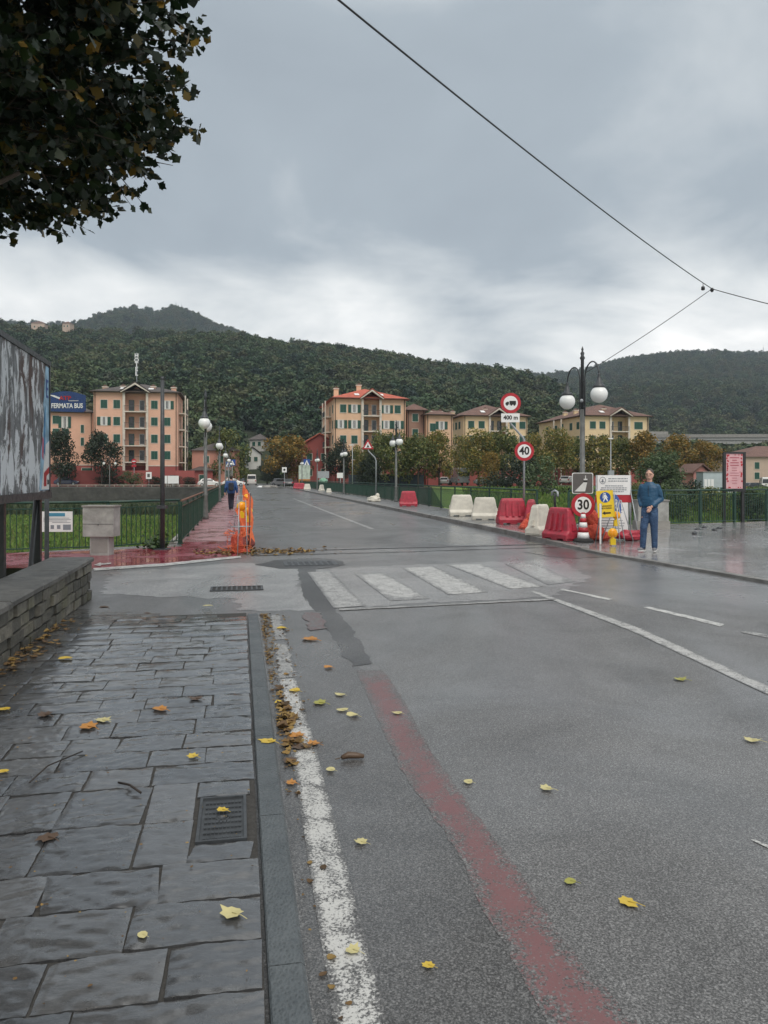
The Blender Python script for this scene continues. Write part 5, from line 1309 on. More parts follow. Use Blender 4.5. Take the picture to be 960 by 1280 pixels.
def apartment(org, w, d, H, label, wallm, basem, roofm, bay, rowsz, winds, base_h=3.6, sidew=None, hip=3.0, side_bal=None, chims=(), group=None, frontgable=True, skyl=2, bayrows=None, rz=BR, z0=0.0, ww=1.15, wh=1.5, baygr=True):
    t = thing('apartment_building', (org[0], org[1], z0), label, 'apartment building', rz, group)
    b0, b1 = bay if bay else (w, w)
    m = MB().bx(0, b0, 0, d, base_h, H)
    if bay: m.bx(b1, w, 0, d, base_h, H).bx(b0, b1, 1.7, d, base_h, H)
    m.build('wall', wallm, t)
    m = MB().bx(-.03, b0, -.04, d+.03, -.4, base_h-.003)
    if bay: m.bx(b1, w+.03, -.04, d+.03, -.4, base_h-.003).bx(b0, b1, 1.66, d+.03, -.4, base_h-.003)
    m.build('ground_storey', basem, t)
    MB().bx(-.06, b0 if bay else w+.06, -.09, -.041, base_h-.1, base_h+.06).build('string_course', M['trim'], t)
    if bay: MB().bx(b1, w+.06, -.09, -.041, base_h-.1, base_h+.06).build('string_course', M['trim'], t)
    for x in (.25, w-.25): MB().tube((x, -.12, .2), (x, -.12, H), .07, 6).build('downpipe', M['bark'], t)
    # hip roof
    o = .7; e = H+.002; rd = min(w, d)/2
    if w >= d: A = (rd, d/2); B_ = (w-rd, d/2)
    else: A = (w/2, rd); B_ = (w/2, d-rd)
    v = [(-o, -o, e), (w+o, -o, e), (w+o, d+o, e), (-o, d+o, e), (A[0], A[1], e+hip), (B_[0], B_[1], e+hip), (-o, -o, e+.16), (w+o, -o, e+.16), (w+o, d+o, e+.16), (-o, d+o, e+.16)]
    if w >= d: fs = [(6, 7, 5, 4), (7, 8, 5), (8, 9, 4, 5), (9, 6, 4)]
    else: fs = [(6, 7, 4), (7, 8, 5, 4), (8, 9, 5), (9, 6, 4, 5)]
    fs += [(0, 1, 7, 6), (1, 2, 8, 7), (2, 3, 9, 8), (3, 0, 6, 9), (0, 3, 2, 1)]
    rf = MB().add(v, fs).build('roof', roofm, t)
    MB().bx(-o, w+o, -o-.12, -o-.005, e+.04, e+.17).bx(-o-.12, -o-.005, -o, d+o, e+.04, e+.17).build('gutter', M['bark'], rf)
    for k in range(skyl):
        x = w*(.33+.34*k/(max(1, skyl-1))); yy = 1.5; zz = e+.16+(yy+o)*hip/(rd+o)
        sl = math.atan2(hip, rd+o)
        MB().box((x, yy, zz+.08), (.9, 1.2, .08), mtx=Matrix.Rotation(sl, 3, 'X')).build('skylight', M['white'], rf)
    for c in chims: chimney(rf, c[0], c[1], e+hip*.45 if len(c) < 3 else c[2], .45, .35, wallm)
    if bay:
        top = H+.25; apx = H+1.75; mid = (b0+b1)/2
        pf = MB().bx(b0-.22, b0+.22, -.28, -.095, 0 if baygr else base_h, top).bx(b1-.22, b1+.22, -.28, -.095, 0 if baygr else base_h, top)
        pf.prism([(b0-.6, top-.25), (b0-.35, top-.25), (mid, apx-.35), (b1+.35, top-.25), (b1+.6, top-.25), (mid, apx)], -.95, -.2)
        pf.build('portal_frame', M['trim'], t)
        gr = MB().add([(b0-.75, -1.0, top-.22), (mid, -1.0, apx+.08), (b1+.75, -1.0, top-.22), (b0-.75, 4.0, top-.22), (mid, 5.5, apx+.08), (b1+.75, 4.0, top-.22), (b0-.75, -1.0, top-.08), (mid, -1.0, apx+.22), (b1+.75, -1.0, top-.08), (b0-.75, 4.0, top-.08), (mid, 5.5, apx+.22), (b1+.75, 4.0, top-.08)],
            [(6, 7, 10, 9), (7, 8, 11, 10), (0, 3, 4, 1), (1, 4, 5, 2), (0, 1, 7, 6), (1, 2, 8, 7), (0, 6, 9, 3), (2, 5, 11, 8)]).build('bay_roof', roofm, t)
        MB().prism([(b0+.24, top-.3), (mid, apx-.5), (b1-.24, top-.3)], 1.45, 1.65).bx(b0+.24, b1-.24, 1.45, 1.65, H-.6, top-.3).build('bay_gable', wallm, t)
        for zr in (bayrows or rowsz):
            bl = MB().bx(b0+.01, b1-.01, -.35, 1.68, zr-1.42, zr-1.22).build('balcony', M['trim'], t)
            m = MB()
            for i in range(int((b1-b0)/.16)): m.bx(b0+.1+i*.16, b0+.13+i*.16, -.32, -.30, zr-1.22, zr-.3)
            m.bx(b0, b1, -.34, -.28, zr-.3, zr-.24).build('balcony_railing', M['dgrey'], bl)
            for xx, wd in ((b0+(b1-b0)*.27, .95), (b0+(b1-b0)*.73, .95)):
                dr = MB().bx(xx-wd/2, xx+wd/2, 1.60, 1.69, zr-1.21, zr+.95).build('balcony_door', M['curtain'] if (int(xx*7+zr) % 3 == 0) else M['shutter'], bl)
                MB().bx(xx-wd/2+.1, xx+wd/2-.1, 1.585, 1.598, zr-.9, zr+.85).build('pane', M['glass'], dr)
    for x, z, k in winds:
        if k in 'Oo' : window(t, x, z, ww, wh, 'o')
        elif k == 'D': window(t, x, z, ww*.95, wh*1.45, 'o')
        elif k == 'W':
            window(t, x-1.0, z, ww*.8, wh*1.05, 'o'); window(t, x+1.35, z, ww*.8, wh*1.05, 'd')
        elif k == 's': window(t, x, z, .55, wh, 'c')
        elif k == 'l': window(t, x, z, 1.9, 1.5, 'c')
        else: window(t, x, z, ww, wh, 'c')
    for (side, yy, z, k) in (sidew or ()):
        window(t, 0 if side == 'L' else w, z, ww if k != 's' else .6, wh, 'c' if k in 'cs' else 'o', y=yy, rz=R(-90) if side == 'L' else R(90)).location.x += (-.0 if side == 'L' else .05)
    if side_bal:
        side, ya, yb, zs = side_bal
        x0, x1 = (-1.3, -.01) if side == 'L' else (w+.01, w+1.3)
        m = MB()
        for yy in (ya, yb): m.bx(x0 if side == 'L' else x1-.22, x0+.22 if side == 'L' else x1, yy-.15, yy+.15, 0, H-.05)
        m.build('balcony_pillars', M['trim'], t)
        for zr in zs:
            bl = MB().bx(x0+.01, x1-.01, ya, yb, zr-1.4, zr-1.2).build('balcony', M['trim'], t)
            m = MB(); xo = x0+.05 if side == 'L' else x1-.05
            for i in range(int((yb-ya)/.2)): m.bx(xo-.015, xo+.015, ya+.1+i*.2, ya+.13+i*.2, zr-1.2, zr-.25)
            m.bx(xo-.03, xo+.03, ya, yb, zr-.25, zr-.2).build('balcony_railing', M['dgrey'], bl)
            MB().bx(-.02 if side == 'L' else w-.02, .02 if side == 'L' else w+.02, (ya+yb)/2-.6, (ya+yb)/2+.6, zr-1.19, zr+.9).build('balcony_door', M['shutter'], bl)
    return t
# A, left of the bridge: front from u=117 to 222 at about 141 m
YA = 141; kA = YA/F
xA = (117-480)*kA; yA = 139.0
def lx(u, Y0, x0): # pixel column -> local x on a front turned by BR
    k = (u-480)/F; return (k*Y0-x0)/(math.cos(BR)-k*math.sin(BR))
def zz_(v, Y): return CAMZ-(v-597)/F*Y
xA = (117-480)/F*yA
wA = lx(222, yA, xA)
bA = (lx(155, yA, xA), lx(184, yA, xA)); rA = [zz_(v, 141) for v in (506, 527, 548.5, 569)]
wi = []
for r_i, z in enumerate(rA):
    for u in (130, 146, 193, 209):
        if r_i == 3 and u in (130, 146): continue
        k = 'c'
        if (r_i, u) in ((1, 130), (0, 209)): k = 'o'
        wi.append((lx(u, yA, xA), z, k))
wi += [(lx(138, yA, xA), 1.8, 'c'), (lx(209, yA, xA), 1.7, 'c')]
wi = [(x, z, k) for x, z, k in wi]
apartment((xA, yA), wA, 13, zz_(491, 140.5), 'tall salmon apartment block left of the bridge with dark roof and central balconies', salmon, redpl, r_grey, bA, rA, wi, base_h=zz_(582, 140.5),
          side_bal=('R', 3, 9, rA), hip=2.3, chims=((1.2, 5), (bA[0]-.6, 3.5), (bA[1]+.8, 3), (wA-1, 4)), bayrows=rA, baygr=True)
yA2 = 143.5; xA2 = (35-480)/F*yA2; wA2 = lx(118, yA2, xA2)
wi = [(lx(u, yA2, xA2), zz_(v, 145), k) for u, v, k in ((70, 525, 'c'), (81, 528, 'D'), (103, 536, 's'), (70, 541, 'c'), (82, 541, 'c'), (103, 552, 's'), (50, 526, 'c'), (50, 546, 'c'), (109, 590, 'l'))]
apartment((xA2, yA2), wA2-.3, 10, zz_(516, 145), 'lower salmon wing joined to the left of the tall block, behind the bus stop sign', salmon, redpl, r_grey, None, [], wi, base_h=zz_(581, 144), hip=2.2, skyl=0, chims=((wA2*.4, 4),))
rwl = MB().bx(0, 26, -.2, .2, 0, 2.9); o = rwl.build('garden_wall', redpl, None, ((60-480)/F*137.5, 137.5, 0), (0, 0, .04)); tag(o, 'red plastered garden wall in front of the lower salmon wing', 'wall')
# B, centre
yB = 143; xB = (417.5-480)/F*yB; wB = lx(507, yB, xB); bB = (lx(453, yB, xB), lx(475.5, yB, xB))
rB = [zz_(v, 144) for v in (511, 530.5, 549.5, 569)]
wi = []
for r_i, z in enumerate(rB):
    for u, k in (((429, 'c'), (443, 'o'), (483.5, 'o'), (497, 'c')), ((426, 'o'), (443, 'o'), (483, 'o'), (497, 'o')), ((429, 'c'), (443, 'c'), (484, 'c'), (497, 'c')), ((429, 'c'), (443, 'c'), (484, 'o'), (497, 'c')))[r_i]:
        wi.append((lx(u, yB, xB), z, k))
apartment((xB, yB), wB, 19, zz_(498.5, 143.5), 'ochre apartment block with bright red hip roof right of the road end', ochre, redpl, r_red, bB, rB, wi, base_h=zz_(582, 143.5), hip=2.7,
          sidew=[('L', y, z, 'c') for z in rB for y in (1.8, 16.5)], side_bal=('L', 4, 9, rB), chims=((1.0, 5, zz_(498, 150)+1.2), (wB*.42, 7, zz_(484, 150))), bayrows=rB)
# link between B and C
yL_ = 150; xL = (509-480)/F*yL_
apartment((xL, yL_), lx(531, yL_, xL), 9, zz_(513.5, 150), 'narrow brownish link building between the red roofed block and its yellow neighbour', plaster('brown_plaster', (.33, .2, .15)), redpl, r_brown, None, [], [(1.6, zz_(522, 150), 'c'), (1.6, zz_(541, 150), 'c')], hip=1.6, skyl=0)
xL = (533-480)/F*149
apartment((xL, 149), lx(566, 149, xL), 9, zz_(519, 149), 'small yellow block with roof terrace clutter left of the two big yellow houses', ochre, redpl, r_brown, None, [], [(lx(541, 149, xL), zz_(534, 149), 'c'), (lx(552, 149, xL), zz_(531.5, 149), 'o'), (lx(541, 149, xL), zz_(553, 149), 'c')], hip=1.2, skyl=0, chims=((2, 3), (3.5, 3)))
# C
yC = 160; xC = (579.5-480)/F*yC; wC = lx(663, yC, xC)-.7; bC = (lx(612, yC, xC), lx(633, yC, xC)); rC = [zz_(v, 161) for v in (531, 549, 567)]
wi = [(lx(u, yC, xC), z, 'c') for z in rC for u in (589, 602, 641, 653)]
apartment((xC, yC), wC, 21, zz_(520, 160), 'yellow house with brown roof behind the lorry ban sign', yellowpl, redpl, r_brown, bC, rC, wi, hip=3.1, sidew=[('L', y, z, 'c' if y != 8 else 's') for z in rC for y in (3, 5.5, 8, 13, 16)], chims=((1, 12), (1.2, 15.5), (wC*.42, 4)), bayrows=rC[:2], ww=1.3)
yD = 160; xD = (729-480)/F*yD; wD = lx(810.5, yD, xD); bD = (lx(763, yD, xD), lx(786, yD, xD)); rD = [zz_(v, 161) for v in (531.5, 549, 567)]
wi = [(lx(u, yD, xD), z, 'c') for z in rD for u in (741, 753)]+[(lx(798, yD, xD), z, 'l') for z in rD]
apartment((xD, yD), wD, 24, zz_(520, 160), 'yellow house with brown roof right of the nearest street lamp', yellowpl, redpl, r_brown, bD, rD, wi, hip=3.2, sidew=[('L', y, z, 'c') for z in rD for y in (2.5, 6, 14, 19)], chims=((2, 8), (2.2, 14), (wD*.42, 3.5)), bayrows=rD[:2], ww=1.3, side_bal=('L', 8.5, 12.5, rD[:2]))
def house(p, w, d, H, label, wallm, roofm, rz=0, hip=1.8, wins=((.25, .6), (.7, .6)), gable=False, skyl=0, gx=True):
    t = thing('house', p, label, 'house', rz)
    MB().bx(0, w, 0, d, -1, H).build('wall', wallm, t)
    if gable:
        MB().prism([(0, H+.002), (w, H+.002), (w/2, H+hip-.1)], .01, d-.01).build('gable', wallm, t)
        MB().add([(-.5, -.5, H-.1), (w/2, -.5, H+hip), (w+.5, -.5, H-.1), (-.5, d+.5, H-.1), (w/2, d+.5, H+hip), (w+.5, d+.5, H-.1), (-.5, -.5, H+.12), (w/2, -.5, H+hip+.22), (w+.5, -.5, H+.12), (-.5, d+.5, H+.12), (w/2, d+.5, H+hip+.22), (w+.5, d+.5, H+.12)],
            [(6, 7, 10, 9), (7, 8, 11, 10), (0, 3, 4, 1), (1, 4, 5, 2), (0, 1, 7, 6), (1, 2, 8, 7), (3, 9, 10, 4), (4, 10, 11, 5), (0, 6, 9, 3), (2, 5, 11, 8)]).build('roof', roofm, t)
    else:
        o = .5; v = [(-o, -o, H), (w+o, -o, H), (w+o, d+o, H), (-o, d+o, H), (min(d, w)/2, d/2, H+hip), (w-min(d, w)/2+.01, d/2, H+hip)]
        MB().add(v, [(0, 1, 5, 4), (1, 2, 5), (2, 3, 4, 5), (3, 0, 4), (0, 3, 2, 1)]).build('roof', roofm, t)
    for a, b in wins: window(t, w*a, H*b, 1.0, 1.3, 'c')
    return t
house(far(240, 148), 9, 8, zz_(563, 148), 'red and cream low house with grey roof right of the tall salmon block', plaster('pink_plaster', (.5, .24, .18)), r_grey, BR, 1.6, ((.3, .75), (.6, .75), (.3, .35), (.75, .35)))
o = house(far(239, 146.5), 4, 3, 3.0, 'small red annexe in front of the low house with grey roof', redpl, r_grey, BR, .8, ((.5, .5),))
t = house(far(374, 150), 8, 26, zz_(560, 155), 'red building with sloping red tiled gable beside the big tree at the road end', redpl, r_red, BR, 2.6, ((.25, .75), (.6, .75), (.25, .35), (.6, .35)), gable=True)
house(far(305, 221, 4.8), 4.8, 7, 3.6, 'white house with grey roof at the foot of the wooded hill', plaster('white_plaster', (.6, .6, .57)), r_grey, .25, 2.0, ((.3, .6), (.7, .6)), gable=True)
house(far(312, 240, 10.8), 4.6, 6, 2.7, 'small pale farmhouse on the slope above the white house', plaster('pale_plaster', (.45, .44, .4)), r_grey, -.2, 2.0, ((.3, .5), (.7, .5)))
house(far(326, 246, 12.0), 3.6, 5, 2.2, 'low grey cottage right of the pale farmhouse on the slope', plaster('grey_plaster', (.33, .32, .3)), r_brown, .1, 1.6, ((.3, .5), (.7, .5)))
house(far(867, 118, -.9), 2.6, 5, 3.2, 'pink hut with pitched roof left of the white container', plaster('pink2_plaster', (.55, .25, .22)), r_brown, .1, 1.3, ((.25, .5), (.7, .5)), gable=True)
t = thing('white_container', far(879, 112, -.7), 'long white site container behind the plaza fence left of the poster case', 'container', .02)
MB().bx(0, 5.4, 0, 2.4, 0, 3.1).build('body', mat('container_white', (.42, .48, .5), .6, .1, 1), t); MB().bx(-.1, 5.5, -.1, 2.5, 3.101, 3.22).build('roof', M['concrete'], t)
m = MB()
for i in range(3): m.bx(.15+i*.5, .55+i*.5, -.04, -.003, 0, 2.1)
m.build('doors', M['white'], t); MB().bx(2.5, 3.6, -.03, -.002, .1, .9).build('vent', M['shutter'], t); MB().disc((3.2, 2.0), .12, -.03, -.002, 10).build('lamp', M['ink'], t)
house(far(930, 150, 0), 18, 14, zz_(571, 150), 'cream house with red tiled roof at the right edge', plaster('cream_plaster', (.52, .4, .32)), r_brown, .12, 2.4, ((.15, .7), (.35, .7), (.6, .7), (.8, .7), (.15, .35), (.35, .35)), gable=False)
hz_ = 705
# hillside houses on the skyline
# ------------------------------------------------------------------ viaduct
vt = thing('motorway_viaduct', far(800, 335, 0), 'grey concrete motorway viaduct crossing behind the trees at right', 'viaduct', -.05)
zd = zz_(547, 335)
MB().bx(0, 180, -5, 5, zd-1.4, zd).build('deck', conc2, vt); MB().bx(0, 180, -5.4, -5.02, zd-.3, zd+1.1).build('parapet', M['concrete'], vt); MB().bx(0, 180, -4.6, -4.4, zd-3.0, zd-1.402).build('girder', conc2, vt)
MB().bx(-2, 14, 6, 16, zd+1.2, zd+3).build('far_deck', M['concrete'], vt)
for i in range(6):
    x = 18+i*29; p = MB().bx(x-1.6, x+1.6, -3, 3, 0, zd-2.6).build('pier', M['concrete'], vt)
    MB().add([(x-1.6, -3, zd-3.2), (x+1.6, -3, zd-3.2), (x+1.6, 3, zd-3.2), (x-1.6, 3, zd-3.2), (x-3.4, -4.3, zd-1.41), (x+3.4, -4.3, zd-1.41), (x+3.4, 4.3, zd-1.41), (x-3.4, 4.3, zd-1.41)], [(0, 1, 5, 4), (1, 2, 6, 5), (2, 3, 7, 6), (3, 0, 4, 7), (4, 5, 6, 7)]).build('pier_head', M['concrete'], p)

# ------------------------------------------------------------------ far bank furniture
t = bridge_lamp(far(137, 131.9, -.1), 'small twin globe lamp on the far bank before the tall salmon block'); t.scale = (1, 1, 1.12); t.rotation_euler = (0, 0, R(90)); t['group'] = 'twin globe lamps on the far bank'
for u, v, w_, nm, lb in ((186, 597.5, 1.0, 'white_sign', 'white information sign left of the bare dark pole on the far bank'),):
    t = thing(nm, far(u, 134), lb, 'sign'); MB().bx(-.5, .5, -.03, 0, 1.4, 2.6).build('board', M['white'], t); MB().tube((0, .05, 0), (0, .05, 2.5), .04, 6).build('pole', M['galv'], t); MB().bx(-.25, .2, -.04, -.031, 1.7, 2.3).build('pictogram', M['signgrey'], t)
for k, u in enumerate((205.5, 213, 220)):
    t = thing('white_board', far(u, 133.0), ['left', 'middle', 'right'][k]+'most of the three white boards standing on the far bank' if k != 1 else 'middle of the three white boards standing on the far bank', 'board', group='white boards on the far bank')
    MB().bx(-.48, .48, -.04, 0, .6-.2*(k == 2)*0, 1.95+.05*k*0).build('panel', M['white'], t); MB().bx(-.4, -.34, 0, .05, 0, 1.9).bx(.34, .4, 0, .05, 0, 1.9).build('legs', M['galv'], t)
t = thing('no_entry_sign', far(167.5, 135), 'small red round sign before the central balconies of the salmon block', 'road sign'); MB().tube((0, .05, 0), (0, .05, 4.8), .05, 6).build('pole', M['galv'], t)
s_ = MB().disc((0, 4.5), .45, -.04, 0, 18).build('sign_disc', M['signred'], t); MB().bx(-.28, .28, -.06, -.041, 4.42, 4.58).build('bar', M['white'], s_); MB().bx(-.4, .4, -.04, 0, 3.5, 3.9).build('plate', M['signred'], t)
def crossing(u, Y, z, label, s=1.0):
    t = thing('crossing_sign', far(u, Y, 0), label, 'road sign', group='blue crossing signs'); MB().tube((0, .05, 0), (0, .05, z), .04, 6).build('pole', M['galv'], t)
    b = MB().bx(-s/2, s/2, -.04, 0, z-s, z).build('plate', M['signblue'], t); MB().prism([(-s*.4, z-s*.9), (s*.4, z-s*.9), (0, z-s*.12)], -.05, -.041).build('triangle', M['white'], b); MB().prism([(-s*.12, z-s*.85), (0, z-s*.35), (s*.12, z-s*.85)], -.06, -.051).build('walker', M['ink'], b)
crossing(290.5, 128, zz_(574.5, 128), 'blue pedestrian crossing sign by the left railing, right of its pair', 1.0); crossing(285, 126, zz_(577, 126), 'blue crossing sign overlapping its neighbour at the left railing', .9); crossing(383.5, 128, zz_(574, 128), 'blue pedestrian crossing sign above the tall tourist board', 1.1)
t = thing('tourist_board', far(381, 127), 'tall town board with pale top and orange base at the bridge end', 'notice board'); zt_ = zz_(581.5, 127)
MB().bx(-1.0, .9, -.05, 0, zt_-2.3, zt_).build('panel', mat('board_pale', (.42, .48, .42), .6, .4, 2), t); MB().bx(-1.0, .9, -.05, 0, zt_-2.9, zt_-2.31).build('base_panel', mat('board_orange', (.5, .2, .04), .6), t); MB().bx(-.8, -.7, .01, .1, 0, zt_).bx(.6, .7, .01, .1, 0, zt_).build('legs', M['galv'], t)
t = thing('grey_board', far(404.5, 126), 'plain grey board right of the tall town board', 'board'); MB().bx(-1, .9, -.05, 0, zz_(597.5, 126), zz_(589, 126)).build('panel', M['galv'], t); MB().bx(-.7, -.62, 0, .06, 0, 2.4).bx(.62, .7, 0, .06, 0, 2.4).build('legs', M['galv'], t)
t = thing('white_board', far(425.5, 125), 'white square board left of the yellow tree behind the railing', 'board'); MB().bx(-.55, .55, -.05, 0, zz_(597.5, 125), zz_(591, 125)).build('panel', M['white'], t); MB().bx(-.05, .05, 0, .06, 0, 2.2).build('leg', M['galv'], t)
t = thing('white_sign', far(355.5, 132), 'small white square sign under the big tree at the road end', 'sign'); MB().bx(-.4, .4, -.05, 0, zz_(590.5, 132), zz_(584, 132)).build('panel', M['white'], t); MB().bx(-.04, .04, 0, .06, 0, 3).build('leg', M['galv'], t); MB().disc((0, zz_(587.2, 132)), .2, -.06, -.051, 12).build('symbol', M['ink'], t)
t = thing('green_skip', far(410, 131), 'pale green containers behind the railing left of the white board', 'container'); lump((-.9, 0, .8), (.9, .7, .7), 3).build('cover', mat('pale_green_sheet', (.2, .4, .28), .6), t); MB().bx(-1.8, 1.6, -.6, .6, 0, .8).build('bin', M['shutter'], t)
t = thing('street_lamp', far(440.5, 128), 'slim grey street lamp in front of the yellow tree', 'street lamp'); MB().path([(0, 0, 0), (0, 0, 7.0)], [.08, .05], 8).build('pole', M['galv'], t); MB().bx(-.5, .3, -.1, .1, 7.0, 7.15).build('head', M['white'], t)
t = thing('street_lamp', far(763.5, 100), 'slim lamp post rising behind the works notice board', 'street lamp'); zb_ = zz_(549, 100)
MB().path([(0, 0, -4.2), (0, 0, zb_)], [.08, .05], 8).build('pole', M['galv'], t); MB().bx(-.35, .35, -.3, .3, zz_(597, 100), zz_(588, 100)).build('box', M['galv'], t); MB().bx(-.3, .25, -.1, .1, zb_, zb_+.15).build('head', M['white'], t)
t = thing('dark_screen_fence', far(436, 133), 'dark blue screen fence of the car park below the tree row', 'fence', .01); MB().bx(0, 13, -.05, .05, 0, zz_(593.5, 133)).build('screen', mat('dark_screen', (.018, .03, .04), .7, .3, 1), t)
m = MB()
for i in range(6): m.bx(i*2.5-.05, i*2.5+.05, -.12, -.051, 0, zz_(592.5, 133))
m.build('posts', M['dgrey'], t)
t = thing('red_wall', far(535, 150), 'low red building between the tree trunks right of the camper', 'building', .0); MB().bx(0, 22, 0, 5, 0, zz_(585, 150)).build('wall', redpl, t); MB().bx(-.3, 22.3, -.3, 5.3, zz_(585, 150)+.002, zz_(583.5, 150)).build('roof', r_brown, t)
t = thing('mound', far(330, 131), 'pale gravel mound on the road at the far bridge end', 'mound'); lump((1, 0, .0), (1.5, .7, .32), 6, 10).build('heap', M['concrete'], t); lump((0, .1, 0), (1.3, .5, .25), 2, 8).build('skirt', M['white'], t)

# letter mast and aerials on the hill
def mast(u, v0, v1, Y, label, nm='radio_mast', w_=1.2):
    t = thing(nm, (W(u, 0, Y).x, Y, zz_(v0, Y)-12), label, 'mast'); h = zz_(v1, Y)-zz_(v0, Y)+12; m = MB()
    for sx, sy in ((-1, -1), (1, -1), (1, 1), (-1, 1)): m.tube((sx*w_, sy*w_, 0), (sx*.2, sy*.2, h), .22, 4)
    n = int(h/4)
    for i in range(n):
        a = w_*(1-i/n)+.2; b_ = w_*(1-(i+1)/n)+.2; m.tube((-a, -a, i*h/n), (b_, -b_, (i+1)*h/n), .12, 3).tube((a, -a, i*h/n), (-b_, -b_, (i+1)*h/n), .12, 3)
    m.build('lattice', M['galv'], t); MB().tube((0, 0, h), (0, 0, h+5), .15, 4).build('aerial', M['galv'], t); return t
# ------------------------------------------------------------------ hills
SKF = [(-900, 454), (-300, 434), (-60, 417), (0, 415), (40, 419), (90, 423), (130, 426), (200, 427), (250, 430), (290, 435), (320, 439), (350, 445), (380, 445), (420, 447), (440, 451), (480, 456), (510, 462), (540, 468), (600, 473), (640, 479), (700, 499), (760, 542), (800, 579), (900, 585), (1000, 587), (1300, 587), (2200, 592)]
SKB = [(-900, 440), (-300, 420), (-60, 408), (20, 407), (60, 408), (95, 408), (112, 401), (130, 397), (150, 391), (165, 388.5), (180, 390), (195, 393), (205, 390), (217, 387), (230, 391), (245, 398), (262, 407), (280, 414), (320, 428), (370, 450), (470, 470), (600, 474), (640, 473), (690, 471), (730, 467), (760, 460), (800, 452), (850, 447), (900, 445), (960, 447), (1100, 452), (1300, 480), (2200, 520)]
def interp(T, u): return np.interp(u, [a for a, b in T], [b for a, b in T])
def vn(x, y, s, seed=0):
    x = np.asarray(x)/s+seed; y = np.asarray(y)/s+seed*1.7
    xi = np.floor(x).astype(int); yi = np.floor(y).astype(int); fx = x-xi; fy = y-yi; fx = fx*fx*(3-2*fx); fy = fy*fy*(3-2*fy)
    def h(a, b): v = np.sin(a*127.1+b*311.7+seed*13.7)*43758.5453; return v-np.floor(v)
    return (h(xi, yi)*(1-fx)+h(xi+1, yi)*fx)*(1-fy)+(h(xi, yi+1)*(1-fx)+h(xi+1, yi+1)*fx)*fy
def hill_z(k, Y, front):
    u = k*F+480
    if front: T, Yr, Y0, b0 = SKF, 620.0, 205.0, 0.0
    else: T, Yr, Y0, b0 = SKB, 1500.0, 480.0, 0.0
    e = (597-interp(T, u))/F; x = k*Y
    zr = CAMZ+e*Yr; t = np.clip((Y-Y0)/(Yr-Y0), 0, None)
    if front: t = t/(1.0)
    z = np.where(t <= 1, zr*t**.92, zr*(1-(t-1)*.35))
    n = (vn(x, Y, 90, 1)-.5)*.30+(vn(x, Y, 38, 2)-.5)*.14 if front else (vn(x, Y, 160, 4)-.5)*.22+(vn(x, Y, 70, 5)-.5)*.10
    am = np.clip(1-np.abs(t), 0, 1)**.5*np.clip(t*3, 0, 1)
    return z*(1+n*am)-(2.0)*(1-np.clip(t*8, 0, 1))
def hill(name, front, Ys, ks, mt):
    K, YY = np.meshgrid(ks, Ys); Z = hill_z(K, YY, front); X = K*YY
    vs = np.stack([X, YY, Z], -1).reshape(-1, 3); n = len(ks)
    fs = [(i*n+j, i*n+j+1, (i+1)*n+j+1, (i+1)*n+j) for i in range(len(Ys)-1) for j in range(n-1)]
    m = bpy.data.meshes.new(name); m.from_pydata(vs.tolist(), [], fs); m.materials.append(mt); m.polygons.foreach_set('use_smooth', [True]*len(fs)); m.update()
    return struct(link(name, m))
hill_m = mat('forest_floor', (.025, .035, .016), .95, .3, .05)
hill('hills', True, np.concatenate([np.linspace(205, 620, 60), np.linspace(640, 900, 10)]), np.linspace(-1.4, 1.6, 260), hill_m)
hill('mountain', False, np.concatenate([np.linspace(480, 1500, 60), np.linspace(1530, 2000, 8)]), np.linspace(-1.4, 1.6, 260), hill_m)

# ------------------------------------------------------------------ tree crowns
def leaf_cloud(n, clumps, size, seed, shape='blob', up=.25):
    r = np.random.default_rng(seed); vs = []; fs = []
    tot = sum(c[3]**2 for c in clumps)
    P = []
    for (cx, cy, cz, cr) in clumps:
        k = max(6, int(n*cr**2/tot)); d = r.normal(size=(k, 3)); d /= np.linalg.norm(d, axis=1)[:, None]
        rad = cr*(r.uniform(.55, 1.08, k))[:, None]; P.append(np.array([cx, cy, cz])+d*rad*np.array([1, 1, .85]))
    P = np.concatenate(P); k = len(P)
    a = r.normal(size=(k, 3)); a[:, 2] *= .6; a /= np.linalg.norm(a, axis=1)[:, None]
    b = np.cross(a, r.normal(size=(k, 3))); b /= np.linalg.norm(b, axis=1)[:, None]
    s = size*r.uniform(.6, 1.3, k)[:, None]
    V = np.stack([P-a*s, P+b*s*.6, P+a*s, P-b*s*.6], 1).reshape(-1, 3)
    return V, k
def cloud_mesh(name, V, k, mt):
    m = bpy.data.meshes.new(name); m.vertices.add(4*k); m.vertices.foreach_set('co', V.astype(np.float32).ravel())
    m.loops.add(4*k); m.loops.foreach_set('vertex_index', np.arange(4*k, dtype=np.int32)); m.polygons.add(k)
    m.polygons.foreach_set('loop_start', np.arange(k, dtype=np.int32)*4); m.update(calc_edges=True); m.validate(); m.materials.append(mt); return m
def clumps_for(h, rw, base, seed, n=26):
    r = random.Random(seed); C_ = []
    for i in range(n):
        z = r.uniform(base, h); t = (z-base)/(h-base); rr = rw*math.sqrt(max(.05, 1-(abs(t-.42)/.62)**2.2)); a = r.uniform(0, 6.28); q = r.uniform(.35, .85)*rr
        C_.append((q*math.cos(a), q*math.sin(a), z-.1*h*.5, r.uniform(.24, .42)*rw))
    C_.append((0, 0, (base+h)/2, rw*.6)); return C_
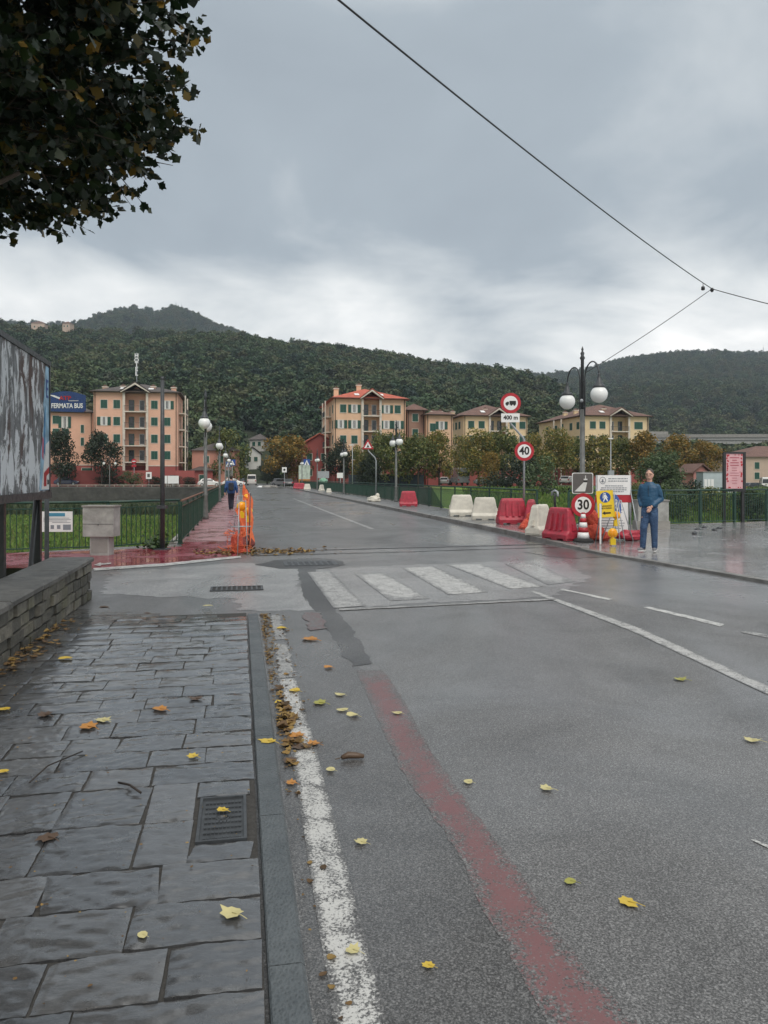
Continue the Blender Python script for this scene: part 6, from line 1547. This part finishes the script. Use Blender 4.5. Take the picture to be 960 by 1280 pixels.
# forest crowns as one mass of stuff: points carry small crown meshes
fb = NB('forest_leaf'); ri = fb.objrand(); isl = fb.island()
fc = fb.ramp(ri, (0, (0.0132, 0.0359, 0.0200)), (.25, (0.0238, 0.0562, 0.0260)), (.5, (0.0409, 0.0796, 0.0320)), (.72, (0.0561, 0.0819, 0.0340)), (.88, (0.0726, 0.0780, 0.0360)), (1, (0.0145, 0.0359, 0.0300)))
loc = fb.n('ShaderNodeObjectInfo').outputs['Location']
fc = fb.mix(fb.ramp(fb.noise(.012, 4, .6, .5, loc), (.45, 0), (.65, .75)), fc, fb.ramp(ri, (0, (0.0495, 0.0858, 0.0300)), (.5, (0.0858, 0.1131, 0.0420)), (1, (0.1056, 0.1014, 0.0450))))
fc = fb.mix(1.0, fc, fb.ramp(isl, (0, .8), (1, 1.25)), 'MULTIPLY')
fm = fb.set(Base_Color=fc, Roughness=.8)
crowns = []
for i in range(5):
    h = (8, 9, 7.5, 10, 6.5)[i]; rw_ = (4.2, 4.6, 5.0, 3.6, 4.0)[i]
    V, k = leaf_cloud(620, clumps_for(h, rw_, 1.0, 40+i, 14), .55, 50+i); me = cloud_mesh('crown_variant', V, k, fm)
    crowns.append(bpy.data.objects.new('crown_variant', me))
ccol = bpy.data.collections.new('crown_variants')
for c in crowns: ccol.objects.link(c)
def forest(name, label, front, n, k0, k1, Y0, Y1, smin, smax, seed):
    r = np.random.default_rng(seed); Y = np.sqrt(r.uniform(Y0*Y0, Y1*Y1, n)); k = r.uniform(k0, k1, n); Z = hill_z(k, Y, front); X = k*Y
    keep = np.ones(n, bool)
    if front: keep &= ~((np.abs(k+.171) < .017) & (Y < 264)); keep &= ~((np.abs(k+.162) < .026) & (Y < 246))
    P = np.stack([X, Y, Z-.5], 1)[keep]
    me = bpy.data.meshes.new(name); me.vertices.add(len(P)); me.vertices.foreach_set('co', P.astype(np.float32).ravel()); me.update()
    o = tag(link(name, me), label, 'forest', kind='stuff')
    ng = bpy.data.node_groups.new(name+'_scatter', 'GeometryNodeTree')
    ng.interface.new_socket('Geometry', in_out='INPUT', socket_type='NodeSocketGeometry'); ng.interface.new_socket('Geometry', in_out='OUTPUT', socket_type='NodeSocketGeometry')
    a = ng.nodes.new('NodeGroupInput'); z = ng.nodes.new('NodeGroupOutput'); ip_ = ng.nodes.new('GeometryNodeInstanceOnPoints'); ci = ng.nodes.new('GeometryNodeCollectionInfo')
    ci.inputs[0].default_value = ccol; ci.inputs[1].default_value = True; ci.inputs[2].default_value = True
    rs = ng.nodes.new('FunctionNodeRandomValue'); rs.data_type = 'FLOAT'; rs.inputs[2].default_value = smin; rs.inputs[3].default_value = smax
    rr_ = ng.nodes.new('FunctionNodeRandomValue'); rr_.data_type = 'FLOAT_VECTOR'; rr_.inputs[0].default_value = (-.12, -.12, 0); rr_.inputs[1].default_value = (.12, .12, 6.28)
    ng.links.new(a.outputs[0], ip_.inputs['Points']); ng.links.new(ci.outputs[0], ip_.inputs['Instance']); ip_.inputs['Pick Instance'].default_value = True
    ng.links.new(rr_.outputs[0], ip_.inputs['Rotation']); ng.links.new(rs.outputs[1], ip_.inputs['Scale']); ng.links.new(ip_.outputs[0], z.inputs[0])
    md = o.modifiers.new('scatter', 'NODES'); md.node_group = ng
    return o
forest('forest', 'dense dark green wood covering the near hillside', True, 21000, -.72, .80, 212, 650, .4, 1.45, 1)
forest('mountain_forest', 'darker bluish wood on the farther ridges and the peak', False, 20000, -.72, .85, 560, 1560, .8, 1.7, 2)
def hz2(u, Y, front): return float(hill_z(np.array((u-480)/F), np.array(float(Y)), front))
hA = house((W(39, 0, 600).x, 600, zz_(415.5, 600)), 10, 8, 7.5, 'larger cream house high on the left ridge', bpy.data.materials['cream_plaster'], r_brown, .1, 2); 
hB = house((W(78, 0, 605).x, 605, zz_(413.5, 605)), 6, 7, 6, 'small cream house high on the ridge, right of the larger one', bpy.data.materials['cream_plaster'], r_brown, -.1, 2)
hC = house((W(429, 0, 612).x, 612, zz_(446, 612)), 12, 8, 4, 'pale villa on the skyline above the red roofed block', bpy.data.materials['pale_plaster'], r_grey, .1, 2)
hD = house((W(448, 0, 614).x, 614, zz_(447.5, 614)), 9, 7, 3, 'low white villa right of the pale one on the skyline', bpy.data.materials['white_plaster'], r_grey, -.1, 1.5)
mast(220, 392, 379, 1500, 'thin lattice mast on top of the mountain peak', w_=1.6); mast(227, 392, 381, 1505, 'second thinner mast right beside the one on the peak', w_=1.0)
mast(954, 452, 434, 1480, 'thin mast on the right ridge near the edge of the photo', w_=1.3); mast(259, 462, 436, 590, 'faint lattice pylon on the wooded slope right of the tall block', w_=1.0); 
t = thing('letter_mast', (W(171, 0, 300).x, 300, zz_(489, 300)-6), 'slim mast with vertical white letters on the slope above the salmon block', 'mast')
hh = zz_(441, 300)-zz_(489, 300)+6; MB().tube((0, 0, 0), (0, 0, hh), .16, 6).build('pole', M['galv'], t)
for i, ch in enumerate('HOTEL'): text(ch, 2.3, t, (0, -.3, hh-1.2-i*1.75), M['white'], bold=.05, ext=.05)

# ------------------------------------------------------------------ far bank trees, bushes
aut = leafmat('autumn_leaf', [(.06, .09, .025), (.12, .15, .036), (.23, .20, .042), (.29, .19, .04), (.10, .125, .034), (.34, .26, .055)], .6, .2)
autg = leafmat('olive_leaf', [(.05, .08, .022), (.10, .135, .034), (.18, .17, .04), (.08, .115, .03)], .6, .2)
dkg = leafmat('dark_green_leaf', [(.012, .022, .012), (.02, .034, .015), (.03, .045, .018)], .6, .15)
orl = leafmat('orange_crown_leaf', [(.07, .08, .022), (.22, .15, .03), (.34, .19, .035), (.13, .12, .028)], .6, .2)
pgl = leafmat('pale_green_leaf', [(.07, .11, .045), (.11, .16, .065), (.05, .08, .035)], .6, .2)
yel = leafmat('yellow_leaf_crown', [(.14, .13, .03), (.24, .2, .03), (.09, .1, .03)], .6, .2)
TM = {}
def far_tree(p, h, rw_, mt, label, seed=0, base=None, group='trees on the far bank', cat='tree', name='tree', n=4600, ls=.2, tall=1):
    key = (mt.name, seed % 4, name, round(ls, 2))
    if key not in TM:
        rs = seed % 4; V, k = leaf_cloud(n, clumps_for(8, 3.6, 2.3 if name == 'tree' else .3, 70+rs*3+len(TM), 30), ls, 90+rs); cm = cloud_mesh('crown', V, k, mt)
        m = MB(); r = random.Random(rs); tops = []
        if name == 'tree':
            m.path([(0, 0, -.5), (.05, 0, 1.2), (0, .05, 2.6), (.1, 0, 5)], [.22, .17, .14, .05], 8)
            for i in range(7):
                a = r.uniform(0, 6.28); z = r.uniform(1.9, 3.6); m.path([(0, 0, z), (1.0*math.cos(a), 1.0*math.sin(a), z+1.0), (2.2*math.cos(a), 2.2*math.sin(a), z+2.2)], [.09, .06, .02], 5)
        else:
            for i in range(6): a = r.uniform(0, 6.28); m.path([(0, 0, -.3), (.6*math.cos(a), .6*math.sin(a), 2), (1.6*math.cos(a), 1.6*math.sin(a), 4)], [.08, .05, .02], 5)
        TM[key] = (cm, m.mesh('trunk', M['bark']))
    cm, tmh = TM[key]
    t = thing(name, p, label, cat, seed*1.3, group); t.scale = (rw_/3.6, rw_/3.6, h/8.0)
    link('crown', cm, t); link('trunk', tmh, t); return t
FT = [ # u, Y, top v, half width px, material, label
 (75, 133, 540, 19, dkg, 'round dark green tree right of the billboard'), (127, 134, 540, 20, dkg, 'round dark green tree before the salmon block, right of the bus stop sign'), (60, 145, 548, 14, autg, 'yellowish tree peeping out behind the billboard edge'),
 (284, 150, 538, 23, autg, 'olive tree over the left road end above the walking person'), (262, 158, 548, 14, autg, 'smaller olive tree behind the second lamp'),
 (358, 146, 545, 27, orl, 'big orange and green tree right of the road end'), (385, 152, 556, 12, autg, 'small green tree between the orange tree and the red building'),
 (424, 137, 551, 17, dkg, 'dark green tree at the left foot of the red roofed block'), (450, 136, 560, 14, yel, 'small yellow tree beside the slim grey lamp'), (473, 134, 543, 21, autg, 'olive tree before the balconies of the red roofed block'),
 (462, 131, 567, 15, dkg, 'low dark tree left of the triangular sign pole'), (498, 133, 541, 22, autg, 'olive tree behind the lamp on the right railing'), (523, 132, 544, 22, autg, 'olive tree right of the railing lamp with dark trunk'),
 (549, 134, 541, 21, aut, 'autumn coloured tree left of the camper van'), (578, 143, 548, 17, aut, 'autumn tree rising behind the camper van'), (598, 132, 540, 24, aut, 'autumn tree right of the camper van'), (612, 127, 566, 13, orl, 'small orange tree before the whitish car'),
 (628, 134, 539, 24, autg, 'olive tree below the 400 m plate'), (668, 138, 545, 18, aut, 'autumn tree right behind the 40 sign'),
 (696, 133, 538, 22, aut, 'autumn tree between the 40 sign and the nearest lamp'), (722, 138, 548, 18, autg, 'olive tree directly behind the nearest lamp post'), (747, 134, 546, 22, aut, 'autumn tree above the works notice board'),
 (776, 138, 548, 20, autg, 'olive tree above the standing man'), (800, 136, 544, 22, orl, 'orange tree left of the pale green tree'), (848, 135, 545, 22, orl, 'orange tree right of the pale green tree'), (884, 136, 552, 22, orl, 'orange and dark tree over the white container'),
 (826, 112, 566, 27, pgl, 'pale green bushy tree behind the standing man'), (232, 160, 566, 9, autg, 'small tree behind the low red house'), (334, 185, 582, 14, dkg, 'dark tree behind the white house at the road end'), (297, 200, 584, 16, autg, 'low tree at the foot of the white house'), (340, 175, 578, 12, dkg, 'dark bush at the end of the road')]
for i, (u, Y, v, hw, mt_, lb) in enumerate(FT):
    zb0 = 0 if Y > 131 else -1.2
    far_tree((W(u, 0, Y).x, Y, zb0), zz_(v, Y)-zb0, hw/F*Y*1.12, mt_, lb, i)
BT = [ # bushes: u, Y, z base, top v, half width px
 (650, 120, -4.2, 566, 27, dkg, 'dark bush rising behind the 40 sign pole'), (672, 118, -4.2, 572, 24, pgl, 'green bush right of the 40 sign pole'), (620, 121, -4.2, 582, 20, dkg, 'low dark bush left of the 40 sign pole'),
 (770, 100, -4.2, 596, 26, dkg, 'dark bush behind the notice boards'), (860, 100, -4.2, 600, 24, dkg, 'dark green bush behind the plaza fence'), (845, 90, -4.2, 608, 20, pgl, 'green bush low behind the plaza fence right of the man'), (890, 95, -4.2, 611, 24, autg, 'olive bush behind the fence left of the poster case'), (935, 88, -4.2, 612, 22, dkg, 'dark bush behind the fence under the poster case'), (800, 95, -4.2, 604, 20, autg, 'olive bush behind the man'), (960, 95, -4.2, 608, 26, pgl, 'green bush at the right edge behind the fence'),
 (700, 112, -4.2, 602, 25, dkg, 'low bush below the white parked car'), (165, 134, .2, 588, 14, pgl, 'pale green bush under the arch of the salmon block'), (128, 135, .2, 596, 13, dkg, 'dark hedge clump below the left tree'), (148, 135, .2, 596, 10, dkg, 'dark hedge clump left of the pale green bush'), (192, 136, .2, 594, 12, dkg, 'dark hedge clump behind the bare pole'), (215, 137, .2, 594, 12, dkg, 'dark hedge clump behind the white boards'), (236, 137, .2, 596, 10, dkg, 'dark hedge clump left of the second lamp')]
for i, (u, Y, zb0, v, hw, mt_, lb) in enumerate(BT):
    far_tree((W(u, 0, Y).x, Y, zb0), (zz_(v, Y)-zb0), hw/F*Y*1.1, mt_, lb, i, group='bushes along the far bank', cat='bush', name='bush', n=3200)
# hedge along the far bank at right and the grass
def tuft_field(name, label, n, fx, zf, hgt, mt, seed):
    r = np.random.default_rng(seed); X, Y = fx(r, n); Z = zf(X, Y); h = hgt*r.uniform(.5, 1.4, n); a = r.uniform(0, 6.28, n); w_ = .06+h*.16
    b = np.stack([X, Y, Z], 1); dx = np.stack([np.cos(a)*w_, np.sin(a)*w_, np.zeros(n)], 1); tp = b+np.stack([r.normal(0, .2, n)*h, r.normal(0, .2, n)*h, h], 1)
    V = np.stack([b-dx, b+dx, tp+dx*.3, tp-dx*.3], 1).reshape(-1, 3); return tag(link(name, cloud_mesh(name, V, n, mt)), label, 'grass', kind='stuff')
gm = leafmat('grass_blade', [(.06, .12, .022), (.10, .18, .035), (.15, .24, .045), (.15, .15, .05)], .8, .2)
tuft_field('grass', 'bright green grass growing in the riverbed', 60000, lambda r, n: (r.uniform(-62, -8, n), r.uniform(40, 112, n)), lambda X, Y: X*0-4.25+.0*X, .45, gm, 5)
tuft_field('tall_weeds', 'tall pale weeds at the foot of the far river wall', 9000, lambda r, n: (r.uniform(-68, -25, n), 112+abs(r.normal(0, 5, n))), lambda X, Y: X*0-4.25, 1.5, leafmat('weed_blade', [(.04, .07, .03), (.1, .12, .06)], .8, .2), 6)
tuft_field('riverside_grass', 'green grass and low weeds behind the right railing and plaza fence', 60000, lambda r, n: (r.uniform(4, 62, n), r.uniform(42, 118, n)), lambda X, Y: X*0-4.25+np.clip((Y-85)*.12, 0, 3.8)*(X > 12), .6, gm, 7)
m = MB(); m.add([(8, 82, -4.21), (140, 82, -4.21), (140, 130, .1), (8, 130, .1), (8, 130, -4.2), (140, 130, -4.2)], [(0, 1, 2, 3), (0, 3, 4), (1, 5, 2)]); struct(m.build('bank_slope', grass_m))

# ------------------------------------------------------------------ the near tree with single leaves
nb = NB('near_leaf'); ni = nb.island()
nc = nb.ramp(ni, (0, (.008, .018, .009)), (.55, (.014, .030, .012)), (.86, (.024, .042, .014)), (.94, (.12, .09, .018)), (1, (.28, .17, .03)))
nm = nb.set(Base_Color=nc, Roughness=.45)
tr = nb.n('ShaderNodeBsdfTranslucent'); nb.nt.links.new(nc, tr.inputs[0]); ms = nb.n('ShaderNodeMixShader'); ms.inputs[0].default_value = .22
nb.nt.links.new(nb.b.outputs[0], ms.inputs[1]); nb.nt.links.new(tr.outputs[0], ms.inputs[2]); nb.nt.links.new(ms.outputs[0], nb.nt.nodes['Material Output'].inputs[0])
nt_ = thing('near_tree', (-4.9, 5.6, -1.0), 'dark leafy tree with some orange leaves overhanging the upper left of the sidewalk', 'tree')
O = Vector((-4.9, 5.6, -1.0)); r = random.Random(21)
m = MB(); m.path([(0, 0, -.5), (.05, .05, 1.5), (0, .1, 3.2), (.15, .1, 5), (.1, .2, 8)], [.34, .27, .22, .16, .06], 12)
lim = []
for i in range(22):
    a = r.uniform(0, 6.28); z = r.uniform(3.6, 7.2); L1 = r.uniform(1.2, 2.4)
    p0 = Vector((0, .1, z)); p1 = p0+Vector((math.cos(a)*L1*.5, math.sin(a)*L1*.5, .5)); p2 = p0+Vector((math.cos(a)*L1, math.sin(a)*L1, .6+r.uniform(-.3, .5)))
    m.path([p0, p1, p2], [.07, .045, .015], 6); lim.append((p1, p2))
TW = []
while len(TW) < 8200:
    x, y, z = r.uniform(-1, 1), r.uniform(-1, 1), r.uniform(-1, 1)
    e = abs(x)**3.2+abs(y)**3.2+abs(z)**3.2
    if e > 1 or e < .12 and r.random() < .8: continue
    c = Vector((.30+x*2.7, .6+y*2.6, 7.42+z*2.45))
    if mnoise.noise(c*.75+Vector((3, 1, 2))) < -.36: continue
    TW.append(c)
leaf_proto = []
def leaf_template(seed):
    rd = random.Random(seed); half = [(0, 0), (.28, .16), (.5, .42), (.62, .34), (.75, .52), (1.0, .2), (1.18, .0)]
    pts = [(x, y*rd.uniform(.85, 1.15)) for x, y in half]+[(x, -y*rd.uniform(.85, 1.15)) for x, y in half[-2:0:-1]]
    return [(x, y, -.25*abs(y)-.18*x*x+.1*x) for x, y in pts]
TP = [leaf_template(i) for i in range(5)]
lv = []; lf = []
for c in TW:
    d = Vector((c.x*.5+r.gauss(0, .8), c.y*.3+r.gauss(0, .8), -.2+r.gauss(0, .5))).normalized(); Ln = r.uniform(.18, .38)
    if r.random() < .5: m.path([c-d*Ln*.3, c+d*Ln], [.007, .003], 4, cap=False)
    for j in range(r.randint(7, 13)):
        p = c+d*Ln*r.uniform(-.3, 1.1); t_ = r.choice(TP); s = r.uniform(.055, .12)
        ax = (d*.5+Vector((r.gauss(0, .8), r.gauss(0, .8), r.gauss(-.5, .6)))).normalized(); nn = Vector((r.gauss(0, .7), r.gauss(0, .7), r.gauss(.6, .5))); b_ = ax.cross(nn)
        if b_.length < .05: continue
        b_.normalize(); n3_ = ax.cross(b_)
        o0 = len(lv); lv += [p+ax*x*s+b_*y*s+n3_*zq*s for x, y, zq in t_]; k = len(t_); lf.append(tuple(range(o0, o0+k)))
me = bpy.data.meshes.new('crown'); me.from_pydata([tuple(v) for v in lv], [], lf); me.materials.append(nm); me.update(); link('crown', me, nt_)
m.build('trunk', M['bark'], nt_)

# ------------------------------------------------------------------ air
HAZE = True
if HAZE:
    hb = MB().bx(-1900, 2300, -80, 2050, -6.2, 420).build('haze', None) if False else None
    m = MB().bx(-2900, 3300, -70, 2060, -6, 420); hm_ = bpy.data.materials.new('haze_air'); hm_.use_nodes = True; n_ = hm_.node_tree.nodes; n_.remove(n_['Principled BSDF'])
    pv = n_.new('ShaderNodeVolumePrincipled'); pv.inputs['Density'].default_value = .0002; pv.inputs['Color'].default_value = (.72, .82, .95, 1); pv.inputs['Anisotropy'].default_value = .2
    hm_.node_tree.links.new(pv.outputs[0], n_['Material Output'].inputs['Volume'])
    tag(m.build('haze', hm_), 'thin bluish autumn haze over the valley', 'haze', kind='stuff')
